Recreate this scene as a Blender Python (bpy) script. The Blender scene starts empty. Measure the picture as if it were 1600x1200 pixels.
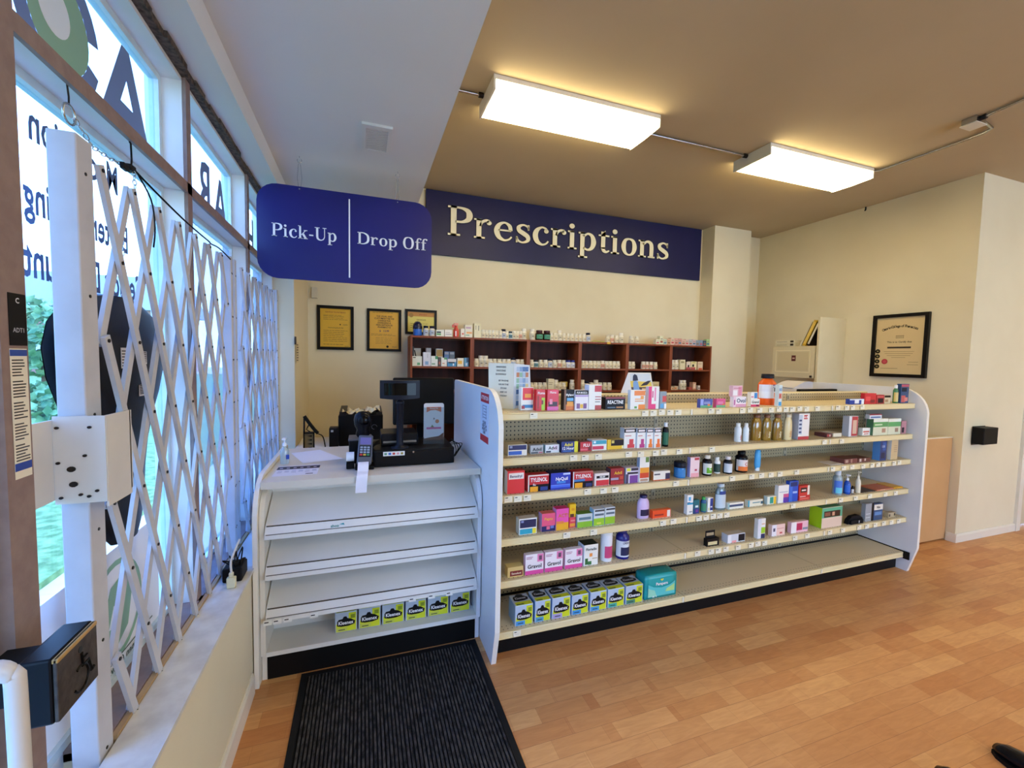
import bpy, bmesh, math, random
from mathutils import Vector, Matrix

# ------------------------------------------------------------------ camera, sky, sun, exposure
scene = bpy.context.scene
COL = scene.collection
PI = math.pi
cam_data = bpy.data.cameras.new('camera')
cam_data.sensor_width = 36.0
cam_data.lens = 668.4 / 1600 * 36.0
cam_data.clip_start = 0.02
cam_data.clip_end = 300
cam = bpy.data.objects.new('camera', cam_data)
COL.objects.link(cam)
CAM_H = 1.586
YAW, PITCH, ROLL = 0.3361, 0.0590, -0.0204
_f = Vector((math.sin(YAW), math.cos(YAW), 0)); _r = Vector((math.cos(YAW), -math.sin(YAW), 0)); _d = Vector((0, 0, -1))
_f2 = _f * math.cos(PITCH) + _d * math.sin(PITCH)
_d2 = _d * math.cos(PITCH) - _f * math.sin(PITCH)
_r3 = _r * math.cos(ROLL) + _d2 * math.sin(ROLL)
_d3 = _d2 * math.cos(ROLL) - _r * math.sin(ROLL)
cam.matrix_world = Matrix(((_r3.x, -_d3.x, -_f2.x, 0), (_r3.y, -_d3.y, -_f2.y, 0), (_r3.z, -_d3.z, -_f2.z, CAM_H), (0, 0, 0, 1)))
scene.camera = cam

world = bpy.data.worlds.new('sky_world')
scene.world = world
world.use_nodes = True
wn = world.node_tree
wn.nodes.clear()
wo = wn.nodes.new('ShaderNodeOutputWorld'); wb = wn.nodes.new('ShaderNodeBackground')
tc = wn.nodes.new('ShaderNodeTexCoord'); sx = wn.nodes.new('ShaderNodeSeparateXYZ'); wr = wn.nodes.new('ShaderNodeValToRGB')
wn.links.new(tc.outputs['Generated'], sx.inputs[0]); wn.links.new(sx.outputs['Z'], wr.inputs[0])
wr.color_ramp.elements[0].position = 0.0; wr.color_ramp.elements[0].color = (0.50, 0.72, 1.0, 1)
wr.color_ramp.elements[1].position = 0.6; wr.color_ramp.elements[1].color = (0.16, 0.36, 1.0, 1)
wn.links.new(wr.outputs[0], wb.inputs[0]); wb.inputs[1].default_value = 5.0
wn.links.new(wb.outputs[0], wo.inputs[0])

sun_d = bpy.data.lights.new('sun', 'SUN'); sun_d.energy = 4.0; sun_d.angle = 0.02; sun_d.color = (1.0, 0.93, 0.82)
sun = bpy.data.objects.new('sun', sun_d); COL.objects.link(sun)
sun.rotation_euler = (math.radians(38), 0, math.radians(125))     # high sun from behind the building: lights the street, not the floor

scene.view_settings.view_transform = 'Standard'
scene.view_settings.look = 'None'
scene.view_settings.gamma = 1.0
scene.view_settings.use_curve_mapping = False
scene.view_settings.exposure = 0.80
scene.cycles.use_denoising = True
scene.cycles.max_bounces = 10
scene.cycles.diffuse_bounces = 5
scene.cycles.transparent_max_bounces = 16
scene.cycles.caustics_reflective = False
scene.cycles.caustics_refractive = False
scene.cycles.sample_clamp_indirect = 6.0
LAMP = 9.0        # strength of the fluorescent lenses
LAMP_COL = (1.0, 0.80, 0.44)

# ------------------------------------------------------------------ materials
def lin(c):
    return c / 12.92 if c <= 0.04045 else ((c + 0.055) / 1.055) ** 2.4
def hexc(h):
    return (lin(int(h[0:2], 16) / 255), lin(int(h[2:4], 16) / 255), lin(int(h[4:6], 16) / 255), 1)
MATS = {}
def paint(h, rough=0.45, metal=0.0, spec=0.5):
    k = ('p', h, rough, metal, spec)
    if k in MATS: return MATS[k]
    m = bpy.data.materials.new('surface_' + h); m.use_nodes = True
    b = m.node_tree.nodes['Principled BSDF']
    b.inputs['Base Color'].default_value = hexc(h); b.inputs['Roughness'].default_value = rough
    b.inputs['Metallic'].default_value = metal; b.inputs['Specular IOR Level'].default_value = spec
    if max(hexc(h)[:3]) < .03 and not metal: b.inputs['Specular IOR Level'].default_value = .18
    MATS[k] = m
    return m
def nodes(name):
    m = bpy.data.materials.new(name); m.use_nodes = True
    return m, m.node_tree, m.node_tree.nodes['Principled BSDF']
def noisy(name, h1, h2, scale=6, rough=0.7, bump=0.05, bscale=120, stretch=(1, 1, 1), spec=0.3, coord='Object'):
    if name in MATS: return MATS[name]
    m, t, b = nodes(name)
    tc = t.nodes.new('ShaderNodeTexCoord'); mp = t.nodes.new('ShaderNodeMapping'); mp.inputs['Scale'].default_value = stretch
    n = t.nodes.new('ShaderNodeTexNoise'); n.inputs['Scale'].default_value = scale; n.inputs['Detail'].default_value = 4
    r = t.nodes.new('ShaderNodeValToRGB'); r.color_ramp.elements[0].position = .35; r.color_ramp.elements[1].position = .65
    r.color_ramp.elements[0].color = hexc(h1); r.color_ramp.elements[1].color = hexc(h2)
    t.links.new(tc.outputs[coord], mp.inputs[0]); t.links.new(mp.outputs[0], n.inputs['Vector']); t.links.new(n.outputs['Fac'], r.inputs[0])
    t.links.new(r.outputs[0], b.inputs['Base Color'])
    b.inputs['Roughness'].default_value = rough; b.inputs['Specular IOR Level'].default_value = spec
    if bump:
        n2 = t.nodes.new('ShaderNodeTexNoise'); n2.inputs['Scale'].default_value = bscale; bp = t.nodes.new('ShaderNodeBump')
        bp.inputs['Strength'].default_value = bump; bp.inputs['Distance'].default_value = .01
        t.links.new(mp.outputs[0], n2.inputs['Vector']); t.links.new(n2.outputs['Fac'], bp.inputs['Height']); t.links.new(bp.outputs[0], b.inputs['Normal'])
    MATS[name] = m
    return m
def math_node(t, op, a, b=None, v=None):
    n = t.nodes.new('ShaderNodeMath'); n.operation = op
    for i, q in enumerate((a, b)):
        if q is None: continue
        if isinstance(q, (int, float)): n.inputs[i].default_value = q
        else: t.links.new(q, n.inputs[i])
    return n.outputs[0]
def perforated(name, h, hole, axes, pitch=0.0254, r=0.0034, bands=None):
    """painted steel with a grid of punched holes in the plane of the two axes; bands limit them along the second axis"""
    if name in MATS: return MATS[name]
    m, t, b = nodes(name)
    tc = t.nodes.new('ShaderNodeTexCoord'); s = t.nodes.new('ShaderNodeSeparateXYZ'); t.links.new(tc.outputs['Object'], s.inputs[0])
    u, v = s.outputs[axes[0]], s.outputs[axes[1]]
    def cell(w):
        a = math_node(t, 'MODULO', math_node(t, 'ADD', w, 500 * pitch), pitch)
        return math_node(t, 'SUBTRACT', a, pitch / 2)
    cu, cv = cell(u), cell(v)
    d = math_node(t, 'SQRT', math_node(t, 'ADD', math_node(t, 'MULTIPLY', cu, cu), math_node(t, 'MULTIPLY', cv, cv)))
    f = math_node(t, 'LESS_THAN', d, r)
    if bands:
        g = None
        for lo, hi in bands:
            q = math_node(t, 'MULTIPLY', math_node(t, 'GREATER_THAN', v, lo), math_node(t, 'LESS_THAN', v, hi))
            g = q if g is None else math_node(t, 'MAXIMUM', g, q)
        f = math_node(t, 'MULTIPLY', f, g)
    mx = t.nodes.new('ShaderNodeMix'); mx.data_type = 'RGBA'
    t.links.new(f, mx.inputs['Factor']); mx.inputs['A'].default_value = hexc(h); mx.inputs['B'].default_value = hexc(hole)
    t.links.new(mx.outputs['Result'], b.inputs['Base Color']); b.inputs['Roughness'].default_value = .5
    MATS[name] = m
    return m
def emit(name, col, strength):
    m = bpy.data.materials.new(name); m.use_nodes = True; t = m.node_tree; t.nodes.clear()
    e = t.nodes.new('ShaderNodeEmission'); e.inputs[0].default_value = (*col, 1); e.inputs[1].default_value = strength
    o = t.nodes.new('ShaderNodeOutputMaterial'); t.links.new(e.outputs[0], o.inputs[0])
    return m
def clear(name, h, rough=.05, mix=.75, gloss=.12):
    """thin clear sheet: mostly lets light through with its tint, reflects a little"""
    k = ('c', name)
    if k in MATS: return MATS[k]
    m = bpy.data.materials.new(name); m.use_nodes = True; t = m.node_tree; t.nodes.clear()
    tr = t.nodes.new('ShaderNodeBsdfTransparent'); tr.inputs[0].default_value = hexc(h)
    gl = t.nodes.new('ShaderNodeBsdfGlossy'); gl.inputs['Roughness'].default_value = rough
    df = t.nodes.new('ShaderNodeBsdfDiffuse'); df.inputs[0].default_value = hexc(h)
    m1 = t.nodes.new('ShaderNodeMixShader'); m1.inputs[0].default_value = mix
    t.links.new(df.outputs[0], m1.inputs[1]); t.links.new(tr.outputs[0], m1.inputs[2])
    m2 = t.nodes.new('ShaderNodeMixShader'); m2.inputs[0].default_value = gloss
    t.links.new(m1.outputs[0], m2.inputs[1]); t.links.new(gl.outputs[0], m2.inputs[2])
    o = t.nodes.new('ShaderNodeOutputMaterial'); t.links.new(m2.outputs[0], o.inputs[0])
    MATS[k] = m
    return m

# ------------------------------------------------------------------ mesh helpers
class MB:
    """collects simple solids and plates; build() links them as one mesh object"""
    def __init__(s): s.v = []; s.f = []; s.m = []; s.mats = []; s.sm = []
    def mi(s, mat):
        if isinstance(mat, str): mat = paint(mat)
        if mat not in s.mats: s.mats.append(mat)
        return s.mats.index(mat)
    def add(s, vs, fs, mat, smooth=False):
        k = len(s.v); i = s.mi(mat)
        s.v += [tuple(v) for v in vs]
        for f in fs: s.f.append([k + a for a in f]); s.m.append(i); s.sm.append(smooth)
        return s
    def box(s, x0, x1, y0, y1, z0, z1, mat, front=None, top=None, side=None):
        vs = [(x0, y0, z0), (x1, y0, z0), (x1, y1, z0), (x0, y1, z0), (x0, y0, z1), (x1, y0, z1), (x1, y1, z1), (x0, y1, z1)]
        s.add(vs, [(3, 2, 1, 0), (2, 3, 7, 6)], mat)
        s.add(vs, [(4, 5, 6, 7)], top or mat); s.add(vs, [(0, 1, 5, 4)], front or mat)
        s.add(vs, [(1, 2, 6, 5), (3, 0, 4, 7)], side or mat)
        return s
    def cbox(s, x0, x1, y0, y1, z0, z1, mat, c=.004):
        """box with chamfered edges"""
        bm = bmesh.new(); bmesh.ops.create_cube(bm, size=1)
        for v in bm.verts: v.co = Vector(((x0 + x1) / 2 + v.co.x * (x1 - x0), (y0 + y1) / 2 + v.co.y * (y1 - y0), (z0 + z1) / 2 + v.co.z * (z1 - z0)))
        bmesh.ops.bevel(bm, geom=bm.edges[:], offset=c, segments=2, affect='EDGES', profile=.5)
        s.bm(bm, mat); return s
    def bm(s, bm, mat, smooth=False, M=None):
        bm.verts.ensure_lookup_table()
        vs = [(M @ v.co if M else v.co) for v in bm.verts]
        s.add(vs, [[v.index for v in f.verts] for f in bm.faces], mat, smooth); bm.free(); return s
    def quad(s, a, b, c, d, mat): return s.add([a, b, c, d], [(0, 1, 2, 3)], mat)
    def prism(s, pts, axis, a0, a1, mat, edge=None):
        """polygon pts (2d) extruded along axis x, y or z"""
        n = len(pts)
        def P(p, a): return {'x': (a, p[0], p[1]), 'y': (p[0], a, p[1]), 'z': (p[0], p[1], a)}[axis]
        vs = [P(p, a0) for p in pts] + [P(p, a1) for p in pts]
        s.add(vs, [list(range(n))[::-1], list(range(n, 2 * n))], mat)
        s.add(vs, [(i, (i + 1) % n, n + (i + 1) % n, n + i) for i in range(n)], edge or mat)
        return s
    def lathe(s, prof, cx, cy, mat, seg=20, z=0, sx=1, sy=1, smooth=True, caps=True):
        k = len(prof); vs = []; fs = []
        for i in range(seg):
            a = 2 * PI * i / seg
            for r, h in prof: vs.append((cx + r * sx * math.cos(a), cy + r * sy * math.sin(a), z + h))
        for i in range(seg):
            j = (i + 1) % seg
            for q in range(k - 1): fs.append((i * k + q, j * k + q, j * k + q + 1, i * k + q + 1))
        s.add(vs, fs, mat, smooth)
        if caps:
            s.add(vs, [[i * k for i in range(seg)][::-1], [i * k + k - 1 for i in range(seg)]], mat)
        return s
    def tube(s, pts, r, mat, seg=8, smooth=True):
        pts = [Vector(p) for p in pts]; vs = []; fs = []; n = len(pts); up = None
        for i, p in enumerate(pts):
            d = (pts[min(i + 1, n - 1)] - pts[max(i - 1, 0)]).normalized()
            if up is None: up = Vector((0, 0, 1)) if abs(d.z) < .9 else Vector((1, 0, 0))
            a = (up - d * up.dot(d)); a = a.normalized() if a.length > 1e-6 else d.orthogonal().normalized(); b = d.cross(a); up = a
            for k in range(seg):
                t = 2 * PI * k / seg; vs.append(p + a * (r * math.cos(t)) + b * (r * math.sin(t)))
        for i in range(n - 1):
            for k in range(seg):
                l = (k + 1) % seg; fs.append((i * seg + k, i * seg + l, (i + 1) * seg + l, (i + 1) * seg + k))
        s.add(vs, fs, mat, smooth); s.add(vs, [list(range(seg))[::-1], list(range((n - 1) * seg, n * seg))], mat); return s
    def text(s, txt, size, o, u, v, mat, align='c', depth=0, maxw=None, sx=1.0):
        """flat letters; o = centre (or left end) of the baseline, u = reading direction, v = up"""
        vs, fs, w = letters(txt)
        k = size; kx = size * sx
        if maxw and w * kx > maxw: kx = maxw / w
        off = {'c': -w * kx / 2, 'l': 0, 'r': -w * kx}[align]
        u = Vector(u); v = Vector(v); o = Vector(o)
        s.add([o + u * (p[0] * kx + off) + v * (p[1] * k) for p in vs], fs, mat)
        return s
    def build(s, name, parent=None, org=None, kind=None, recalc=False):
        """world-coordinate geometry -> object; parent's world origin (or org) becomes the local origin"""
        o0 = Vector(org) if org is not None else (WL[parent.name].copy() if parent is not None else Vector((0, 0, 0)))
        me = bpy.data.meshes.new(name)
        me.from_pydata([tuple(Vector(v) - o0) for v in s.v], [], s.f)
        for m in s.mats: me.materials.append(m)
        me.polygons.foreach_set('material_index', s.m); me.polygons.foreach_set('use_smooth', s.sm)
        me.update()
        if recalc:
            b = bmesh.new(); b.from_mesh(me); bmesh.ops.recalc_face_normals(b, faces=b.faces); b.to_mesh(me); b.free()
        ob = bpy.data.objects.new(name, me); COL.objects.link(ob)
        if parent is not None: ob.parent = parent
        else: ob.location = o0
        WL[ob.name] = o0
        if kind: ob['kind'] = kind
        return ob
WL = {}
_LET = {}
def letters(txt):
    if txt not in _LET:
        cu = bpy.data.curves.new('tmp_text', 'FONT'); cu.body = txt; cu.size = 1.0; cu.resolution_u = 2
        cu.offset = 0.02
        ob = bpy.data.objects.new('tmp_text', cu); COL.objects.link(ob)
        bpy.context.view_layer.update()
        me = bpy.data.meshes.new_from_object(ob.evaluated_get(bpy.context.evaluated_depsgraph_get()))
        vs = [(v.co.x, v.co.y) for v in me.vertices]; fs = [list(p.vertices) for p in me.polygons]
        x0 = min(v[0] for v in vs); x1 = max(v[0] for v in vs)
        _LET[txt] = ([(x - x0, y) for x, y in vs], fs, x1 - x0)
        bpy.data.objects.remove(ob); bpy.data.curves.remove(cu); bpy.data.meshes.remove(me)
    return _LET[txt]
def thing(name, label, cat, loc=(0, 0, 0), group=None, kind=None):
    o = bpy.data.objects.new(name, None); COL.objects.link(o); o.location = loc; o.empty_display_size = .05
    WL[o.name] = Vector(loc)
    if kind: o['kind'] = kind
    else: tag(o, label, cat, group)
    return o
def tag(o, label, cat, group=None):
    o['label'] = label; o['category'] = cat
    if group: o['group'] = group
    return o
def dup(root, loc, label=None, group=None):
    r = root.copy(); COL.objects.link(r); r.location = loc; WL[r.name] = Vector(loc)
    if label: r['label'] = label
    if group: r['group'] = group
    for ch in list(root.children):
        c = ch.copy(); COL.objects.link(c); c.parent = r
        for g in ch.children:
            d = g.copy(); COL.objects.link(d); d.parent = c
    return r
def part(mb, name, parent, label=None):
    o = mb.build(name, parent)
    if label: o['label'] = label
    return o
def struct(mb, name): return mb.build(name, kind='structure')
def rrect(x0, x1, z0, z1, r, n=6, corners=(1, 1, 1, 1)):
    """rounded rectangle, corners: bl, br, tr, tl"""
    pts = []
    for (cx, cz, a0, c) in ((x0 + r, z0 + r, PI, 0), (x1 - r, z0 + r, 1.5 * PI, 1), (x1 - r, z1 - r, 0, 2), (x0 + r, z1 - r, .5 * PI, 3)):
        if corners[c]:
            for i in range(n + 1): a = a0 + .5 * PI * i / n; pts.append((cx + r * math.cos(a), cz + r * math.sin(a)))
        else: pts.append((cx + (r if c in (1, 2) else -r), cz + (r if c in (2, 3) else -r)))
    return pts

# ---- serif letterforms for the two pharmacy signs, drawn as stems, slabs and tapering strokes (em units)
def cr(pts, n=6):
    out = []
    P = [pts[0]] + list(pts) + [pts[-1]]
    for i in range(1, len(P) - 2):
        for k in range(n):
            t = k / n
            out.append(tuple(.5 * ((2 * P[i][j]) + (-P[i - 1][j] + P[i + 1][j]) * t + (2 * P[i - 1][j] - 5 * P[i][j] + 4 * P[i + 1][j] - P[i + 2][j]) * t * t + (-P[i - 1][j] + 3 * P[i][j] - 3 * P[i + 1][j] + P[i + 2][j]) * t ** 3) for j in range(3)))
    out.append(pts[-1]); return out
SER = {
 'P': (.56, [('r', .08, 0, .19, .7), ('r', .02, 0, .27, .035), ('r', .02, .665, .2, .7), ('s', [(.17, .68, .04), (.32, .675, .05), (.44, .62, .10), (.475, .515, .125), (.44, .41, .10), (.32, .345, .05), (.17, .335, .04)])]),
 'r': (.43, [('r', .07, 0, .17, .47), ('r', .02, 0, .25, .033), ('r', .02, .44, .17, .473), ('s', [(.15, .30, .04), (.19, .40, .05), (.27, .45, .06), (.34, .43, .08)]), ('d', .345, .40, .052)]),
 'e': (.49, [('s', [(.12, .265, .032), (.42, .265, .032)]), ('s', [(.405, .27, .08), (.38, .39, .075), (.26, .46, .038), (.135, .385, .085), (.09, .24, .115), (.14, .09, .095), (.26, .018, .045), (.37, .05, .035), (.43, .12, .028)])]),
 's': (.41, [('s', [(.335, .36, .03), (.31, .43, .04), (.205, .463, .036), (.105, .40, .075), (.12, .31, .095), (.22, .245, .105), (.315, .175, .095), (.32, .075, .07), (.20, .014, .036), (.09, .055, .04), (.06, .135, .03)]), ('r', .32, .34, .35, .47), ('r', .045, .005, .075, .15)]),
 'c': (.45, [('s', [(.37, .40, .04), (.33, .445, .04), (.24, .463, .036), (.13, .38, .09), (.09, .24, .115), (.135, .09, .10), (.25, .018, .045), (.35, .05, .035), (.405, .12, .028)]), ('d', .355, .375, .05)]),
 'o': (.50, [('s', [(.25, .463, .036), (.36, .41, .075), (.405, .24, .115), (.36, .07, .075), (.25, .012, .036), (.14, .07, .075), (.095, .24, .115), (.14, .41, .075), (.25, .463, .036)])]),
 'i': (.27, [('r', .07, 0, .17, .47), ('r', .02, 0, .24, .033), ('r', .02, .44, .17, .473), ('d', .115, .605, .062)]),
 'p': (.53, [('r', .07, -.2, .17, .47), ('r', .02, -.2, .25, -.167), ('r', .02, .44, .17, .473), ('s', [(.15, .37, .05), (.26, .455, .045), (.37, .40, .085), (.415, .24, .12), (.37, .08, .085), (.26, .018, .045), (.15, .07, .05)])]),
 't': (.34, [('r', .09, .1, .19, .56), ('p', [(.09, .47), (.19, .47), (.19, .60)]), ('r', .02, .44, .30, .475), ('s', [(.14, .14, .10), (.16, .05, .08), (.23, .018, .05), (.31, .06, .028)])]),
 'n': (.53, [('r', .07, 0, .17, .47), ('r', .02, 0, .235, .033), ('r', .02, .44, .17, .473), ('s', [(.15, .35, .05), (.25, .445, .055), (.345, .43, .08), (.395, .33, .10), (.395, .02, .10)]), ('r', .30, 0, .49, .033)]),
 'k': (.52, [('r', .07, 0, .17, .70), ('r', .02, 0, .24, .033), ('r', .02, .667, .17, .70), ('s', [(.17, .20, .03), (.39, .455, .034)]), ('p', [(.20, .25), (.28, .34), (.47, .01), (.35, .01)]), ('r', .30, .44, .48, .473), ('r', .29, 0, .50, .033)]),
 'U': (.66, [('r', .09, .2, .20, .7), ('r', .50, .2, .54, .7), ('s', [(.145, .22, .11), (.18, .09, .10), (.32, .018, .05), (.46, .08, .045), (.52, .22, .04)]), ('r', .02, .665, .27, .7), ('r', .42, .665, .62, .7)]),
 'D': (.68, [('r', .08, 0, .19, .7), ('r', .02, 0, .2, .035), ('r', .02, .665, .2, .7), ('s', [(.17, .68, .04), (.36, .665, .06), (.53, .55, .105), (.575, .35, .12), (.53, .15, .105), (.36, .035, .06), (.17, .02, .04)])]),
 'O': (.68, [('s', [(.33, .70, .04), (.50, .62, .09), (.565, .35, .125), (.50, .08, .09), (.33, 0, .04), (.16, .08, .09), (.095, .35, .125), (.16, .62, .09), (.33, .70, .04)])]),
 'f': (.33, [('r', .09, 0, .19, .56), ('s', [(.14, .54, .10), (.165, .65, .075), (.25, .695, .045), (.32, .68, .05)]), ('d', .325, .655, .045), ('r', .02, .44, .29, .475), ('r', .03, 0, .27, .033)]),
 '-': (.31, [('r', .05, .2, .26, .265)]), ' ': (.24, []),
}
def serif(mb, txt, em, x, z, y0, y1, mat, sx=1.0, grow=0.0):
    """letters standing on plane y (front at y0), starting at x, baseline z"""
    for ch in txt:
        adv, prims = SER[ch]
        def P(p): return (x + p[0] * em * sx, z + p[1] * em)
        g = grow
        for pr in prims:
            if pr[0] == 'r':
                _, a, b, c, d = pr
                mb.prism([P((a - g, b - g)), P((c + g, b - g)), P((c + g, d + g)), P((a - g, d + g))], 'y', y0, y1, mat)
            elif pr[0] == 'p':
                cx = sum(p[0] for p in pr[1]) / len(pr[1]); cz = sum(p[1] for p in pr[1]) / len(pr[1])
                mb.prism([P((p[0] + (g if p[0] > cx else -g), p[1] + (g if p[1] > cz else -g))) for p in pr[1]], 'y', y0, y1, mat)
            elif pr[0] == 'd':
                _, cx, cz, r = pr
                mb.prism([P((cx + (r + g) * math.cos(a * PI / 8), cz + (r + g) * math.sin(a * PI / 8))) for a in range(16)], 'y', y0, y1, mat)
            else:
                q = cr(pr[1]) if len(pr[1]) > 2 else pr[1]
                L = []; R = []
                for i, (a, b, w) in enumerate(q):
                    a0, b0 = q[max(i - 1, 0)][:2]; a1, b1 = q[min(i + 1, len(q) - 1)][:2]
                    dx, dz = a1 - a0, b1 - b0; l = math.hypot(dx, dz) or 1; nx, nz = -dz / l, dx / l; h = w / 2 + g
                    L.append(P((a + nx * h, b + nz * h))); R.append(P((a - nx * h, b - nz * h)))
                n = len(L)
                vs = [(p[0], y0, p[1]) for p in L] + [(p[0], y0, p[1]) for p in R] + [(p[0], y1, p[1]) for p in L] + [(p[0], y1, p[1]) for p in R]
                fs = [(i, i + 1, n + i + 1, n + i) for i in range(n - 1)]
                fs += [(i, 2 * n + i, 2 * n + i + 1, i + 1) for i in range(n - 1)] + [(n + i, n + i + 1, 3 * n + i + 1, 3 * n + i) for i in range(n - 1)]
                fs += [(0, n, 3 * n, 2 * n), (n - 1, 3 * n - 1, 4 * n - 1, 2 * n - 1)]
                mb.add(vs, fs, mat)
        x += adv * em * sx
    return x

# ------------------------------------------------------------------ common surfaces
WALL = noisy('wall_paint', 'dfd4b6', 'e4dabd', scale=2, rough=.75, bump=.03, bscale=200)
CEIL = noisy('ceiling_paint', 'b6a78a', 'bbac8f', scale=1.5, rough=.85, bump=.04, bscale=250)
BULK = noisy('bulkhead_paint', 'dedcd6', 'e2e0da', scale=1.5, rough=.8, bump=.03, bscale=250)
TRIMW = noisy('white_board', 'dcdad6', 'e4e2de', scale=5, rough=.5, bump=.02)
BROWN = noisy('brown_frame', '86706a', '927c74', scale=30, rough=.5, bump=.03)
LAM = noisy('white_laminate', 'e4e4e6', 'eaeaea', scale=3, rough=.32, bump=.01, spec=.5)
CREAM = noisy('cream_laminate', 'e2dccd', 'e8e2d4', scale=3, rough=.4, bump=.01, spec=.5)
STEEL = paint('dccaa0', .45)
STEELD = paint('d2c09a', .45)
BLACK = paint('0c0b0c', .55)
CHROME = paint('b9bcc0', .25, 1.0)
DARKMETAL = paint('33302f', .4, .8)

def floor_mat():
    m, t, b = nodes('maple_laminate')
    tc = t.nodes.new('ShaderNodeTexCoord'); mp = t.nodes.new('ShaderNodeMapping')
    t.links.new(tc.outputs['Object'], mp.inputs[0]); mp.inputs['Location'].default_value = (.13, .04, 0)
    def brick(w, h, off, c1, c2):
        br = t.nodes.new('ShaderNodeTexBrick'); br.inputs['Scale'].default_value = 1
        br.inputs['Brick Width'].default_value = w; br.inputs['Row Height'].default_value = h
        br.inputs['Mortar Size'].default_value = .0006; br.inputs['Mortar Smooth'].default_value = 0; br.offset = off; br.offset_frequency = 2
        br.inputs['Color1'].default_value = hexc(c1); br.inputs['Color2'].default_value = hexc(c2); br.inputs['Mortar'].default_value = hexc('94613f')
        t.links.new(mp.outputs[0], br.inputs['Vector']); return br
    b1 = brick(.37, .0875, .37, 'c48650', 'd9a468'); b2 = brick(.29, .0875, .61, 'bd7c48', 'e6b477')
    mx = t.nodes.new('ShaderNodeMix'); mx.data_type = 'RGBA'; mx.inputs['Factor'].default_value = .5
    t.links.new(b1.outputs[0], mx.inputs['A']); t.links.new(b2.outputs[0], mx.inputs['B'])
    mp2 = t.nodes.new('ShaderNodeMapping'); mp2.inputs['Scale'].default_value = (2.5, 16, 1); t.links.new(tc.outputs['Object'], mp2.inputs[0])
    n = t.nodes.new('ShaderNodeTexNoise'); n.inputs['Scale'].default_value = 3; n.inputs['Detail'].default_value = 6; n.inputs['Distortion'].default_value = 1.2
    t.links.new(mp2.outputs[0], n.inputs['Vector'])
    r = t.nodes.new('ShaderNodeValToRGB'); r.color_ramp.elements[0].position = .3; r.color_ramp.elements[1].position = .7
    r.color_ramp.elements[0].color = (.72, .62, .55, 1); r.color_ramp.elements[1].color = (1, 1, 1, 1); t.links.new(n.outputs['Fac'], r.inputs[0])
    m2 = t.nodes.new('ShaderNodeMix'); m2.data_type = 'RGBA'; m2.blend_type = 'MULTIPLY'; m2.inputs['Factor'].default_value = .55
    t.links.new(mx.outputs['Result'], m2.inputs['A']); t.links.new(r.outputs[0], m2.inputs['B'])
    t.links.new(m2.outputs['Result'], b.inputs['Base Color'])
    b.inputs['Roughness'].default_value = .42; b.inputs['Specular IOR Level'].default_value = .35
    return m

# ------------------------------------------------------------------ room shell
WX = -.49            # room face of the window wall
GX = -.62            # brown window grid
GLX = -.71           # glass
ZC = 3.281           # ceiling
YB = 4.48            # back wall
struct(MB().box(-.49, 9, -4.6, YB, -.06, 0, floor_mat()), 'floor')
struct(MB().box(-.49, 9, -4.6, YB, ZC, ZC + .1, CEIL), 'ceiling')
struct(MB().box(-.76, 5.5, YB, YB + .12, 0, ZC + .1, WALL), 'wall_back')
# bulkhead along the window side, with the window wall's upper band under it
struct(MB().box(-.49, .388, -4.6, YB, 2.725, ZC, BULK), 'wall_bulkhead')
up = MB(); up.box(-.76, WX, -4.6, YB, 2.62, ZC + .1, BULK)
struct(up, 'wall_left_header')
lw = MB()
lw.box(-.76, WX, 1.318, 3.62, -.06, .575, WALL)
lw.box(-.600, WX, 1.12, 1.318, -.06, .575, WALL)
struct(lw, 'wall_left_sill')
struct(MB().box(-.76, WX, 3.62, YB, -.06, 2.62, WALL), 'wall_left_back')          # solid wall beyond the windows
struct(MB().box(-.76, WX, -4.6, -2.3, -.06, 2.62, WALL), 'wall_left_front')
struct(MB().box(-.76, WX, -.42, .02, -.06, 2.62, WALL), 'wall_left_pier')
# sill board with its raised inner ridge and printed flyer edge
sl = MB()
sl.box(-.597, WX + .012, 1.13, 2.245, .575, .589, noisy('sill_paint', 'dedbd2', 'c9c4ba', scale=14, rough=.4, bump=.02))
sl.box(-.595, WX - .002, 2.245, 3.62, .575, .589, TRIMW)
sl.box(-.612, -.598, 1.318, 3.62, .575, .597, noisy('ridge_wood', 'a98a62', 'b6976c', scale=12, rough=.6))
struct(sl, 'trim_1')
bb = MB()
bb.prism([(WX + .001, 0), (WX + .014, 0), (WX + .014, .085), (WX + .008, .1), (WX + .001, .1)], 'y', .02, 2.19, CREAM)
struct(bb, 'baseboard_left')

# right-hand block: wall behind the counter with the certificate, its street end facing the shop, and the room beyond
rw = MB(); rw.box(5.085, 5.25, 2.258, YB, 0, ZC, WALL); struct(rw, 'wall_right')
rf = MB(); rf.box(5.25, 6.06, 2.258, 2.4, 0, ZC, WALL); rf.box(7.0, 9, 2.258, 2.4, 0, ZC, WALL); rf.box(6.06, 7.0, 2.258, 2.4, 2.15, ZC, WALL)
struct(rf, 'wall_right_front')
d2 = MB(); d2.box(6.1, 6.96, 2.30, 2.34, .02, 2.12, noisy('door_paint', 'cfc4a8', 'd4c9ae', rough=.5)); d2o = struct(d2, 'door_2')
k = MB(); k.lathe([(.0, 0), (.03, 0), (.03, .02), (.012, .025), (.012, .05), (.028, .06), (.028, .08), (0, .09)], 0, 0, CHROME, caps=False)
kk = MB(); kk.add([(6.88 + v[0], 2.30 - v[2], 1.0 + v[1]) for v in k.v], k.f, CHROME, True); part(kk, 'door_knob', d2o)
tr = MB(); tr.box(6.035, 6.1, 2.235, 2.262, 0, 2.16, CREAM); tr.box(6.96, 7.03, 2.235, 2.262, 0, 2.16, CREAM); tr.box(6.035, 7.03, 2.235, 2.262, 2.16, 2.23, CREAM)
struct(tr, 'trim_2')
br = MB()
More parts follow.
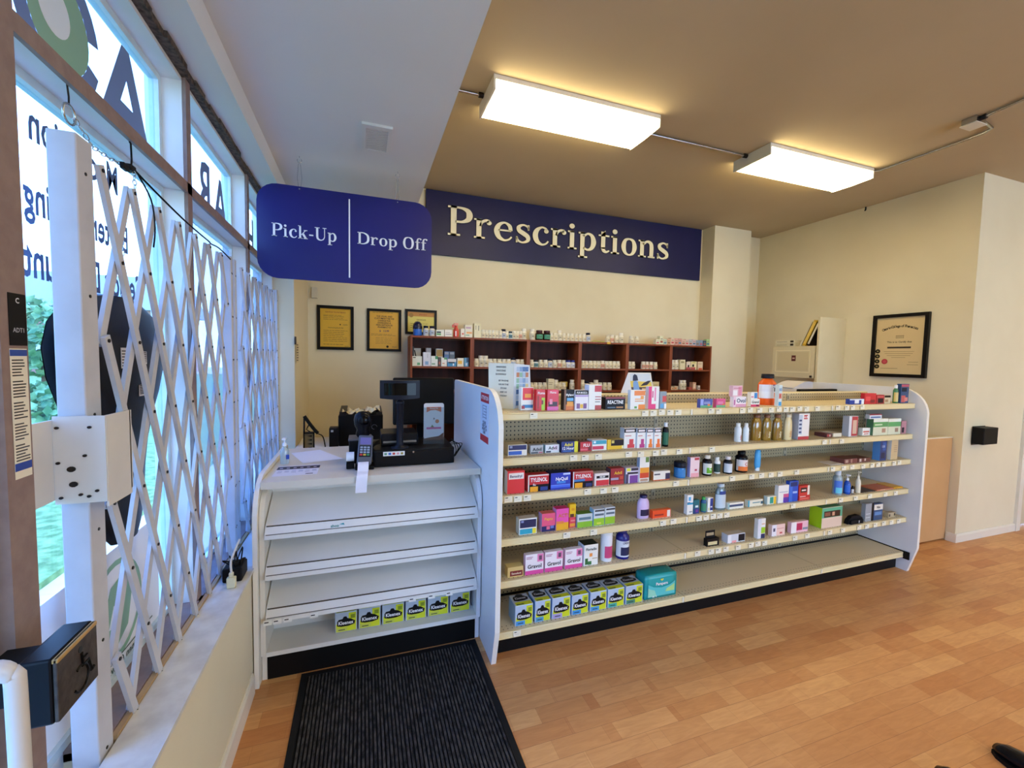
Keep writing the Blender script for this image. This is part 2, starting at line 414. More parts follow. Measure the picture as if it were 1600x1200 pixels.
prof = [(0, 0), (.016, 0), (.016, .062), (.008, .077), (0, .077)]
br.prism([(2.258 - a, b) for a, b in prof], 'x', 5.07, 6.035, CREAM)
br.prism([(5.085 - a, b) for a, b in prof], 'y', 2.243, 2.318, CREAM)
br.prism([(5.085 - a, b) for a, b in prof], 'y', 2.372, YB, CREAM)
struct(br, 'baseboard_right')
struct(MB().box(9, 9.1, -4.6, 2.4, 0, ZC, WALL), 'wall_far_right')
wfm = MB(); wfm.box(-.76, 2.2, -4.7, -4.6, -.06, ZC, WALL); wfm.box(7.6, 9, -4.7, -4.6, -.06, ZC, WALL); wfm.box(2.2, 7.6, -4.7, -4.6, -.06, .5, WALL); wfm.box(2.2, 7.6, -4.7, -4.6, 2.6, ZC, WALL)
struct(wfm, 'wall_front')
# pillar beside the Prescriptions board
struct(MB().box(4.11, 4.70, 4.276, YB, 0, ZC, WALL), 'wall_pillar')

# ------------------------------------------------------------------ windows
GLASS = clear('window_glass', 'e8f4fb', .02, .97, .05)
ALU = noisy('pale_aluminium', 'c4d4d8', 'd0dee2', scale=20, rough=.35, bump=0)
FILM = paint('4f6796', .6)
VIN = paint('6e85b4', .6)
SKYB = paint('8fb2dc', .6)
def window(n, y0, y1, decals):
    root = bpy.data.objects.new('window_%d' % n, None); COL.objects.link(root); root['kind'] = 'structure'; WL[root.name] = Vector((0, 0, 0))
    fr = MB()
    a, b = y0 + .022, y1 - .022
    # deep white reveal boards
    fr.box(-.745, -.632, y0 - .02, a, .60, 2.605, TRIMW); fr.box(-.745, -.632, b, y1 + .02, .60, 2.605, TRIMW)
    fr.box(-.745, -.632, a, b, 2.19, 2.215, TRIMW)
    fr.box(-.745, -.632, a, b, 2.585, 2.62, TRIMW)
    fr.box(-.745, -.614, 1.318 if n == 1 else y0 - .02, y1 + .02, .555, .60, BROWN)
    part(fr, 'frame', root)
    for z0, z1, nm in ((.60, 2.19, 'pane'), (2.215, 2.585, 'pane')):
        al = MB(); w = .022
        al.box(-.725, -.695, a, a + w, z0, z1, ALU); al.box(-.725, -.695, b - w, b, z0, z1, ALU)
        al.box(-.725, -.695, a + w, b - w, z0, z0 + w, ALU); al.box(-.725, -.695, a + w, b - w, z1 - w, z1, ALU)
        s = part(al, 'sash', root)
        part(MB().box(-.713, -.709, a + w, b - w, z0 + w, z1 - w, GLASS), nm, s)
    if decals:
        d = MB(); decals(d); part(d, 'vinyl_lettering', root)
    return root
U, V = (0, -1, 0), (0, 0, 1)
X0 = -.7075
def say(d, txt, y, z, h, mat=FILM, sx=1, w=None): d.text(txt, h, (X0, y, z), U, V, mat, 'l', sx=sx if w is None else w / letters(txt)[2] / h)
def dec1(d):
    say(d, 'Medication', 1.665, 2.06, .115, w=.37); say(d, 'Blister Packing', 1.715, 1.895, .115, w=.445)
    say(d, 'Senior Discount', 1.79, 1.75, .12, w=.53)
    say(d, 'A', 1.915, 2.225, .44, VIN, sx=1.12)
    d.quad((X0, 1.12, .10), (X0, 1.318, .10), (X0, 1.318, .61), (X0, 1.12, .61), paint('e6ebf2', .6))
    # round emblem on the upper pane and on the lower poster: a pale disc inside a green ring
    def ring(cy, cz, r0, r1, m, a0=0, a1=2 * PI, dx=0):
        n = 28
        for i in range(n):
            t0 = a0 + (a1 - a0) * i / n; t1 = a0 + (a1 - a0) * (i + 1) / n
            d.quad(*[(X0 + dx, cy + r * math.cos(t), cz + r * math.sin(t)) for r, t in ((r0, t0), (r1, t0), (r1, t1), (r0, t1))], m)
    G = paint('8fb89c', .6); P = paint('e6eef2', .6)
    ring(1.42, 2.40, .12, .17, VIN, .2, 2.4 * PI / 2 + 2.2); ring(1.42, 2.40, 0, .12, G); ring(1.40, 2.41, 0, .06, P, dx=.0006)
    d.quad((X0, 1.24, .53 + .08), (X0, 1.86, .53 + .08), (X0, 1.86, .99), (X0, 1.24, .99), paint('eef0f4', .6))
    e = .0008
    ring(1.58, .80, .135, .152, G, dx=e); 
    d.add([(X0 + e, 1.50 + p[0], .70 + p[1]) for p in ((0, .1), (.05, .18), (.13, .2), (.17, .12), (.14, .02), (.06, -.02))], [(0, 1, 2, 3, 4, 5)], G)
    d.add([(X0 + 2 * e, 1.53 + p[0], .76 + p[1]) for p in ((0, 0), (.03, .06), (.09, .05), (.06, -.01))], [(0, 1, 2, 3)], P)
    ring(1.40, .78, .10, .112, G, dx=e)
    d.box(X0 + e, X0 + 2 * e, 1.40, 1.80, .648, .652, paint('5a6a60')); d.text('Open 6 days', .035, (X0 + 2 * e, 1.70, .62), U, V, '4a5a52', 'l')
def dec2(d):
    say(d, 'A', 2.80, 2.235, .36, VIN, sx=.9); say(d, 'R', 2.52, 2.235, .36, VIN, sx=.85)
    d.quad((X0, 2.0 + .03, .63), (X0, 2.83, .63), (X0, 2.83, 2.16), (X0, 2.03, 2.16), clear('blue_window_film', 'cdd9ee', .3, .55, .03))
def dec3(d):
    say(d, 'H', 3.40, 2.235, .36, VIN, sx=.8)
    d.quad((X0, 2.93, .63), (X0, 3.72, .63), (X0, 3.72, 2.16), (X0, 2.93, 2.16), clear('blue_window_film', 'cdd9ee', .3, .55, .03))
window(1, 1.09, 1.98, dec1); window(2, 1.98, 2.87, dec2); window(3, 2.87, 3.76 - .14, dec3)
window(4, -2.3, -.42, None)  # unseen bay behind the camera, added to let more daylight in
part(MB().box(-.713, -.709, 1.10, 1.318, .02, .60, GLASS), 'low_pane', bpy.data.objects['window_1'])
# brown grid: mullions, transom, top rail and the ragged dark joint above it
gr = MB()
for y in (1.98, 2.87): gr.box(-.631, GX, y - .022, y + .022, .60, 2.605, BROWN)
gr.box(-.631, GX, 1.107, 3.62, 2.183, 2.222, BROWN)
struct(gr, 'trim_3')
rg = MB(); random.seed(3); y = 1.1
while y < 3.6:
    l = random.uniform(.04, .12); rg.box(-.632, -.602 + random.uniform(-.006, .008), y, y + l, 2.598, 2.6205, noisy('old_sealant', '3c322c', '6a5a4e', scale=60, rough=.9)); y += l
struct(rg, 'trim_4')
# entrance door post beside the gate
dp = MB(); dp.box(-.70, GX, 1.04, 1.107, 0, 2.62, BROWN); dp.box(-.70, -.66, 1.02, 1.04, 0, 2.62, paint('4a4440')); struct(dp, 'trim_5')
dr = bpy.data.objects.new('door_1', None); COL.objects.link(dr); dr['kind'] = 'structure'; WL[dr.name] = Vector((0, 0, 0))
q = MB(); q.box(-.69, -.65, .95, 1.02, .02, 2.1, ALU); q.box(-.69, -.65, .02, .1, .02, 2.1, ALU); q.box(-.69, -.65, .1, .95, .02, .2, ALU); q.box(-.69, -.65, .1, .95, 2.0, 2.1, ALU); q.box(-.74, -.62, .02, 1.02, 2.1, 2.16, BROWN)
part(q, 'door_frame', dr); part(MB().box(-.672, -.668, .1, .95, .2, 2.0, GLASS), 'door_glass', dr)
part(MB().box(-.672, -.668, .02, 1.04, 2.16, 2.62, GLASS), 'transom_glass', dr)

# ------------------------------------------------------------------ outside: lawn, pavement, trees, a brick house
struct(MB().box(-60, -.76, -40, 60, -.35, -.15, noisy('street_concrete', 'b8b4aa', 'c6c2b8', scale=3, rough=.9)), 'ground_pavement')
g = MB(); g.box(-30, -2.2, -25, 40, -.149, -.10, noisy('lawn', '4c7040', '7a9e66', scale=9, rough=.95, bump=.4, bscale=60)); gl = g.build('lawn_grass'); gl['kind'] = 'stuff'; tag(gl, 'bright green lawn outside the shop window', 'grass')
def leafy(name, label, x, y, h, r, seed):
    t = thing(name, label, 'tree', (x, y, -.1))
    random.seed(seed); m = MB(); lm = noisy('leaf_green', '46764a', '8ab07c', scale=5, rough=.8, bump=0)
    for i in range(900):
        a = random.uniform(0, 2 * PI); c = random.uniform(-1, 1); rr = r * random.uniform(.55, 1.0); s = math.sqrt(1 - c * c)
        p = Vector((x + rr * s * math.cos(a), y + rr * s * math.sin(a), h * .62 + rr * c * .9 * h / (2 * r) * .8))
        u = Vector((random.gauss(0, 1), random.gauss(0, 1), random.gauss(0, 1))).normalized() * r * .11; w = u.orthogonal().normalized() * r * .07
        m.add([p - u, p + w, p + u, p - w], [(0, 1, 2, 3)], lm)
    part(m, 'foliage', t)
    tk = MB(); tk.lathe([(r * .12, 0), (r * .08, h * .3), (r * .05, h * .7)], x, y, 'ffffff', z=-.1) if 0 else tk.lathe([(r * .12, 0), (r * .08, h * .3), (r * .05, h * .7)], x, y, paint('6a4f3a', .9), z=-.1)
    part(tk, 'trunk', t)
leafy('garden_tree', 'rounded green tree on the lawn outside the first window bay', -8.2, 15.3, 3.0, 1.35, 5)
leafy('shrub', 'low green shrub by the street, seen under the black display case', -4.6, 8.6, 1.1, .8, 8)
ho = thing('brick_house', 'brick house with a grey roof across the street', 'house', (-24, 40, -.1))
hb = MB(); hb.box(-34, -14, 38, 46, -.1, 4.6, noisy('house_brick', 'b07a68', 'c08c78', scale=2)); part(hb, 'wall', ho)
hr = MB(); hr.prism([(37.4, 4.5), (46.6, 4.5), (42, 7.4)], 'x', -34.6, -13.4, paint('8a9098', .9)); part(hr, 'roof', ho)
for xx in (-31, -27, -22, -18): part(MB().box(xx, xx + 1.6, 37.95, 38.02, 1.2, 2.9, paint('d0dae4', .2)), 'window', ho)
hs = thing('garage', 'pale house wing beside the brick house across the street', 'house', (-34, 30, -.1))
part(MB().box(-40, -30, 26, 34, -.1, 3.4, paint('d8c8b8', .9)), 'wall', hs); part(MB().prism([(25.4, 3.3), (34.6, 3.3), (30, 5.6)], 'x', -40.5, -29.5, paint('a0a4aa', .9)), 'roof', hs)

# ------------------------------------------------------------------ ceiling lights, conduit, vent
LENS = emit('fluorescent_lens', LAMP_COL, LAMP)
LENS2 = emit('fluorescent_lens_core', LAMP_COL, LAMP * .8)
def ceiling_light(x0, x1, y0, y1, label):
    t = thing('ceiling_light', label, 'ceiling light', ((x0 + x1) / 2, (y0 + y1) / 2, ZC))
    h = MB(); W = paint('d9d6cc', .4)
    h.box(x0, x1, y0, y1, ZC - .028, ZC - .001, W)
    h.box(x0, x0 + .012, y0, y1, ZC - .088, ZC - .028, W); h.box(x1 - .006, x1, y0, y1, ZC - .086, ZC - .028, W)
    part(h, 'housing', t)
    l = MB()
    pts = [(y0 + .004, ZC - .028), (y0 + .002, ZC - .068), (y0 + .02, ZC - .086), ((y0 + y1) / 2, ZC - .09), (y1 - .02, ZC - .086), (y1 - .002, ZC - .068), (y1 - .004, ZC - .028)]
    l.prism(pts, 'x', x0 + .012, x1 - .006, LENS); part(l, 'diffuser', t)
    s = MB()
    for dx in (-.06, -.01): s.lathe([(.004, 0), (.004, .003)], (x0 + x1) / 2 + dx, (y0 + y1) / 2 + (.03 if dx < -.03 else -.02), paint('6a5a40'), seg=8, z=ZC - .0925)
    part(s, 'lens_screw', t)
    return t
ceiling_light(.739, 1.935, 2.55, 2.90, 'wraparound fluorescent ceiling light nearest the blue hanging sign, glowing warm white')
ceiling_light(2.95, 4.14, 2.55, 2.90, 'wraparound fluorescent ceiling light between the conduit runs, nearer the certificate wall')
for x, y in ((1.0, -1.2), (3.2, -1.2), (6.6, 0.2), (6.6, -2.6), (3.2, -3.4)): ceiling_light(x, x + 1.2, y, y + .35, 'fluorescent ceiling light over the unseen front of the shop'); 
for o in list(bpy.data.objects):
    if o.get('label') == 'fluorescent ceiling light over the unseen front of the shop': o['group'] = 'front shop lights'
cz = ZC - .014
def conduit(pts, label, ends=()):
    t = thing('electrical_conduit', label, 'conduit', pts[0])
    m = MB(); m.tube(pts, .0095, CHROME); part(m, 'pipe', t)
    for p, d in ends:
        c = MB(); p = Vector(p); d = Vector(d); c.tube([p, p + d * .03], .017, DARKMETAL); part(c, 'connector', t)
conduit([(.39, 2.765, cz), (.735, 2.765, cz)], 'short steel conduit from the dropped bulkhead to the first ceiling light', [((.70, 2.765, cz), (1, 0, 0))])
conduit([(1.94, 2.765, cz), (2.945, 2.765, cz)], 'straight steel conduit joining the two glowing ceiling lights', [((2.915, 2.765, cz), (1, 0, 0))])
conduit([(4.145, 2.60, cz), (4.20, 2.55, cz), (4.205, 1.98, cz), (4.195, 1.88, cz), (4.16, 1.83, cz), (3.98, 1.80, cz)], 'bent steel conduit from the second ceiling light to the junction box', [((4.145, 2.60, cz), (.7, -.7, 0))])
conduit([(3.93, 1.78, cz), (3.90, 1.60, cz), (3.80, .9, cz)], 'steel conduit leaving the junction box towards the camera', [((3.932, 1.79, cz), (-.1, -1, 0))])
j = thing('junction_box', 'small steel ceiling junction box where two conduits meet', 'junction box', (3.93, 1.82, ZC))
part(MB().cbox(3.875, 3.985, 1.785, 1.865, ZC - .045, ZC - .001, CHROME, .004), 'box', j)
part(MB().box(3.87, 3.99, 1.78, 1.87, ZC - .05, ZC - .045, paint('d8d4c8', .4)), 'cover_plate', j)
hk = MB(); hk.tube([(5.07, 3.18, ZC - .001), (5.07, 3.18, ZC - .03), (5.06, 3.18, ZC - .04)], .007, BLACK); tag(hk.build('ceiling_hook', org=(5.07, 3.18, ZC)), 'tiny black hook at the top edge of the certificate wall', 'hook')
v = thing('air_vent', 'square white plastic vent grille in the bulkhead underside', 'vent', (.07, 2.42, 2.725))
m = MB(); vx0, vx1, vy0, vy1 = -.005, .142, 2.28, 2.575
W = paint('dcdad2', .4)
m.box(vx0, vx0 + .02, vy0, vy1, 2.712, 2.7245, W); m.box(vx1 - .02, vx1, vy0, vy1, 2.712, 2.7245, W); m.box(vx0 + .02, vx1 - .02, vy0, vy0 + .03, 2.712, 2.7245, W); m.box(vx0 + .02, vx1 - .02, vy1 - .03, vy1, 2.712, 2.7245, W)
part(m, 'frame', v)
m = MB(); n = 16
for i in range(n):
    y = vy0 + .035 + i * (vy1 - vy0 - .07) / n; m.box(vx0 + .02, vx1 - .02, y, y + .009, 2.7145, 2.7195, paint('d6d2c8', .5))
m.box(vx0 + .02, vx1 - .02, vy0 + .03, vy1 - .03, 2.722, 2.7245, paint('7c7468')); part(m, 'grille', v)

# ------------------------------------------------------------------ signs
NAVY = noisy('navy_board', '141566', '17186e', scale=3, rough=.3, bump=0, spec=.5)
NAVY2 = noisy('navy_vinyl', '0d0e44', '10114a', scale=3, rough=.45, bump=0, spec=.4)
sg = thing('prescriptions_sign', 'long navy wall board lettered Prescriptions in raised cream serif letters', 'sign', (2.35, 4.46, 2.63))
part(MB().box(.60, 4.068, 4.452, 4.479, 2.632, 3.272, NAVY2), 'sign_board', sg)
m = MB(); serif(m, 'Prescriptions', .415, .815, 2.845, 4.4465, 4.452, paint('120e10', .6), sx=1.185, grow=.016); part(m, 'letter_outline', sg)
m = MB(); serif(m, 'Prescriptions', .415, .815, 2.845, 4.4425, 4.447, paint('fdf5d2', .5), sx=1.185, grow=.005); part(m, 'raised_lettering', sg)
YS = 2.80
ps = thing('hanging_sign', 'navy hanging board lettered Pick-Up and Drop Off either side of a white bar', 'sign', (-.07, YS, 2.03))
pts = rrect(-.565, .415, 2.022, 2.553, .105)
part(MB().prism(pts, 'y', YS, YS + .008, NAVY, edge=paint('3a3c60', .4)), 'sign_board', ps)
WH = paint('f2f0ee', .5); m = MB()
serif(m, 'Pick-Up', .106, -.492, 2.258, YS - .003, YS, WH, sx=1.0); part(m, 'pick_up_lettering', ps); m = MB()
serif(m, 'Drop Off', .100, -.033, 2.262, YS - .003, YS, WH, sx=1.12)
part(m, 'drop_off_lettering', ps); part(MB().box(-.080, -.072, YS - .003, YS, 2.055, 2.518, WH), 'divider_bar', ps)
for x in (-.345, .203):
    m = MB(); m.tube([(x - .004, YS + .004, 2.535), (x - .012, YS + .004, 2.60), (x - .006, YS + .004, 2.675), (x, YS + .004, 2.69), (x + .006, YS + .004, 2.675), (x + .012, YS + .004, 2.60), (x + .004, YS + .004, 2.535)], .0013, CHROME, seg=6); part(m, 'hanging_wire', ps)
    m = MB(); m.tube([(x + .012 * math.sin(a), YS + .004, 2.70 + .012 * math.cos(a)) for a in [i * PI / 6 for i in range(11)]], .0018, CHROME, seg=6); m.tube([(x, YS + .004, 2.712), (x, YS + .004, 2.7245)], .002, CHROME); part(m, 'hook', ps)
    m = MB(); m.lathe([(.004, 0), (.004, .0025)], 0, 0, CHROME, seg=10); e = MB(); e.add([(x + a, YS - .0015 - c, 2.538 + b) for a, b, c in m.v], m.f, CHROME); part(e, 'grommet', ps)

def framed(name, label, x0, x1, z0, z1, y, paper, fw=.028, draw=None):
    t = thing(name, label, 'framed notice', ((x0 + x1) / 2, y, z0))
    m = MB(); F = paint('15110f', .35)
    m.box(x0, x0 + fw, y - .018, y, z0, z1, F); m.box(x1 - fw, x1, y - .018, y, z0, z1, F); m.box(x0 + fw, x1 - fw, y - .018, y, z0, z0 + fw, F); m.box(x0 + fw, x1 - fw, y - .018, y, z1 - fw, z1, F)
    part(m, 'frame', t)
    m = MB(); m.box(x0 + fw, x1 - fw, y - .006, y - .003, z0 + fw, z1 - fw, paper)
    if draw: draw(m, x0 + fw, x1 - fw, z0 + fw, z1 - fw, y - .0066)
    part(m, 'notice_paper', t); return t
INK = '5a4420'
def lines(m, x0, x1, zs, y, h=.003, col=INK, seed=1, frac=.8):
    random.seed(seed)
    for z in zs:
        w = (x1 - x0) * frac * random.uniform(.75, 1)
        x = x0 + (x1 - x0) * (1 - frac) / 2
        while w > .01:
            l = min(w, random.uniform(.015, .05)); m.box(x, x + l, y, y + .0003, z, z + h, col); x += l + .006; w -= l + .006
def n1(m, a, b, c, d, y):
    m.text('NOTICE TO PATIENTS', .018, ((a + b) / 2, y, d - .04), (1, 0, 0), V, '9a4a20'); lines(m, a, b, [d - .065, d - .075, d - .09, d - .105], y, seed=1)
    m.box(b - .10, b - .09, y, y + .0003, d - .155, d - .143, '2a2018'); m.text('ontario', .014, (b - .05, y, d - .154), (1, 0, 0), V, '4a3a20')
    m.text('Ontario Drug Benefit Plan', .013, ((a + b) / 2, y, d - .185), (1, 0, 0), V, '4a3a20')
    lines(m, a, b, [d - .21 - .017 * i for i in range(7)], y, seed=2); lines(m, a, b, [c + .022], y, seed=4, h=.004); m.text('pharmacy', .010, (b - .035, y, c + .006), (1, 0, 0), V, '4a3a20')
framed('framed_notice', 'black-framed yellow notice with fine print, nearest the thermostat', -.411, -.083, 1.637, 2.058, 4.478, 'dcae2c', draw=n1)
def n2(m, a, b, c, d, y):
    for i, s in enumerate(('THE USUAL AND', 'CUSTOMARY FEE WE', 'CHARGE FOR', 'DISPENSING A', 'PRESCRIPTION IN', 'PHARMACY IS')):
        m.text(s, .022, ((a + b) / 2, y, d - .055 - i * .0215), (1, 0, 0), V, '33260f', sx=.9)
    m.text('$   13.99', .026, ((a + b) / 2, y, d - .20), (1, 0, 0), V, '3a2c50')
    lines(m, a, b, [d - .013], y, seed=9); lines(m, a, b, [d - .225 - .012 * i for i in range(2)], y, seed=3, frac=.9); lines(m, a, b, [d - .26 - .014 * i for i in range(5)], y, seed=6, frac=.6, h=.002)
    m.prism([(a + .17 + .012 * math.cos(t * PI / 6), c + .022 + .012 * math.sin(t * PI / 6)) for t in range(12)], 'y', y, y + .0003, '2a1c10'); m.text('Ontario', .014, (b - .04, y, c + .016), (1, 0, 0), V, '6a5020')
framed('framed_notice', 'black-framed yellow notice quoting a dispensing fee in bold capitals', .038, .366, 1.634, 2.052, 4.478, 'e0a92c', fw=.025, draw=n2)
def n3(m, a, b, c, d, y):
    m.box(a, b, y, y + .0002, d - .045, d, 'c98a3a'); m.text('pharmacy', .02, ((a + b) / 2 + .02, y - .0003, d - .03), (1, 0, 0), V, 'b04a20')
    m.prism([(a + .035 + .022 * math.cos(t * PI / 6), d - .035 + .022 * math.sin(t * PI / 6)) for t in range(12)], 'y', y - .0004, y, 'a87a30'); m.text('CERTIFICATE', .016, ((a + b) / 2, y, d - .085), (1, 0, 0), V, '6a5a20'); lines(m, a, b, [d - .12, d - .14, d - .16], y, seed=8)
framed('framed_certificate', 'black-framed landscape certificate partly hidden by goods on the bookcase', .405, .722, 1.815, 2.066, 4.478, 'e2cf66', fw=.024, draw=n3)
# certificate on the right wall (faces -x)
t = thing('framed_diploma', 'large black-framed cream diploma with a red seal and four dark discs', 'framed diploma', (5.084, 2.79, 1.478))
FR = paint('14100f', .3); m = MB(); fw = .032; y0, y1, z0, z1 = 2.552, 3.026, 1.48, 2.112
for a, b, c, d in ((y0, y0 + fw, z0, z1), (y1 - fw, y1, z0, z1), (y0 + fw, y1 - fw, z0, z0 + fw), (y0 + fw, y1 - fw, z1 - fw, z1)): m.box(5.052, 5.084, a, b, c, d, FR)
part(m, 'frame', t)
m = MB(); m.box(5.072, 5.078, y0 + fw, y1 - fw, z0 + fw, z1 - fw, 'dcc391'); xx = 5.0714; UU = (0, -1, 0)
ym = (y0 + y1) / 2
for i, ch in enumerate('Ontario College of Pharmacists'):
    k = i - 14.5; a = k * .052
    if ch != ' ': m.text(ch, .036, (xx, ym - .26 * math.sin(a * .75), 1.86 + .12 * math.cos(a)), (0, -math.cos(a * .5), -math.sin(a * .5)), (0, -math.sin(a * .5), math.cos(a * .5)), '2a2018')
for i in range(12): m.box(xx, xx + .0003, ym - .035 + .012 * (i % 6), ym - .029 + .012 * (i % 6), 1.87 + .016 * (i // 6), 1.88 + .018 * (i // 6), '6a5838')
m.text('This is to Certify that', .024, (xx, ym, 1.825), UU, V, '4a3a24'); m.box(xx, xx + .0003, ym - .10, ym + .10, 1.768, 1.786, '3a2c1c')
for i, w in enumerate((.13, .12, .10, .06)):
    m.box(xx, xx + .0003, ym - w, ym + w, 1.735 - .02 * i, 1.738 - .02 * i, '8a7048')
m.box(xx, xx + .0003, y0 + .07, y0 + .15, 1.63, 1.633, '6a5030'); m.box(xx, xx + .0003, y0 + .07, y0 + .16, 1.605, 1.608, '6a5030'); m.box(xx, xx + .0003, ym + .0, ym + .15, 1.565, 1.568, '6a5030')
def disc(cy, cz, r, col, dx=0): m.prism([(cy + r * math.cos(a * PI / 10), cz + r * math.sin(a * PI / 10)) for a in range(20)], 'x', xx - .0006 - dx, xx - dx, col)
disc(2.905, 1.635, .027, 'b8323c'); disc(2.905, 1.635, .016, 'c8505a', .0007)
for i in range(4): disc(2.972, 1.74 - .052 * i, .022, '14140f'); disc(2.972, 1.74 - .052 * i, .009, '8a7c50', .0007)
part(m, 'diploma_paper', t)

# wall bits
m = MB(); m.cbox(-.456, -.404, 4.452, 4.479, 2.118, 2.22, paint('cfc8b6', .5), .004); tag(m.build('thermostat', org=(-.43, 4.479, 2.17)), 'small beige wall sensor high above the first yellow notice', 'thermostat')
m = MB(); m.box(-.4845, -.478, 3.60, 3.64, 1.66, 1.72, paint('3a3028')); tag(m.build('light_switch', org=(-.4845, 3.62, 1.69)), 'small dark switch on the return wall beside the gate', 'switch')
m = MB(); m.box(-.4845, -.483, 3.66, 3.80, 1.52, 1.68, paint('d8c8a0'))
for i in range(7): m.box(-.4829, -.4826, 3.68 + .008 * (i % 3), 3.76 + .01 * (i % 2), 1.535 + i * .02, 1.545 + i * .02, '3a3428')
tag(m.build('wall_note', org=(-.4845, 3.73, 1.6)), 'cream note with handwriting taped beside the dark switch', 'note')
# black push box on the right front wall
t = thing('wall_speaker_box', 'small black box fixed to the wall right of the low swing gate', 'wall box', (5.30, 2.258, .98)); part(MB().cbox(5.20, 5.42, 2.17, 2.252, .905, 1.055, BLACK, .006), 'body', t); part(MB().box(5.215, 5.405, 2.2520, 2.2575, .89, 1.06, paint('2a2420')), 'back_plate', t)

# ------------------------------------------------------------------ gondola shelving
LV = dict(a=1.308, b=1.072, c=.877, d=.646, e=.421, f=.144)
SECT = [(.658, 1.872), (1.876, 3.082), (3.086, 3.985)]
YF, YP = 2.060, 2.395
TAGS = {'a': [0.841, 1.531, 1.588, 1.646, 1.705, 1.765, 2.01, 2.07, 2.26, 2.324, 2.405, 2.505, 2.572, 2.635, 2.693, 2.758, 2.824, 2.927, 3.129, 3.22, 3.28, 3.381], 'b': [1.081, 1.151, 1.235, 1.431, 1.513, 1.615, 1.674, 1.785, 2.032, 3.016, 3.19], 'c': [0.71, 0.763, 0.816, 1.173, 1.274, 1.349, 1.771, 2.207, 2.368, 2.451, 2.535, 2.615, 2.768, 3.118, 3.229, 3.317, 3.433, 3.532, 3.596, 3.661, 3.779, 3.84], 'd': [1.053, 1.22, 1.688, 1.763, 1.956, 2.011, 2.067, 2.118, 2.175, 2.752, 3.221, 3.377, 3.531, 3.705, 3.825], 'e': [1.958, 2.064, 2.12, 2.183, 2.284, 2.394, 2.45, 2.512, 2.789, 2.906, 3.13, 3.263, 3.436, 3.521, 3.615, 3.71, 3.8, 3.884], 'f': [0.775]}
PEG = perforated('pegboard', 'b5a47e', '0c0a07', (0, 2), r=.0044)
SHT = perforated('perforated_shelf_top', 'd8c8a4', '2a241a', (0, 1), bands=[(-.3302, -.2794), (-.0762, -.0254)], r=.0030)
STF = paint('e8d6a6', .42)
go = thing('gondola_shelving', 'long cream steel store shelving with six levels between two white rounded end panels', 'shelving unit', (2.32, 2.4, 0))
endp = [(2.035, 0), (1.982, .20), (1.982, 1.24)] + [(1.982 + .20 - .20 * math.cos(a), 1.225 + .20 * math.sin(a)) for a in [i * PI / 16 for i in range(1, 9)]] + [(3.04, 1.427), (3.06, 1.41), (3.06, 0)]
EDGE = paint('efe9dc', .35)
for x0, x1 in ((.628, .654), (3.989, 4.015)): part(MB().prism(endp, 'x', x0, x1, LAM, edge=EDGE), 'end_panel', go)
for a, b in SECT:
    m = MB(); m.box(a + .014, b - .014, YP, YP + .006, .145, 1.362, PEG); m.box(a + .014, b - .014, YP + .05, YP + .056, .145, 1.362, PEG); part(m, 'pegboard', go)
    m = MB(); m.box(a, b, YP - .004, YP + .06, 1.362, 1.372, STF); part(m, 'top_rail', go)
for x in (.664, 1.874, 3.084, 3.979):
    m = MB(); m.box(x - .014, x + .014, YP - .003, YP + .058, 0, 1.362, paint('b8ac90', .45))
    for i in range(24): m.box(x - .003, x + .003, YP - .0036, YP - .003, .17 + i * .05, .17 + i * .05 + .026, paint('0d0c0a'))
    part(m, 'upright', go)
for lv, z in LV.items():
    for si, (a, b) in enumerate(SECT):
        m = MB()
        m.box(a, b, YF + .008, YP - .002, z - .004, z, STEELD, top=SHT)
        m.box(a, b, YF + .004, YF + .016, z - .036, z - .004, STF)
        m.box(a + .01, b - .01, YF + .016, YP - .03, z - .022, z - .004, STEELD)
        s = part(m, 'shelf', go)
        c = MB(); c.prism([(YF + .004, z - .001), (YF - .001, z - .001), (YF - .004, z - .006), (YF - .0005, z - .009), (YF - .0005, z - .031), (YF - .005, z - .034), (YF - .003, z - .038), (YF + .004, z - .037)], 'x', a + .001, b - .001, STF)
        part(c, 'price_channel', s)
        if si < 2: part(MB().box(b - .014, b - .002, YF - .0062, YF - .0042, z - .036, z - .002, paint('ece6d4', .3)), 'channel_clip', s)
        if lv != 'f':
            for x in (a + .003, b - .007):
                m = MB(); m.prism([(YP - .002, z - .004), (YF + .06, z - .004), (YF + .06, z - .016), (YP - .002, z - .05)], 'x', x, x + .003, STEELD); part(m, 'bracket', s)
        for i, x in enumerate(TAGS[lv]):
            if a + .01 < x < b - .03:
                zt = z - .004 if (i * 7) % 3 else z - .001
                m = MB(); m.box(x - .021, x + .021, YF - .0075, YF - .0062, zt - .031, zt, paint('f2ecd6', .5))
                random.seed(i + ord(lv)); w = random.uniform(.012, .018)
                m.box(x - .016, x - .016 + w, YF - .0079, YF - .0075, zt - .010, zt - .006, '2a2624')
                m.box(x - .016, x + .010, YF - .0079, YF - .0075, zt - .020, zt - .019, 'b8b09c')
                part(m, 'price_tag', s)
k = MB(); k.box(.656, 3.988, 2.108, 2.13, 0, .105, BLACK); part(k, 'kick_plate', go)
k = MB(); k.box(3.987, 3.9885, 2.055, YP, .125, .152, BLACK); k.cbox(3.975, 3.988, 2.02, 2.06, .095, .155, BLACK, .003); part(k, 'base_bracket', go)
k = MB(); k.box(.658, 3.985, YP - .006, YP - .001, .145, .158, BLACK); part(k, 'base_seam', go)
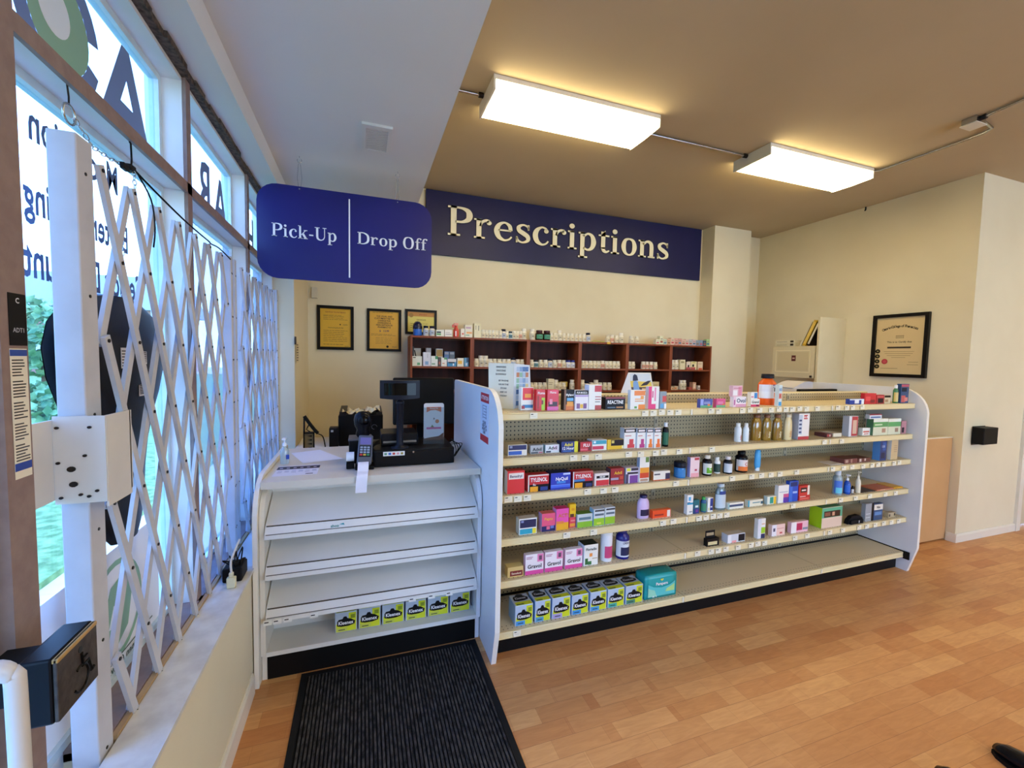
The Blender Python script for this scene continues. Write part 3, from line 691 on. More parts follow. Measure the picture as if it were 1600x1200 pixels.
# safety notice stuck on the window-side end panel (faces -x)
m = MB(); xs = .6274
m.box(xs, .6279, 2.158, 2.322, 1.128, 1.396, paint('d4ddee', .4))
m.box(xs - .0004, xs, 2.158, 2.322, 1.345, 1.396, paint('c8353e', .4)); m.box(xs - .0004, xs, 2.158, 2.322, 1.128, 1.165, paint('c8353e', .4))
m.text('ATTENTION', .03, (xs - .0006, 2.24, 1.36), (0, -1, 0), V, 'f4e8ea', maxw=.14)
for i in range(5): m.box(xs - .0006, xs, 2.20 + .01 * (i % 2), 2.28 - .012 * (i % 3), 1.325 - i * .016, 1.328 - i * .016, '5a6a8a')
m.box(xs - .0006, xs, 2.205, 2.209, 1.255, 1.33, '5a6a8a'); m.box(xs - .0006, xs, 2.275, 2.279, 1.255, 1.33, '5a6a8a')
for i, s in enumerate(('PLEASE', 'KEEP 2 M', 'APART IN', 'LINE')): m.text(s, .022, (xs - .0006, 2.24, 1.228 - i * .018), (0, -1, 0), V, '1e2a50', maxw=.13)
tag(m.build('notice_sticker', org=(xs, 2.24, 1.128)), 'narrow white notice with red header and footer on the tall end panel', 'sticker')

# ------------------------------------------------------------------ sales counter
CTOP = noisy('worktop_laminate', 'd8d0c0', 'ded7c8', scale=3, rough=.35, bump=.01)
CLAM = noisy('counter_laminate', 'dfdcd4', 'e5e2da', scale=3, rough=.4, bump=.01)
ct = thing('sales_counter', 'white laminate sales counter with three sloped display shelves over a black kick plate', 'counter', (.07, 2.6, 0))
def prof_panel(yf, top, r, yb=3.10, toe=None):
    p = [(yf, 0)] if toe is None else [(yf + toe, 0), (yf + toe, .135), (yf, .135)]
    p += [(yf + r - r * math.cos(a), top - r + r * math.sin(a)) for a in [i * PI / 16 for i in range(0, 9)]]
    return p + [(yb, top), (yb, 0)]
part(MB().prism(prof_panel(2.215, .995, .20), 'x', -.484, -.464, CREAM, edge=EDGE), 'end_panel', ct)
part(MB().prism(prof_panel(2.245, .932, .14, toe=.025), 'x', -.462, -.440, CREAM), 'side_panel', ct)
part(MB().prism(prof_panel(2.245, .932, .14, toe=.025), 'x', .600, .622, LAM), 'side_panel', ct)
part(MB().box(-.462, .622, 2.285, 3.08, .936, .971, CTOP, front=CTOP), 'worktop', ct)
m = MB(); m.box(-.440, .600, 2.44, 2.455, .145, .936, CLAM)
for x in (-.26, .44): m.box(x - .005, x + .005, 2.4385, 2.44, .893, .93, BLACK)
part(m, 'back_panel', ct)
for i, zc in enumerate((.772, .576, .368)):
    m = MB(); e = .0008
    zb = zc + .105
    m.prism([(2.438, zb), (2.242, zc), (2.222, zc - .034), (2.216, zc - .056), (2.224, zc - .060), (2.236, zc - .030), (2.438, zb - .014)], 'x', -.435, .595, CLAM)
    s = part(m, 'sloped_shelf', ct)
    part(MB().box(-.43, .585, 2.2400, 2.2440, zc - .005, zc + .0020, paint('4a4034')), 'shelf_groove', s)
    part(MB().box(-.43, .575, 2.2200, 2.2230, zc - .037, zc - .0335, paint('6a6258')), 'label_groove', s)
    if i == 2:
        for x in (-.425, -.385, -.34, -.225, .245, .345, .44):
            q = MB(); q.box(x - .018, x + .018, 2.2130, 2.2145, zc - .064, zc - .040, paint('f0eee6', .5)); q.box(x - .014, x + .004, 2.2126, 2.2130, zc - .052, zc - .047, '24201e'); part(q, 'price_tag', s)
    if i == 0:
        q = MB(); q.text('shop', .02, (-.13, 2.2238, zc - .03), (1, 0, 0), V, '2a8a80'); q.prism([(-.11, zc - .018), (-.09, zc - .012), (-.085, zc - .022)], 'y', 2.2235, 2.2238, '2f9aa0'); part(q, 'sticker', s)
part(MB().box(-.439, .599, 2.245, 2.44, .128, .15, CLAM), 'base_shelf', ct)
part(MB().box(-.439, .599, 2.268, 2.285, 0, .128, BLACK), 'kick_plate', ct)

# floor mat
t = thing('floor_mat', 'black ribbed entrance mat with a rubber border in front of the counter', 'mat', (.155, 1.3, 0))
RUB = paint('17181a', .6)
m = MB(); mx0, mx1, my0, my1 = -.287, .597, .35, 2.25
m.box(mx0, mx1, my0, my1, .0005, .004, RUB)
for a, b, c, d in ((mx0, mx0 + .028, my0, my1), (mx1 - .028, mx1, my0, my1), (mx0 + .028, mx1 - .028, my1 - .028, my1), (mx0 + .028, mx1 - .028, my0, my0 + .028)): m.box(a, b, c, d, .004, .0065, RUB)
part(m, 'rubber_border', t)
m = MB(); CARP = noisy('mat_pile', '1c1c1c', '4c4845', scale=70, rough=.95, bump=.6, bscale=300, stretch=(1, .35, 1)); m.box(mx0 + .03, mx1 - .03, my0 + .03, my1 - .03, .004, .0065, paint('0c0c0d', .9))
x = mx0 + .036
while x < mx1 - .04: m.box(x, x + .0085, my0 + .03, my1 - .035, .0065, .0115, CARP); x += .0155
part(m, 'ribbed_pile', t)

# low swing gate between shelving and wall
t = thing('swing_gate', 'plain beige half-height swing panel between the shelving and the right wall', 'swing gate', (4.55, 2.345, 0))
part(MB().cbox(4.03, 5.082, 2.325, 2.365, .012, .95, noisy('beige_panel', 'c79a66', 'cc9f6c', scale=4, rough=.55, bump=0), .003), 'panel', t); part(MB().box(4.03, 5.082, 2.322, 2.368, .951, .957, CREAM), 'top_cap', t)

# ------------------------------------------------------------------ folding security gates in the window bay
GW = noisy('gate_enamel', 'bcbcc2', 'c4c4ca', scale=12, rough=.4, bump=0)
def gate(label, ymin, ymax, yfirst, posts):
    t = thing('folding_gate', label, 'security gate', (-.606, (ymin + ymax) / 2, .60))
    dz, dy, top, rows = .2050, .0775, 2.02, 7
    for sgn, xx in ((1, -.5995), (-1, -.6115)):
        k = -8
        while yfirst + .155 * k < ymax + 1.2:
            y0 = yfirst + .155 * k; k += 1
            a = (y0, top); b = (y0 + sgn * dy * rows, top - dz * rows)
            # clip to the panel width
            ts = sorted(((ymin - a[0]) / (b[0] - a[0]), (ymax - a[0]) / (b[0] - a[0])))
            t0, t1 = max(0, ts[0]), min(1, ts[1])
            if t1 - t0 < .10: continue
            t0 = math.ceil(t0 * rows - 1e-6) / rows if t0 > 0 else 0; t1 = math.floor(t1 * rows + 1e-6) / rows if t1 < 1 else 1
            if t1 - t0 < .10: continue
            p = Vector((xx, a[0] + (b[0] - a[0]) * t0, a[1] + (b[1] - a[1]) * t0)); q = Vector((xx, a[0] + (b[0] - a[0]) * t1, a[1] + (b[1] - a[1]) * t1))
            d = (q - p).normalized(); p = p - d * .012; q = q + d * .012; w = Vector((0, -d.z, d.y)) * .0120; h = Vector((.0052, 0, 0))
            m = MB(); vs = [p - w - h, p + w - h, p + w + h, p - w + h, q - w - h, q + w - h, q + w + h, q - w + h]
            m.add(vs, [(0, 1, 2, 3), (7, 6, 5, 4), (0, 4, 5, 1), (1, 5, 6, 2), (2, 6, 7, 3), (3, 7, 4, 0)], GW)
            if sgn == 1:
                for i in range(int(round(t0 * rows)), int(round(t1 * rows)) + 1):
                    yy = a[0] + dy * i; zz = top - dz * i
                    m.prism([(yy + .0048 * math.cos(c * PI / 4), zz + .0048 * math.sin(c * PI / 4)) for c in range(8)], 'x', xx + .0052, xx + .0080, DARKMETAL)
            part(m, 'slat', t)
    for x0, x1, y0, y1, z0, z1 in posts:
        m = MB(); m.cbox(x0, x1, y0, y1, z0, z1, GW, .003)
        for i in range(7):
            z = z0 + .12 + i * (z1 - z0 - .2) / 6
            m.prism([(y0 + (y1 - y0) * .5 + .004 * math.cos(c * PI / 4), z + .004 * math.sin(c * PI / 4)) for c in range(8)], 'x', x1, x1 + .0015, DARKMETAL)
        part(m, 'post', t)
    return t
g1 = gate('white folding lattice gate across the nearest window bays, in front of the black case', 1.312, 2.40, 1.333, [(-.656, -.603, 1.250, 1.312, .20, 2.07), (-.640, -.596, 2.405, 2.425, .60, 2.05), (-.640, -.600, 2.43, 2.455, .60, 2.05)])
m = MB()
for x, z in ((-.648, .665), (-.648, .70)): pass
g2 = gate('white folding lattice gate in the furthest window bay, ending at the blue-lit wall', 2.53, 3.60, 2.607, [(-.640, -.600, 2.49, 2.515, .60, 2.05), (-.640, -.600, 3.60, 3.615, .60, 2.06)])
# steel bracket tying the gate post to the door frame
t = thing('gate_bracket', 'folded white steel bracket bolting the gate post to the brown door frame', 'bracket', (-.61, 1.25, 1.26))
m = MB(); W = noisy('bracket_enamel', 'cfccc8', 'd6d4d0', scale=6, rough=.4, bump=0)
m.box(-.660, -.657, 1.108, 1.236, 1.245, 1.428, W); part(m, 'hinge_leaf', t)
m = MB(); m.box(-.656, -.562, 1.233, 1.237, 1.235, 1.436, W)
for x, z in ((-.648, 1.41), (-.59, 1.41), (-.648, 1.33), (-.60, 1.345), (-.625, 1.315), (-.622, 1.28), (-.61, 1.255), (-.58, 1.262), (-.645, 1.25), (-.595, 1.25)):
    r = .008 if z in (1.315, 1.28) else .004
    m.prism([(x + r * math.cos(c * PI / 5), z + r * .8 * math.sin(c * PI / 5)) for c in range(10)], 'y', 1.2305, 1.233, DARKMETAL)
part(m, 'bolt_plate', t)
m = MB(); m.box(-.565, -.561, 1.237, 1.345, 1.222, 1.436, W); m.box(-.572, -.561, 1.340, 1.350, 1.236, 1.436, W); part(m, 'flange', t)
# wheelchair push plate box
t = thing('door_push_button', 'black box with an embossed wheelchair symbol and a wooden rim', 'door opener button', (-.53, .99, .93))
part(MB().cbox(-.553, -.507, .925, 1.046, .934, 1.052, paint('0b0b0d', .35), .004), 'housing', t); part(MB().box(-.620, -.553, .965, 1.02, .955, 1.03, BLACK), 'mounting_arm', t)
m = MB(); m.cbox(-.507, -.500, .927, 1.044, .936, 1.050, noisy('dark_plate', '352d28', '4a4038', scale=60, rough=.5), .002); part(m, 'face_plate', t)
part(MB().cbox(-.509, -.499, .927, 1.044, 1.042, 1.050, paint('b08a4e', .5), .002), 'rim', t)
m = MB(); ax = -.4995; B = paint('0a0a0a', .3)
m.tube([(ax, .988 + .022 * math.cos(a), .972 + .024 * math.sin(a)) for a in [i * PI / 8 - 2.6 for i in range(13)]], .0025, B, seg=6)
m.tube([(ax, .992, 1.018), (ax, .994, .992), (ax, 1.012, .992), (ax, 1.02, .965), (ax, 1.028, .968)], .003, B, seg=6); m.tube([(ax, .993, 1.005), (ax, 1.008, 1.005)], .0025, B, seg=6)
m.add([(ax + v[2] - .003, .990 + v[0], 1.026 + v[1]) for v in MB().lathe([(.006, 0), (.006, .003)], 0, 0, B, seg=12).v], MB().lathe([(.006, 0), (.006, .003)], 0, 0, B, seg=12).f, B)
part(m, 'wheelchair_symbol', t)
# tubular door handle in the corner
t = thing('door_pull_handle', 'thick pale tubular pull handle on the entrance door, cut by the picture corner', 'door handle', (-.56, .80, .7))
m = MB(); hp = cr([(-.648, .78, 1.085), (-.58, .80, 1.105), (-.525, .82, 1.112), (-.503, .83, 1.095), (-.498, .832, 1.04), (-.50, .832, .6), (-.515, .82, .36), (-.58, .80, .33), (-.648, .78, .33)], 5)
m.tube(hp, .0125, paint('cfc9c2', .35), seg=12); part(m, 'tube', t)
# decals on the door post
t = MB(); xx = GX + .0006
t.box(xx, xx + .0006, 1.060, 1.104, 1.592, 1.690, paint('0d0c0e', .5)); t.text('C', .014, (xx + .001, 1.082, 1.672), (0, 1, 0), V, 'd8d8e0'); t.text('ADT1', .012, (xx + .001, 1.082, 1.617), (0, 1, 0), V, 'a8a8b0', maxw=.036)
tag(t.build('security_decal', org=(xx, 1.08, 1.59)), 'black alarm sticker on the brown door post', 'sticker')
t = MB(); t.box(xx, xx + .0006, 1.058, 1.101, 1.338, 1.586, paint('e8e0cc', .5)); t.box(xx + .0006, xx + .0009, 1.058, 1.101, 1.572, 1.584, '2a4a9e'); t.box(xx + .0006, xx + .0009, 1.058, 1.101, 1.353, 1.368, '24409a')
random.seed(12)
for i in range(34):
    if i % 7 != 6: t.box(xx + .0006, xx + .0009, 1.062, 1.062 + random.uniform(.022, .036), 1.563 - i * .0058, 1.5655 - i * .0058, '3a3634')
tag(t.build('instruction_sticker', org=(xx, 1.08, 1.338)), 'tall cream instruction sticker with blue bands on the brown door post', 'sticker')

# black display case leaning behind the gate
t = thing('display_case', 'black pear-shaped padded shell with white labels hanging behind the folding gate', 'display case', (-.68, 1.585, 1.03))
prof = [(1.02, .06), (1.06, .10), (1.12, .125), (1.22, .14), (1.30, .165), (1.38, .21), (1.45, .265), (1.52, .30), (1.59, .312), (1.65, .29), (1.70, .235), (1.73, .15), (1.742, .08)]
m = MB(); yc = 1.585; n = 14; vs = []; fs = []
BK = noisy('black_shell', '0a0a0d', '101016', scale=20, rough=.35, bump=.02)
for z, w in prof:
    for i in range(n + 1):
        a = PI * i / n; vs.append((-.690 + .030 * math.sin(a), yc - w * math.cos(a), z))
for k in range(len(prof) - 1):
    for i in range(n): p = k * (n + 1) + i; fs.append((p, p + 1, p + n + 2, p + n + 1))
m.add(vs, fs, BK, True)
b = [(-.692, yc - w, z) for z, w in prof] + [(-.692, yc + w, z) for z, w in reversed(prof)]
m.add(b, [list(range(len(b)))], BK); part(m, 'shell', t)
m = MB(); m.tube([(-.684, 1.405, 1.36), (-.684, 1.37, 1.18), (-.684, 1.365, 1.02)], .006, BK); part(m, 'cord', t)
for y, z, w, h in ((1.54, 1.535, .06, .06), (1.66, 1.545, .035, .04), (1.64, 1.445, .045, .035), (1.55, 1.505, .025, .014)):
    m = MB(); m.box(-.6600, -.6588, y, y + w, z, z + h, 'e6e6ea')
    for i in range(6): m.box(-.6588, -.6585, y + .004, y + w - .004, z + .006 + i * h / 7, z + .009 + i * h / 7, '2a2a30')
    part(m, 'label', t)
# chains, hooks, cable above the gate
def chain(name, label, pts, pitch=.016):
    t = thing(name, label, 'chain', pts[0]); m = MB(); P = [Vector(p) for p in pts]; dist = 0; i = 0; pos = []
    for a, b in zip(P[:-1], P[1:]):
        l = (b - a).length; nn = max(1, int(l / pitch))
        for k in range(nn): pos.append((a + (b - a) * (k + .5) / nn, (b - a).normalized()))
    for i, (c, d) in enumerate(pos):
        s = d.orthogonal().normalized(); 
        if i % 2: s = d.cross(s)
        m.tube([c + d * (pitch * .62 * math.cos(q)) + s * (.0045 * math.sin(q)) for q in [j * PI / 4 for j in range(9)]], .0013, CHROME, seg=5)
    part(m, 'links', t); return t
c1 = chain('hanging_chain', 'steel chain draped from the ring above the gate post to the dark clamp', [(-.630, 1.30, 2.12), (-.628, 1.37, 2.085), (-.626, 1.44, 2.088), (-.622, 1.52, 2.10)])
m = MB(); m.tube([(-.630, 1.285 + .022 * math.cos(a), 2.12 + .022 * math.sin(a)) for a in [i * PI / 8 for i in range(17)]], .0025, CHROME, seg=6); m.tube([(-.632, 1.285, 2.188), (-.632, 1.29, 2.16), (-.630, 1.285, 2.14)], .002, DARKMETAL, seg=6); part(m, 'ring', c1)
chain('hanging_chain', 'steel chain hanging straight down in front of the blue-lettered glass', [(-.672, 1.60, 1.98), (-.676, 1.60, 1.738)])
chain('hanging_chain', 'short steel chain holding the second lattice tip to the dark clamp', [(-.608, 1.52, 2.09), (-.605, 1.517, 2.04)], pitch=.012)
t = thing('cable_clamp', 'dark clamp with a hook screwed into the window head above the lattice', 'clamp', (-.615, 1.53, 2.12))
m = MB(); m.cbox(-.625, -.607, 1.505, 1.535, 2.088, 2.106, BLACK, .003); m.cbox(-.622, -.610, 1.475, 1.505, 2.080, 2.098, BLACK, .003); part(m, 'body', t)
m = MB(); m.tube([(-.618, 1.53, 2.1), (-.622, 1.545, 2.13), (-.624, 1.548, 2.175), (-.630, 1.556, 2.183)], .0025, BLACK, seg=6); part(m, 'hook', t)
t = MB(); cp = cr([(-.612, 1.52, 2.10), (-.600, 1.62, 2.075), (-.590, 1.80, 2.048), (-.590, 1.96, 2.04), (-.592, 2.08, 2.038), (-.594, 2.12, 2.036), (-.592, 2.20, 2.041), (-.592, 2.30, 2.036), (-.596, 2.40, 2.032)], 5)
t.tube(cp, .003, BLACK, seg=6); t.tube(cr([(-.612, 1.54, 2.10), (-.600, 1.60, 2.04), (-.596, 1.61, 1.96), (-.597, 1.60, 1.90)], 5), .0022, BLACK, seg=6)
tag(t.build('black_cable', org=(-.612, 1.52, 2.10)), 'thin black cable strung along the tips of the lattice gate', 'cable')

# power adaptor and cables at the end of the sill
t = thing('power_block', 'black power block with tangled leads on the sill against the counter', 'power block', (-.535, 2.17, .589))
m = MB(); m.cbox(-.575, -.500, 2.10, 2.20, .5895, .650, BLACK, .006); part(m, 'body', t)
m = MB()
for i in range(4): m.tube(cr([(-.55 + i * .012, 2.14, .65), (-.57 + i * .02, 2.10 + .02 * i, .69 + .01 * i), (-.53, 2.12, .67 - .01 * i), (-.51 + .002 * i, 2.18, .66)], 5), .003, BLACK, seg=6)
part(m, 'lead', t)
t = thing('power_plug', 'cream power plug on a white lead standing on the sill', 'plug', (-.525, 2.06, .589))
m = MB(); m.cbox(-.545, -.512, 2.045, 2.068, .5895, .635, paint('ded8b4', .4), .004); m.cbox(-.537, -.520, 2.048, 2.065, .635, .655, paint('ded8b4', .4), .004); part(m, 'body', t)
m = MB(); m.tube(cr([(-.528, 2.056, .655), (-.530, 2.060, .70), (-.520, 2.08, .74), (-.506, 2.10, .78)], 5), .0045, paint('d8d4cc', .4)); part(m, 'lead', t)

# ------------------------------------------------------------------ goods on the counter worktop
ZT = .9712
t = thing('hand_sanitizer', 'clear pump bottle with a blue label by the gate end of the worktop', 'pump bottle', (-.415, 2.66, ZT))
m = MB(); m.lathe([(.020, 0), (.023, .004), (.023, .070), (.018, .085), (.009, .092), (.009, .1)], -.415, 2.66, clear('clear_plastic', 'dfeef4', .1, .6, .1), z=ZT, caps=False); part(m, 'bottle', t)
m = MB(); m.lathe([(.011, .1), (.011, .115), (.004, .118), (.004, .14)], -.415, 2.66, paint('e8eef4', .3), z=ZT); m.cbox(-.424, -.404, 2.625, 2.668, ZT + .138, ZT + .149, paint('e8eef4', .3), .003); part(m, 'pump', t)
m = MB(); m.box(-.404, -.388, 2.634, 2.635, ZT + .03, ZT + .055, '2f4fae'); part(m, 'label', t)
m = MB(); m.add([(-.42, 2.93, ZT + .0006), (-.262, 2.995, ZT + .0006), (-.11, 2.70, ZT + .0006), (-.32, 2.64, ZT + .0006)], [(0, 3, 2, 1)], paint('e9ebf4', .6)); m.add([(-.42, 2.93, ZT + .0012), (-.262, 2.995, ZT + .0012), (-.11, 2.70, ZT + .0012), (-.32, 2.64, ZT + .0012)], [(0, 1, 2, 3)], paint('e9ebf4', .6))
tag(m.build('paper_sheet', org=(-.28, 2.8, ZT)), 'blank white paper sheet lying askew on the worktop', 'paper')
m = MB(); z = ZT + .0008
m.box(-.432, -.224, 2.385, 2.592, ZT + .0002, z, paint('e6e4ec', .5)); m.box(-.432, -.224, 2.515, 2.575, z, z + .0003, paint('221c38', .5))
for i in range(6): m.box(-.42 + i * .033, -.405 + i * .033, 2.535, 2.55, z + .0003, z + .0006, 'c8c4d8'); m.box(-.42 + i * .033, -.398 + i * .033, 2.45 + .01 * (i % 2), 2.457 + .01 * (i % 2), z, z + .0003, '8a86a0'); m.box(-.42 + i * .033, -.40 + i * .033, 2.48, 2.485, z, z + .0003, '6a86b0')
m.box(-.28, -.245, 2.40, 2.412, z, z + .0003, '2a2430')
tag(m.build('flyer', org=(-.33, 2.49, ZT)), 'printed flyer with a dark purple band near the front edge of the worktop', 'flyer')
# card terminal
t = thing('payment_terminal', 'silver and dark card terminal tilted on a stand with a curling receipt', 'payment terminal', (.01, 2.43, ZT))
m = MB(); m.cbox(-.04, .058, 2.40, 2.50, ZT + .0005, ZT + .02, BLACK, .005); m.cbox(-.02, .04, 2.44, 2.50, ZT + .015, ZT + .07, BLACK, .005); part(m, 'stand', t)
bm = bmesh.new(); bmesh.ops.create_cube(bm, size=1)
for vv in bm.verts: vv.co = Vector((vv.co.x * .076, vv.co.y * .165, vv.co.z * .034))
bmesh.ops.bevel(bm, geom=bm.edges[:], offset=.008, segments=3, affect='EDGES', profile=.5)
MT = Matrix.Translation((.012, 2.455, ZT + .098)) @ Matrix.Rotation(math.radians(58), 4, 'X') @ Matrix.Rotation(math.radians(-4), 4, 'Z')
m = MB(); m.bm(bm, paint('5a5c66', .35), M=MT); part(m, 'body', t)
def onT(m, x0, x1, y0, y1, col, h=.0178):
    m.add([tuple(MT @ Vector((x, y, h))) for x, y in ((x0, y0), (x1, y0), (x1, y1), (x0, y1))], [(0, 1, 2, 3)], col)
m = MB(); onT(m, -.028, .028, .026, .066, paint('7c74b0', .25)); part(m, 'screen', t)
m = MB(); onT(m, -.030, .030, -.045, .020, paint('1a1c22', .4))
for r in range(4):
    for c in range(3 if r else 3): onT(m, -.026 + c * .018, -.012 + c * .018, .004 - r * .014, .014 - r * .014, ('9aa6b8' if r < 3 else ['c83a3a', 'd8b040', '3a8a5a'][c]), .0183)
part(m, 'keypad', t)
m = MB(); pts = [(-.025, 2.374, ZT + .052), (-.025, 2.35, ZT + .045), (-.027, 2.318, ZT + .018), (-.030, 2.276, ZT + .003), (-.034, 2.262, ZT - .035), (-.036, 2.258, ZT - .078)]
pts = cr(pts, 4); vs = [p for p in pts] + [(p[0] + .054, p[1], p[2]) for p in pts]; n = len(pts)
m.add(vs, [(i, i + 1, n + i + 1, n + i) for i in range(n - 1)], paint('eceaf4', .6)); part(m, 'receipt', t)
t = thing('tape_dispenser', 'small black dispenser holding a white roll left of the card terminal', 'dispenser', (-.05, 2.47, ZT))
m = MB(); m.cbox(-.085, -.045, 2.44, 2.50, ZT + .0005, ZT + .035, BLACK, .004); part(m, 'base', t)
m = MB(); m.add([(-.085 + v[2], 2.47 + v[0], ZT + .062 + v[1]) for v in MB().lathe([(.026, 0), (.026, .04)], 0, 0, 'ffffff').v], MB().lathe([(.026, 0), (.026, .04)], 0, 0, 'ffffff').f, paint('eaeef6', .6)); part(m, 'roll', t)
# barcode scanner on a box-like stand
t = thing('barcode_scanner', 'hooded black presentation scanner on a dark stand behind the card terminal', 'scanner', (0, 2.60, ZT))
m = MB(); m.cbox(-.075, .048, 2.56, 2.70, ZT + .0005, ZT + .13, paint('121114', .4), .006); m.cbox(-.078, .050, 2.555, 2.70, ZT + .13, ZT + .142, paint('56565c', .4), .004); part(m, 'stand', t)
m = MB(); m.lathe([(.030, .143), (.040, .16), (.034, .185), (.046, .21), (.050, .245), (.043, .275), (.024, .29), (0, .294)], 0, 2.62, paint('141318', .25), z=ZT, sx=1, sy=.9, caps=False); part(m, 'hood', t)
m = MB(); m.add([(.004 + v[0], 2.583 - v[2], ZT + .243 + v[1]) for v in MB().lathe([(.030, 0), (.026, .006), (.010, .010), (0, .011)], 0, 0, 'ffffff', caps=False).v], MB().lathe([(.030, 0), (.026, .006), (.010, .010), (0, .011)], 0, 0, 'ffffff', caps=False).f, paint('08080c', .08), True); part(m, 'lens_window', t)
# cash drawer, receipt printer, pole display, monitor, card
t = thing('cash_drawer', 'wide black cash drawer with a strip of card logos on its front', 'cash drawer', (.28, 2.6, ZT))
m = MB(); m.cbox(.055, .505, 2.445, 2.80, ZT + .0005, ZT + .092, paint('0f0e10', .4), .004); part(m, 'body', t)
m = MB(); m.cbox(.062, .498, 2.438, 2.446, ZT + .010, ZT + .082, paint('0b0a0c', .35), .003); dd = part(m, 'drawer_front', t)
m = MB(); m.box(.106, .222, 2.4365, 2.4378, ZT + .062, ZT + .086, 'eeeae2')
for i, c in enumerate(('6a9a7a', '2f6ac0', 'c83a32', 'e0a0a0', 'a08a3a')): m.box(.112 + i * .022, .126 + i * .022, 2.436, 2.4365, ZT + .068, ZT + .080, c)
part(m, 'card_logo_strip', dd)
m = MB(); m.add([(.27 + v[0] * .5, 2.438 - v[2] * .3, ZT + .09 - .012 + v[1] * .5) for v in MB().lathe([(.010, 0), (.010, .006)], 0, 0, 'ffffff').v], MB().lathe([(.010, 0), (.010, .006)], 0, 0, 'ffffff').f, CHROME); part(m, 'lock', dd)
t = thing('receipt_printer', 'low black receipt printer on top of the cash drawer', 'receipt printer', (.19, 2.62, ZT + .0925))
m = MB(); m.cbox(.10, .31, 2.56, 2.76, ZT + .0928, ZT + .165, paint('141316', .35), .008); part(m, 'body', t)
m = MB(); m.cbox(.11, .30, 2.555, 2.60, ZT + .110, ZT + .122, paint('8c8478', .3), .003); part(m, 'paper_slot', t)
t = thing('pole_display', 'black customer pole display with a wide dark screen above the cash drawer', 'pole display', (.208, 2.51, ZT + .0925))
px, pyy = .2, 2.50
m = MB(); m.lathe([(.05, 0), (.05, .006), (.022, .012), (.0195, .03), (.0195, .25), (.023, .252), (.023, .268), (.015, .27), (.015, .29)], px, pyy, paint('1d1d24', .3), z=ZT + .0928, seg=16); part(m, 'pole', t)
m = MB(); n = 10; x0, x1 = .09, .308; fr = []
for i in range(n + 1):
    u = i / n; x = x0 + (x1 - x0) * u; bulge = .02 * math.sin(PI * u); fr.append((x, bulge))
zb, zt = 1.350, 1.450
vs = [(x, pyy - .02 - b * .6, zb - b * .35) for x, b in fr] + [(x, pyy - .02 - b * .6, zt) for x, b in fr] + [(x, pyy + .03, zb + .01) for x, b in fr] + [(x, pyy + .03, zt) for x, b in fr]; q = n + 1
fs = [(i, i + 1, q + i + 1, q + i) for i in range(n)] + [(2 * q + i, 3 * q + i, 3 * q + i + 1, 2 * q + i + 1) for i in range(n)] + [(q + i, q + i + 1, 3 * q + i + 1, 3 * q + i) for i in range(n)] + [(i, 2 * q + i, 2 * q + i + 1, i + 1) for i in range(n)] + [(0, q, 3 * q, 2 * q), (n, 2 * q + n, 3 * q + n, q + n)]
m.add(vs, fs, paint('191a26', .35)); part(m, 'display_head', t)
m = MB(); vs = [(x0 + .022 + (x1 - x0 - .044) * i / n, pyy - .0208 - .012 * math.sin(PI * (.1 + .8 * i / n)), z) for z in (1.368, 1.436) for i in range(n + 1)]
m.add(vs, [(i, i + 1, q + i + 1, q + i) for i in range(n)], paint('05070a', .06), True); part(m, 'screen', t)
t = thing('monitor', 'black flat monitor seen from behind, standing behind the pole display', 'monitor', (.38, 2.9, ZT))
bm = bmesh.new(); bmesh.ops.create_cube(bm, size=1)
for vv in bm.verts: vv.co = Vector((vv.co.x * .40, vv.co.y * .035, vv.co.z * .31))
bmesh.ops.bevel(bm, geom=bm.edges[:], offset=.010, segments=2, affect='EDGES', profile=.5)
MM = Matrix.Translation((.385, 2.88, 1.292)) @ Matrix.Rotation(math.radians(-3), 4, 'Z') @ Matrix.Rotation(math.radians(-6), 4, 'X')
m = MB(); m.bm(bm, paint('0a090a', .4), M=MM); part(m, 'housing', t)
m = MB(); m.cbox(.34, .42, 2.885, 2.905, ZT + .012, 1.22, BLACK, .004); m.cbox(.25, .54, 2.82, 3.0, ZT + .0005, ZT + .014, BLACK, .005); part(m, 'stand', t)
t = thing('card_holder', 'white and orange card standing upright in a clear holder on the cash drawer', 'card holder', (.405, 2.56, ZT + .0925))
zc = ZT + .0930; hx0, hx1 = .345, .465
m = MB(); m.prism(rrect(hx0, hx1, zc + .03, zc + .245, .012, 4), 'y', 2.575, 2.580, paint('f4f0ee', .4)); part(m, 'card', t)
m = MB(); y = 2.5745
m.prism([(hx0 + .016, zc + .222), (hx0 + .016, zc + .19), (hx0 + .04, zc + .202), (hx0 + .07, zc + .204), (hx1 - .016, zc + .19), (hx1 - .016, zc + .222)], 'y', y, y + .0005, 'ea6a3c')
m.text('Rewards', .014, ((hx0 + hx1) / 2, y - .0002, zc + .21), (1, 0, 0), V, 'ffe8dc')
m.prism([(.425 + .012 * math.cos(a * PI / 8), zc + .135 + .012 * math.sin(a * PI / 8)) for a in range(16)], 'y', y, y + .0005, 'f0823c')
m.box(hx0 + .016, hx1 - .016, y, y + .0005, zc + .088, zc + .100, 'e05a9a'); m.prism([(hx0 + .04, zc + .1), (hx0 + .05, zc + .115), (hx0 + .062, zc + .1)], 'y', y, y + .0005, '6a8a4a'); m.prism([(.405, zc + .16), (.412, zc + .148), (.40, zc + .146)], 'y', y, y + .0005, '7a6a6a')
m.prism([(hx0, zc + .03), (hx1 - .002, zc + .03), (hx1 - .002, zc + .065), (hx0 + .09, zc + .045), (hx0 + .02, zc + .036)], 'y', y - .0004, y, '14121a')
part(m, 'card_print', t)
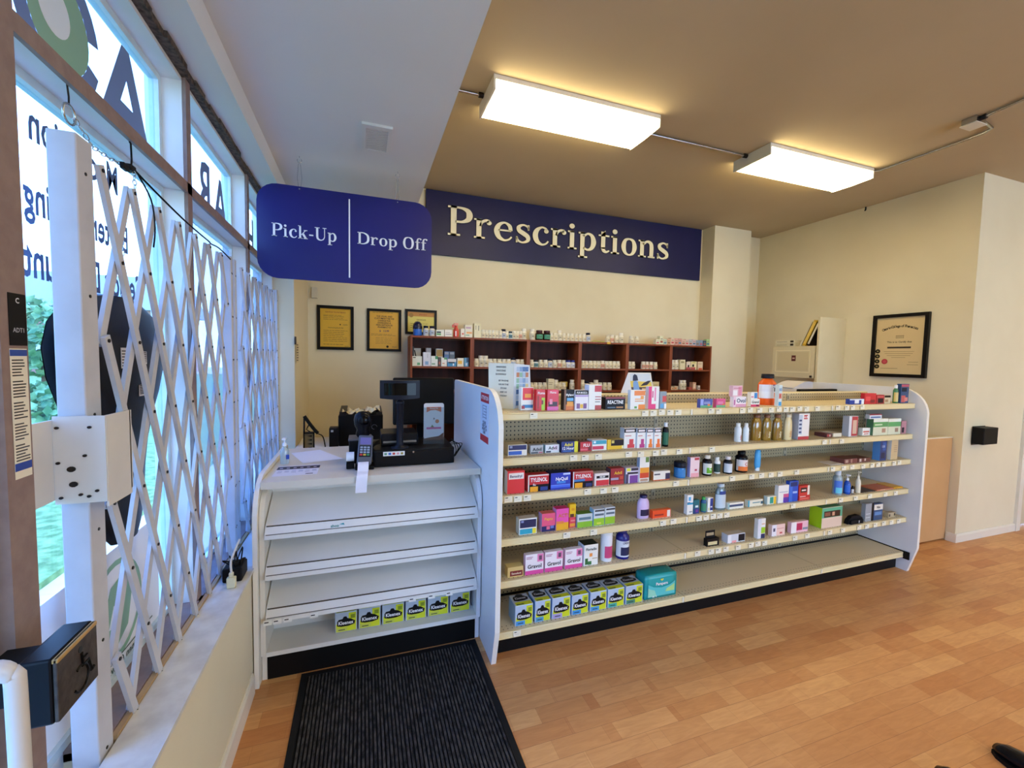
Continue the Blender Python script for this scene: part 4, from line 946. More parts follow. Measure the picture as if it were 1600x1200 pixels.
m = MB(); m.box(hx0 - .003, hx1 + .003, 2.571, 2.573, zc, zc + .22, clear('acrylic', 'eaf2f6', .05, .96, .06)); m.box(hx0 - .003, hx1 + .003, 2.560, 2.60, zc, zc + .003, clear('acrylic', 'eaf2f6', .05, .96, .06)); m.box(hx0, hx1, 2.580, 2.60, zc + .003, zc + .03, BLACK); part(m, 'stand', t)
m = MB()
for i in range(5): m.tube(cr([(.047 - .003 * i, 2.520 - .006 * i, ZT + .004), (.040 - .003 * i, 2.51, ZT + .07 + .01 * i), (.062 + .003 * i, 2.53, ZT + .105 + .006 * i), (.092, 2.56 + .01 * i, ZT + .11 + .004 * i)][::1], 6), .0025, BLACK, seg=6)
tag(m.build('cable_bundle', org=(.06, 2.52, ZT)), 'loose black cables looping between scanner and cash drawer', 'cables')
m = MB()
for i in range(4): m.tube(cr([(.516 + .01 * i, 2.55 + .02 * i, ZT + .004), (.54 + .012 * i, 2.56, ZT + .05 + .012 * i), (.54 + .008 * i, 2.70, ZT + .09 - .01 * i), (.53, 2.82, ZT + .03)], 6), .003, BLACK, seg=6)
tag(m.build('cable_bundle', org=(.54, 2.6, ZT)), 'loose black cables between cash drawer and the tall end panel', 'cables')

# ------------------------------------------------------------------ behind the counter: desk, printer, small devices
t = thing('back_desk', 'plain desk along the window side behind the counter', 'desk', (-.05, 3.7, 0))
m = MB(); m.box(-.478, .40, 3.22, 3.95, .86, .885, CREAM); part(m, 'desktop', t); m = MB(); m.box(-.478, -.46, 3.25, 3.93, 0, .86, CREAM); part(m, 'side_panel', t); m = MB(); m.box(.38, .398, 3.25, 3.93, 0, .86, CREAM); part(m, 'side_panel', t)
t = thing('laser_printer', 'boxy black printer with crumpled cream paper on top, behind the scanner', 'printer', (-.01, 3.65, .885))
m = MB(); m.cbox(-.178, .150, 3.50, 3.86, .8855, 1.130, paint('0d0c0e', .4), .012); m.prism([(3.50, 1.120), (3.52, 1.150), (3.84, 1.165), (3.86, 1.12)], 'x', -.17, -.12, paint('1a181b', .4)); m.prism([(3.50, 1.120), (3.52, 1.145), (3.84, 1.16), (3.86, 1.12)], 'x', .10, .145, paint('1a181b', .4)); part(m, 'body', t)
m = MB(); random.seed(2); NX, NY = 12, 5; vs = [(-.15 + .28 * i / NX, 3.51 + .28 * j / NY, 1.150 + .014 * math.sin(i * 1.9 + j) + (.012 if i > 7 else 0) - .014 * math.sin(PI * i / NX)) for j in range(NY + 1) for i in range(NX + 1)]
m.add(vs, [(j * (NX + 1) + i, j * (NX + 1) + i + 1, (j + 1) * (NX + 1) + i + 1, (j + 1) * (NX + 1) + i) for j in range(NY) for i in range(NX)], paint('e6dcb8', .7)); part(m, 'paper', t)
m = MB(); m.tube([(.085 + .02 * math.cos(a), 3.497, 1.03 + .018 * math.sin(a)) for a in [i * PI / 6 for i in range(10)]], .002, paint('5a5a60', .3), seg=5); part(m, 'badge', t)
t = thing('power_supply', 'small upright black device left of the big printer', 'device', (-.2, 3.4, .885))
m = MB(); m.cbox(-.235, -.172, 3.38, 3.47, .8855, 1.05, paint('131215', .4), .006); part(m, 'body', t); m = MB(); m.box(-.222, -.205, 3.378, 3.3795, 1.02, 1.035, 'c8c8cc'); part(m, 'indicator', t)
t = thing('desk_organizer', 'black letter rack holding cream papers beside a leaning handset', 'letter rack', (-.35, 3.3, .885))
m = MB(); m.box(-.395, -.33, 3.34, 3.344, .8855, 1.03, paint('b9a676', .6))
for a, b, c, d in ((-.397, -.392, .8855, 1.035), (-.333, -.328, .8855, 1.035), (-.397, -.328, 1.028, 1.035)): m.box(a, b, 3.30, 3.35, c, d, BLACK)
for i in range(4): m.prism([(-.375, .92 + i * .028), (-.345, .915 + i * .028), (-.345, .925 + i * .028)], 'y', 3.332, 3.336, BLACK)
part(m, 'rack', t)
t = thing('telephone_handset', 'black handset leaning against the letter rack', 'handset', (-.35, 3.29, .885))
m = MB(); m.tube([(-.388, 3.292, 1.155), (-.36, 3.29, 1.11), (-.325, 3.288, 1.06), (-.30, 3.285, 1.03)], .012, BLACK, seg=8); m.tube([(-.388, 3.292, 1.150), (-.390, 3.292, 1.037)], .006, BLACK); m.tube([(-.355, 3.29, 1.10), (-.375, 3.29, 1.06), (-.35, 3.288, 1.042)], .004, BLACK); part(m, 'handle', t)
m = MB(); m.tube(cr([(-.305, 3.285, 1.03), (-.27, 3.28, 1.01), (-.255, 3.28, .95), (-.25, 3.28, .89)], 5), .004, BLACK); part(m, 'cord', t)

# cabinet, tall panel and folders on the right wall
t = thing('wall_cabinet', 'cream wall cabinet with one raised-panel door and a dark sticker', 'cabinet', (4.9, 3.6, 1.43))
CB = noisy('cabinet_cream', 'd8cba6', 'dccfab', scale=5, rough=.5, bump=0)
m = MB(); m.box(4.70, 5.083, 3.345, 3.865, 1.432, 1.796, CB); part(m, 'body', t)
m = MB(); m.cbox(4.680, 4.699, 3.35, 3.862, 1.436, 1.792, CB, .003); dd = part(m, 'door', t)
m = MB(); fz = 4.6795
for a, b, c, d in ((3.395, 3.405, 1.50, 1.745), (3.807, 3.817, 1.50, 1.745), (3.395, 3.817, 1.495, 1.505), (3.395, 3.817, 1.740, 1.750)): m.box(4.6755, fz, a, b, c, d, paint('eee2bd', .5))
m.box(4.677, fz, 3.42, 3.79, 1.52, 1.727, paint('d2c39a', .5)); part(m, 'raised_panel', dd)
m = MB(); m.cbox(4.665, 4.679, 3.367, 3.389, 1.445, 1.467, paint('2a1810', .4), .003); part(m, 'knob', dd)
m = MB(); m.box(4.6755, 4.6765, 3.565, 3.615, 1.625, 1.69, '5a1c1c'); m.box(4.675, 4.6755, 3.575, 3.605, 1.65, 1.665, 'd0b0a0'); part(m, 'sticker', dd)
m = MB(); m.box(4.675, 5.083, 3.310, 3.332, 1.0, 2.105, CB); tag(m.build('tall_side_panel', org=(4.88, 3.32, 1.0)), 'tall cream board fixed to the wall beside the cabinet, reaching above it', 'panel')
def lean(name, label, cat, x, y0, w, h, th, ang, col, spine=None):
    t = thing(name, label, cat, (x, y0, 1.797)); R = Matrix.Translation((x, y0, 1.797)) @ Matrix.Rotation(ang, 4, 'X')
    m = MB(); b = MB().box(0, w, 0, th, 0, h, col); m.add([tuple(R @ Vector(v)) for v in b.v], b.f, paint(col, .5)); part(m, 'cover', t)
    m = MB(); b = MB().box(-.001, 0, .003, th - .003, .02, h - .02, 'ffffff'); m.add([tuple(R @ Vector(v)) for v in b.v], b.f, paint(spine or col, .5)); part(m, 'spine_label', t)
lean('document_folder', 'white folder leaning on the cabinet, furthest from the tall panel', 'folder', 4.72, 3.545, .25, .29, .02, math.radians(24), 'd8cfb4')
lean('document_folder', 'thick yellow folder leaning on the cabinet top', 'folder', 4.72, 3.497, .25, .30, .035, math.radians(24), 'cfa82c', 'e8c860')
lean('document_folder', 'black and white folder leaning nearest the tall panel', 'folder', 4.72, 3.455, .25, .28, .026, math.radians(24), '1e1a18', 'e0d8c4')
for i, (h, c, l) in enumerate(((.036, 'd8cfb0', 'cream box file at the bottom of the pair on the cabinet'), (.034, 'e2d9bc', 'cream box file stacked on another on the cabinet'))):
    m = MB(); z = 1.7975 + i * .0375; m.cbox(4.70, 4.98, 3.60 + .01 * i, 3.85, z, z + h, paint(c, .5), .003); m.box(4.6992, 4.6998, 3.62, 3.66, z + .006, z + h - .006, '2a2420'); m.box(4.6992, 4.6998, 3.70, 3.83, z + .014, z + .018, '6a6250')
    tag(m.build('box_file', org=(4.84, 3.72, z)), l, 'box file')
# staff desk behind the shelving with monitor and papers
t = thing('staff_desk', 'staff worktop hidden behind the shelving, carrying monitor and papers', 'desk', (3.5, 2.8, 0))
part(MB().box(2.2, 3.98, 2.47, 3.05, 1.02, 1.045, CREAM), 'desktop', t); part(MB().box(2.2, 2.22, 2.5, 3.03, 0, 1.02, CREAM), 'side_panel', t); part(MB().box(3.955, 3.975, 2.5, 3.03, 0, 1.02, CREAM), 'side_panel', t)
t = thing('monitor', 'black monitor whose top edge shows over the far shelving', 'monitor', (3.78, 2.62, 1.045))
m = MB(); m.cbox(3.50, 3.955, 2.61, 2.645, 1.10, 1.378, BLACK, .006); part(m, 'housing', t); m = MB(); m.cbox(3.60, 3.80, 2.56, 2.72, 1.0455, 1.055, BLACK, .004); m.cbox(3.68, 3.72, 2.62, 2.64, 1.055, 1.10, BLACK, .003); part(m, 'stand', t)
t = thing('paper_tray', 'white paper tray with curved sheets behind the far monitor', 'paper tray', (3.75, 2.85, 1.045))
m = MB(); m.cbox(3.62, 3.96, 2.74, 2.98, 1.0455, 1.37, paint('dcd6d0', .5), .006); part(m, 'stack', t)
m = MB(); n = 8; pr = [(3.62 + .25 * i / n, 1.37 + .065 * math.sin(PI * .62 * i / n + .12)) for i in range(n + 1)]
for k in range(4): m.add([(x, y, z - .012 * k) for y in (2.76 + .01 * k, 2.96) for x, z in pr], [(i, i + 1, n + 2 + i, n + 1 + i) for i in range(n)], paint('e6e2e4' if k % 2 else 'd0ccd0', .6))
m.add([(x, 2.77, z) for x, z in pr] + [(3.87, 2.77, 1.36), (3.62, 2.77, 1.36)], [list(range(n + 3))], paint('dedade', .6)); part(m, 'paper', t)

# dark shoes at the picture corner
def shoe(label, x, y, rz):
    t = thing('shoe', label, 'shoe', (x, y, 0)); R = Matrix.Translation((x, y, 0)) @ Matrix.Rotation(rz, 4, 'Z')
    sec = [(-.14, .030, .075), (-.10, .036, .085), (-.04, .036, .075), (.02, .042, .060), (.07, .046, .050), (.11, .040, .040), (.135, .022, .026)]
    n = 14; vs = []; fs = []
    for y0, w, h in sec:
        for i in range(n):
            a = 2 * PI * i / n; vs.append(tuple(R @ Vector((w * math.cos(a), y0, .012 + h / 2 + h / 2 * math.sin(a)))))
    for k in range(len(sec) - 1):
        for i in range(n): fs.append((k * n + i, k * n + (i + 1) % n, (k + 1) * n + (i + 1) % n, (k + 1) * n + i))
    fs += [list(range(n))[::-1], list(range((len(sec) - 1) * n, len(sec) * n))]
    m = MB(); m.add(vs, fs, paint('0a0b10', .18), True); part(m, 'upper', t)
    m = MB(); out = [(w * 1.08 * s, y0) for s in (1, -1) for y0, w, h in (sec if s == 1 else sec[::-1])]; m.prism([tuple((R @ Vector((a, b, 0)))[:2]) for a, b in out], 'z', .0005, .016, paint('0c0c0c', .6)); part(m, 'sole', t)
shoe('toe of a black shoe, mostly cut off at the lower picture edge', 2.12, .80, math.radians(6)); shoe('glossy black shoe toe in the lower corner of the picture', 2.46, .785, math.radians(-8))

PRODUCTS = [
    {'k': 'carton', 'name': 'medicine_carton', 'cat': 'carton', 'label': 'red-topped white carton beside the folded display board, with a blue stripe low down', 'base': 'f2f0ea', 'panels': [(0.12, 0.45, 0.98, 0.98, 'e8252c'), (0.3, 0.55, 0.8, 0.72, 'f59a1c'), (0.12, 0.1, 0.98, 0.24, '2f7fb8'), (0.05, 0.06, 0.3, 0.2, 'a0202c')], 'x': 0.8429, 'y': 2.157, 'z': 1.308, 'w': 0.0707, 'h': 0.1239, 'd': 0.04},
    {'k': 'carton', 'name': 'medicine_carton', 'cat': 'carton', 'label': 'red carton with a lime green corner on the top display shelf', 'base': 'd9262e', 'panels': [(0.6, 0.02, 0.98, 0.62, 'a7d129'), (0.1, 0.1, 0.3, 0.7, 'a03020'), (0.32, 0.2, 0.56, 0.7, 'e03840'), (0.6, 0.3, 0.8, 0.5, '7a2a1a')], 'texts': [('Fluma', 0.55, 0.84, 0.12, 'ffffff')], 'x': 0.9064, 'y': 2.1187, 'z': 1.308, 'w': 0.0512, 'h': 0.1144, 'd': 0.04},
    {'k': 'carton', 'name': 'medicine_carton', 'cat': 'carton', 'label': 'crimson and pink carton with a dark silhouette picture', 'base': 'e0324a', 'panels': [(0, 0, 1, 0.18, 'e46ab0'), (0.1, 0.2, 0.9, 0.42, '3a1a2c'), (0.2, 0.3, 0.45, 0.55, 'f090a8'), (0.1, 0.8, 0.9, 0.95, 'ee4a68')], 'texts': [('Fluma', 0.5, 0.87, 0.1, 'ffffff')], 'x': 0.979, 'y': 2.1193, 'z': 1.308, 'w': 0.0668, 'h': 0.1139, 'd': 0.04},
    {'k': 'carton', 'name': 'syrup_carton', 'cat': 'carton', 'label': 'black carton with an orange base and a sky blue label band', 'base': '1c1a22', 'panels': [(0, 0, 1, 0.28, 'e0761a'), (0.3, 0.2, 0.95, 0.42, 'f0a030'), (0.3, 0.45, 0.95, 0.6, '6db3e0'), (0, 0, 0.2, 1, '7a4a20')], 'texts': [('Myland', 0.58, 0.75, 0.12, 'ffffff')], 'x': 1.075, 'y': 2.1176, 'z': 1.308, 'w': 0.0608, 'h': 0.1136, 'd': 0.04},
    {'k': 'carton', 'name': 'medicine_carton', 'cat': 'carton', 'label': 'white carton under a black header printed with two purple flowers', 'base': 'f4ecf0', 'panels': [(0, 0.78, 1, 1, '1a1418'), (0.1, 0.08, 0.36, 0.34, '8a5a8c'), (0.62, 0.08, 0.88, 0.34, '7a4c86'), (0.38, 0.1, 0.6, 0.3, 'f0c040'), (0, 0.68, 1, 0.76, 'b79ad0')], 'texts': [('PUR MAGICA', 0.5, 0.88, 0.11, 'ffffff')], 'x': 1.1482, 'y': 2.1055, 'z': 1.308, 'w': 0.0806, 'h': 0.1106, 'd': 0.05},
    {'k': 'carton', 'name': 'vitamin_carton', 'cat': 'carton', 'label': 'tall white carton with a red upper corner and red berries at the bottom', 'base': 'f2f0ea', 'panels': [(0.45, 0.72, 1, 0.97, 'c6202a'), (0.5, 0, 1, 0.18, 'b83a34'), (0.5, 0.4, 0.95, 0.44, 'c07070'), (0.5, 0.5, 0.95, 0.54, 'c07070'), (0.5, 0.3, 0.9, 0.34, '909090')], 'side': 'c9d2e8', 'x': 1.2336, 'y': 2.1086, 'z': 1.308, 'w': 0.0806, 'h': 0.1409, 'd': 0.05},
    {'k': 'carton', 'name': 'allergy_carton', 'cat': 'carton', 'label': 'low black carton lettered in white with a dark red top, on the top shelf', 'base': '15151d', 'panels': [(0.55, 0.1, 0.9, 0.22, 'c08040'), (0.1, 0.1, 0.5, 0.2, '5a6a80'), (0.0, 0.88, 1, 1, '8a2438')], 'texts': [('REACTINE', 0.5, 0.6, 0.3, 'ffffff')], 'top': '7a2030', 'x': 1.3683, 'y': 2.1108, 'z': 1.308, 'w': 0.1297, 'h': 0.0686, 'd': 0.05},
    {'k': 'carton', 'name': 'vitamin_carton', 'cat': 'carton', 'label': 'white carton with orange band and orange fruit, left of the hot pink carton', 'base': 'f2f0ea', 'panels': [(0.25, 0.72, 1, 0.97, 'f0841e'), (0.55, 0, 1, 0.25, 'f08a1c'), (0.28, 0.05, 0.45, 0.16, '5a9a3a'), (0.3, 0.4, 0.9, 0.45, 'e0a070'), (0.3, 0.5, 0.9, 0.56, 'f0b070'), (0.7, 0.55, 0.9, 0.7, 'f0a040')], 'side': 'dfe8ee', 'x': 1.5016, 'y': 2.0868, 'z': 1.308, 'w': 0.0987, 'h': 0.1114, 'd': 0.028},
    {'k': 'carton', 'name': 'syrup_carton', 'cat': 'carton', 'label': 'hot pink and white upright carton with sideways lettering', 'base': 'f2f0ea', 'panels': [(0, 0, 0.3, 1, 'ea2a78'), (0.3, 0, 0.7, 0.22, 'ea2a78'), (0.55, 0.35, 0.7, 0.95, 'f090b8'), (0.35, 0.5, 0.45, 0.8, 'd04080')], 'side': 'e6d6de', 'x': 1.6144, 'y': 2.0903, 'z': 1.308, 'w': 0.0747, 'h': 0.132, 'd': 0.028},
    {'k': 'carton', 'name': 'thermometer_carton', 'cat': 'carton', 'label': 'narrow blue-grey carton with a red dot beside the hot pink carton', 'base': '8f9aa6', 'panels': [(0.4, 0.4, 1, 0.75, 'd23a34'), (0.1, 0.05, 0.6, 0.3, '5aa6dc'), (0.7, 0, 1, 0.3, 'eef0f4')], 'x': 1.6773, 'y': 2.085, 'z': 1.308, 'w': 0.0462, 'h': 0.1019, 'd': 0.028},
    {'k': 'carton', 'name': 'infant_drops_carton', 'cat': 'carton', 'label': 'small violet-blue carton with a green foot, left of its pink twin', 'base': '4a56a8', 'panels': [(0, 0, 0.25, 1, '9aa8ea'), (0, 0, 1, 0.28, '5fae7c'), (0.6, 0.2, 0.8, 0.42, 'f08030'), (0.3, 0.6, 0.8, 0.66, 'c8d0f0'), (0.3, 0.45, 0.8, 0.51, 'c8d0f0')], 'x': 2.0016, 'y': 2.085, 'z': 1.308, 'w': 0.0931, 'h': 0.0542, 'd': 0.028},
    {'k': 'carton', 'name': 'infant_drops_carton', 'cat': 'carton', 'label': 'small pink carton with a green foot, right of its violet twin', 'base': 'e0568e', 'panels': [(0, 0, 1, 0.28, '6fb27c'), (0.7, 0.25, 0.88, 0.48, 'f07a30'), (0.15, 0.6, 0.75, 0.66, 'f6b0cc'), (0.15, 0.45, 0.75, 0.51, 'f6b0cc')], 'x': 2.1153, 'y': 2.085, 'z': 1.308, 'w': 0.0714, 'h': 0.0537, 'd': 0.028},
    {'k': 'carton', 'name': 'gas_relief_carton', 'cat': 'carton', 'label': 'white and pink carton lettered Ovol, under another pink carton', 'base': 'f6eef2', 'panels': [(0, 0, 1, 0.3, 'e7a6c0'), (0, 0, 0.2, 1, 'f4d4e2'), (0.05, 0.2, 0.14, 0.7, 'c060a0')], 'texts': [('Ovol', 0.6, 0.62, 0.42, '22406a')], 'x': 2.2682, 'y': 2.085, 'z': 1.308, 'w': 0.1062, 'h': 0.0658, 'd': 0.028},
    {'k': 'carton', 'name': 'gas_relief_carton', 'cat': 'carton', 'label': 'pink and white carton stacked on top of the carton lettered Ovol', 'base': 'ecc0cc', 'panels': [(0.05, 0.1, 0.5, 0.6, 'faf4f6'), (0.6, 0.1, 0.95, 0.9, 'e890a8'), (0.1, 0.75, 0.8, 0.8, 'c06a80')], 'x': 2.2469, 'y': 2.087, 'z': 1.3743, 'w': 0.0792, 'h': 0.0695, 'd': 0.028},
    {'k': 'carton', 'name': 'nausea_relief_carton', 'cat': 'carton', 'label': 'small white carton with a pink foot in front of the orange jug', 'base': 'f2f0ea', 'panels': [(0, 0, 1, 0.28, 'e03a6c'), (0.6, 0.05, 0.9, 0.25, '7a1a40')], 'texts': [('Gravol', 0.5, 0.6, 0.34, '222222')], 'x': 2.3991, 'y': 2.085, 'z': 1.308, 'w': 0.0743, 'h': 0.0495, 'd': 0.028},
    {'k': 'carton', 'name': 'drops_carton', 'cat': 'carton', 'label': 'tiny white carton with a blue end atop the small pink-footed one', 'base': 'f2f0ea', 'panels': [(0.5, 0.1, 0.95, 0.9, '3a8ad0'), (0.05, 0.2, 0.4, 0.4, 'e08aa0')], 'x': 2.3902, 'y': 2.087, 'z': 1.358, 'w': 0.0566, 'h': 0.0433, 'd': 0.028},
    {'k': 'bottle', 'shape': 'jug', 'name': 'orange_drink_jug', 'cat': 'bottle', 'label': 'big orange jug with a black cap and white label on the top shelf', 'body': 'f0601c', 'cap': '1a1a22', 'lab': 'f0f0f4', 'texts': [('Fiber', 0, 0.62, 0.1, 'ffffff')], 'jug': 1, 'x': 2.6122, 'y': 2.14, 'z': 1.308, 'w': 0.1411, 'h': 0.2096},
    {'k': 'carton', 'name': 'toothpaste_carton', 'cat': 'carton', 'label': 'slim pale carton lettered KIDZ right of the orange jug', 'base': 'd8e4e6', 'panels': [(0.1, 0.35, 0.9, 0.6, 'e0897a'), (0.1, 0.02, 0.9, 0.2, '3a9ad4'), (0.3, 0.4, 0.6, 0.55, 'c04a3a')], 'texts': [('KIDZ', 0.5, 0.78, 0.12, '2a7ac0')], 'x': 2.6153, 'y': 2.085, 'z': 1.308, 'w': 0.0307, 'h': 0.14, 'd': 0.028},
    {'k': 'carton', 'name': 'ointment_carton', 'cat': 'carton', 'label': 'low dark blue and white carton beside the red ones on the top shelf', 'base': '1f3f9e', 'panels': [(0.35, 0.15, 0.65, 0.85, 'f4f4f8'), (0.82, 0, 1, 1, 'f4f4f8'), (0, 0.8, 1, 1, 'e8ecf4')], 'x': 3.3689, 'y': 2.085, 'z': 1.308, 'w': 0.1514, 'h': 0.0378, 'd': 0.028},
    {'k': 'carton', 'name': 'cough_drop_carton', 'cat': 'carton', 'label': 'bright red carton at the far end of the top display shelf', 'base': 'd4202c', 'panels': [(0.1, 0.3, 0.5, 0.7, 'f05050'), (0.5, 0.1, 0.9, 0.4, '8a1018')], 'x': 3.5136, 'y': 2.085, 'z': 1.308, 'w': 0.1245, 'h': 0.078, 'd': 0.028},
    {'k': 'carton', 'name': 'cough_drop_carton', 'cat': 'carton', 'label': 'dark red carton with a black window beside the bright red one', 'base': 'b02430', 'panels': [(0.2, 0.1, 0.9, 0.6, '2a1418'), (0.1, 0.7, 0.9, 0.85, 'e06060')], 'x': 3.6237, 'y': 2.085, 'z': 1.308, 'w': 0.085, 'h': 0.0662, 'd': 0.028},
    {'k': 'carton', 'name': 'lozenge_carton', 'cat': 'carton', 'label': 'small beige carton with a black lid between red and green goods', 'base': 'd9c9a4', 'panels': [(0, 0.75, 1, 1, '1a1614'), (0.1, 0.2, 0.6, 0.5, 'b08a60')], 'x': 3.7057, 'y': 2.085, 'z': 1.308, 'w': 0.0675, 'h': 0.0607, 'd': 0.028},
    {'k': 'bottle', 'shape': 'round', 'name': 'juice_bottle', 'cat': 'bottle', 'label': 'green bottle printed with fruit at the far end of the top shelf', 'body': '3f7a4a', 'cap': 'f0f0f0', 'lab': 'd8c070', 'x': 3.8228, 'y': 2.085, 'z': 1.308, 'w': 0.0322, 'h': 0.1373},
    {'k': 'carton', 'name': 'fibre_carton', 'cat': 'carton', 'label': 'dark blue upright carton with red fruit, last on the top display shelf', 'base': '274a78', 'panels': [(0.1, 0.05, 0.6, 0.4, 'd05a50'), (0.5, 0.1, 0.9, 0.3, 'e08a80'), (0.05, 0.85, 0.95, 0.97, 'c04a60'), (0.1, 0.6, 0.7, 0.8, '101a30')], 'x': 3.9019, 'y': 2.085, 'z': 1.308, 'w': 0.0931, 'h': 0.147, 'd': 0.028},
    {'k': 'carton', 'name': 'tablet_carton', 'cat': 'carton', 'label': 'white carton with navy and royal blue bands, first on the second shelf', 'base': 'ece8e0', 'panels': [(0.03, 0.52, 0.97, 0.95, '1d2460'), (0.03, 0.08, 0.72, 0.42, '2f62c8'), (0.08, 0.7, 0.22, 0.9, '8a92c0')], 'side': 'c9b896', 'top': 'd9cfae', 'x': 0.7765, 'y': 2.1105, 'z': 1.072, 'w': 0.107, 'h': 0.0585, 'd': 0.08},
    {'k': 'carton', 'name': 'pain_relief_carton', 'cat': 'carton', 'label': 'silver-grey carton lettered Advil in black', 'base': 'b9bcc0', 'panels': [(0.05, 0.05, 0.6, 0.2, '3a4450'), (0.65, 0.05, 0.95, 0.2, 'c06a7a')], 'texts': [('Advil', 0.52, 0.52, 0.42, '111122')], 'x': 0.8946, 'y': 2.1282, 'z': 1.072, 'w': 0.0749, 'h': 0.0459, 'd': 0.04},
    {'k': 'carton', 'name': 'pain_relief_carton', 'cat': 'carton', 'label': 'white carton lettered Advil, left of the dark blue carton', 'base': 'e6eaf0', 'panels': [(0.05, 0.05, 0.4, 0.25, '1a2a4a'), (0.55, 0.3, 0.9, 0.9, 'f6dcee')], 'texts': [('Advil', 0.52, 0.6, 0.42, '111122')], 'side': 'a9cfe0', 'x': 0.9876, 'y': 2.1296, 'z': 1.072, 'w': 0.0832, 'h': 0.0447, 'd': 0.045},
    {'k': 'carton', 'name': 'cold_relief_carton', 'cat': 'carton', 'label': 'dark blue carton with a yellow right end lettered Advil', 'base': '1b2f7c', 'panels': [(0.78, 0, 1, 1, 'e8dc2a'), (0.1, 0.1, 0.6, 0.18, '4a7ac8')], 'texts': [('Advil', 0.42, 0.72, 0.3, 'f4e23c'), ('12 Hour', 0.42, 0.38, 0.26, 'ffffff')], 'side': '16244e', 'top': '1c2450', 'x': 1.0859, 'y': 2.1134, 'z': 1.072, 'w': 0.1021, 'h': 0.0612, 'd': 0.06},
    {'k': 'carton', 'name': 'cold_relief_carton', 'cat': 'carton', 'label': 'small red carton beside the blue and yellow one', 'base': 'cc2a36', 'panels': [(0, 0, 0.12, 1, '2a1418'), (0.15, 0.1, 0.7, 0.3, 'e86a74'), (0.75, 0.1, 0.95, 0.5, '7a1420')], 'texts': [('FLU', 0.6, 0.65, 0.34, 'ffffff')], 'top': '8a3a40', 'x': 1.1838, 'y': 2.1162, 'z': 1.072, 'w': 0.0811, 'h': 0.0534, 'd': 0.05},
    {'k': 'carton', 'name': 'tablet_carton', 'cat': 'carton', 'label': 'white carton with a teal band and a red stripe', 'base': 'f2f0ea', 'panels': [(0.02, 0.6, 0.98, 0.96, '37a3bc'), (0.02, 0.1, 0.8, 0.42, 'd2385a'), (0.1, 0.7, 0.25, 0.9, 'e8f4f8')], 'side': 'e0e4ea', 'x': 1.2782, 'y': 2.1207, 'z': 1.072, 'w': 0.0942, 'h': 0.0601, 'd': 0.06},
    {'k': 'carton', 'name': 'tablet_carton', 'cat': 'carton', 'label': 'yellow carton with a near-black top panel on the second shelf', 'base': 'f0c21e', 'panels': [(0.22, 0.36, 1, 0.98, '2c2024'), (0.26, 0.62, 0.42, 0.9, 'd8c060'), (0.9, 0.05, 1, 0.35, 'f6f0c0')], 'top': 'b8a060', 'x': 1.3881, 'y': 2.1258, 'z': 1.072, 'w': 0.1089, 'h': 0.0577, 'd': 0.06},
    {'k': 'carton', 'name': 'children_syrup_carton', 'cat': 'carton', 'label': 'white carton with black header and red figure, nearest the yellow carton', 'base': 'f2f0ea', 'panels': [(0, 0.78, 1, 0.97, '231418'), (0.12, 0.82, 0.88, 0.92, 'e8e0e0'), (0.3, 0.02, 0.9, 0.2, 'd8383c'), (0.45, 0.15, 0.8, 0.45, 'd8383c'), (0.1, 0.6, 0.6, 0.64, 'd08080')], 'side': 'dfe6f0', 'x': 1.4874, 'y': 2.1286, 'z': 1.072, 'w': 0.0804, 'h': 0.1202, 'd': 0.045},
    {'k': 'carton', 'name': 'children_syrup_carton', 'cat': 'carton', 'label': 'white carton with black header and magenta figure', 'base': 'f2f0ea', 'panels': [(0, 0.78, 1, 0.97, '231418'), (0.12, 0.82, 0.88, 0.92, 'e8e0e0'), (0.3, 0.02, 0.9, 0.2, 'b8307a'), (0.45, 0.15, 0.8, 0.45, 'b8307a'), (0.1, 0.6, 0.6, 0.64, 'd08080')], 'side': 'dfe6f0', 'x': 1.5593, 'y': 2.1172, 'z': 1.072, 'w': 0.0584, 'h': 0.1197, 'd': 0.028},
    {'k': 'carton', 'name': 'children_syrup_carton', 'cat': 'carton', 'label': 'white carton with black header and orange figure, left of a matching one', 'base': 'f2f0ea', 'panels': [(0, 0.78, 1, 0.97, '231418'), (0.12, 0.82, 0.88, 0.92, 'e8e0e0'), (0.3, 0.02, 0.9, 0.2, 'f08020'), (0.45, 0.15, 0.8, 0.45, 'f08020'), (0.1, 0.6, 0.6, 0.64, 'd08080')], 'side': 'dfe6f0', 'x': 1.6137, 'y': 2.1095, 'z': 1.072, 'w': 0.0455, 'h': 0.119, 'd': 0.028},
    {'k': 'carton', 'name': 'children_syrup_carton', 'cat': 'carton', 'label': 'white carton with black header and orange figure, touching the dark green bottle', 'base': 'f2f0ea', 'panels': [(0, 0.78, 1, 0.97, '231418'), (0.12, 0.82, 0.88, 0.92, 'e8e0e0'), (0.3, 0.02, 0.9, 0.2, 'f07020'), (0.45, 0.15, 0.8, 0.45, 'f07020'), (0.1, 0.6, 0.6, 0.64, 'd08080')], 'side': 'dfe6f0', 'x': 1.6637, 'y': 2.103, 'z': 1.072, 'w': 0.0495, 'h': 0.1184, 'd': 0.028},
    {'k': 'bottle', 'shape': 'round', 'name': 'syrup_bottle', 'cat': 'bottle', 'label': 'slim dark bottle with green label and white cap on the second shelf', 'body': '101418', 'cap': 'e6eaf0', 'lab': '2a6a4e', 'x': 1.7399, 'y': 2.1106, 'z': 1.072, 'w': 0.0381, 'h': 0.1461},
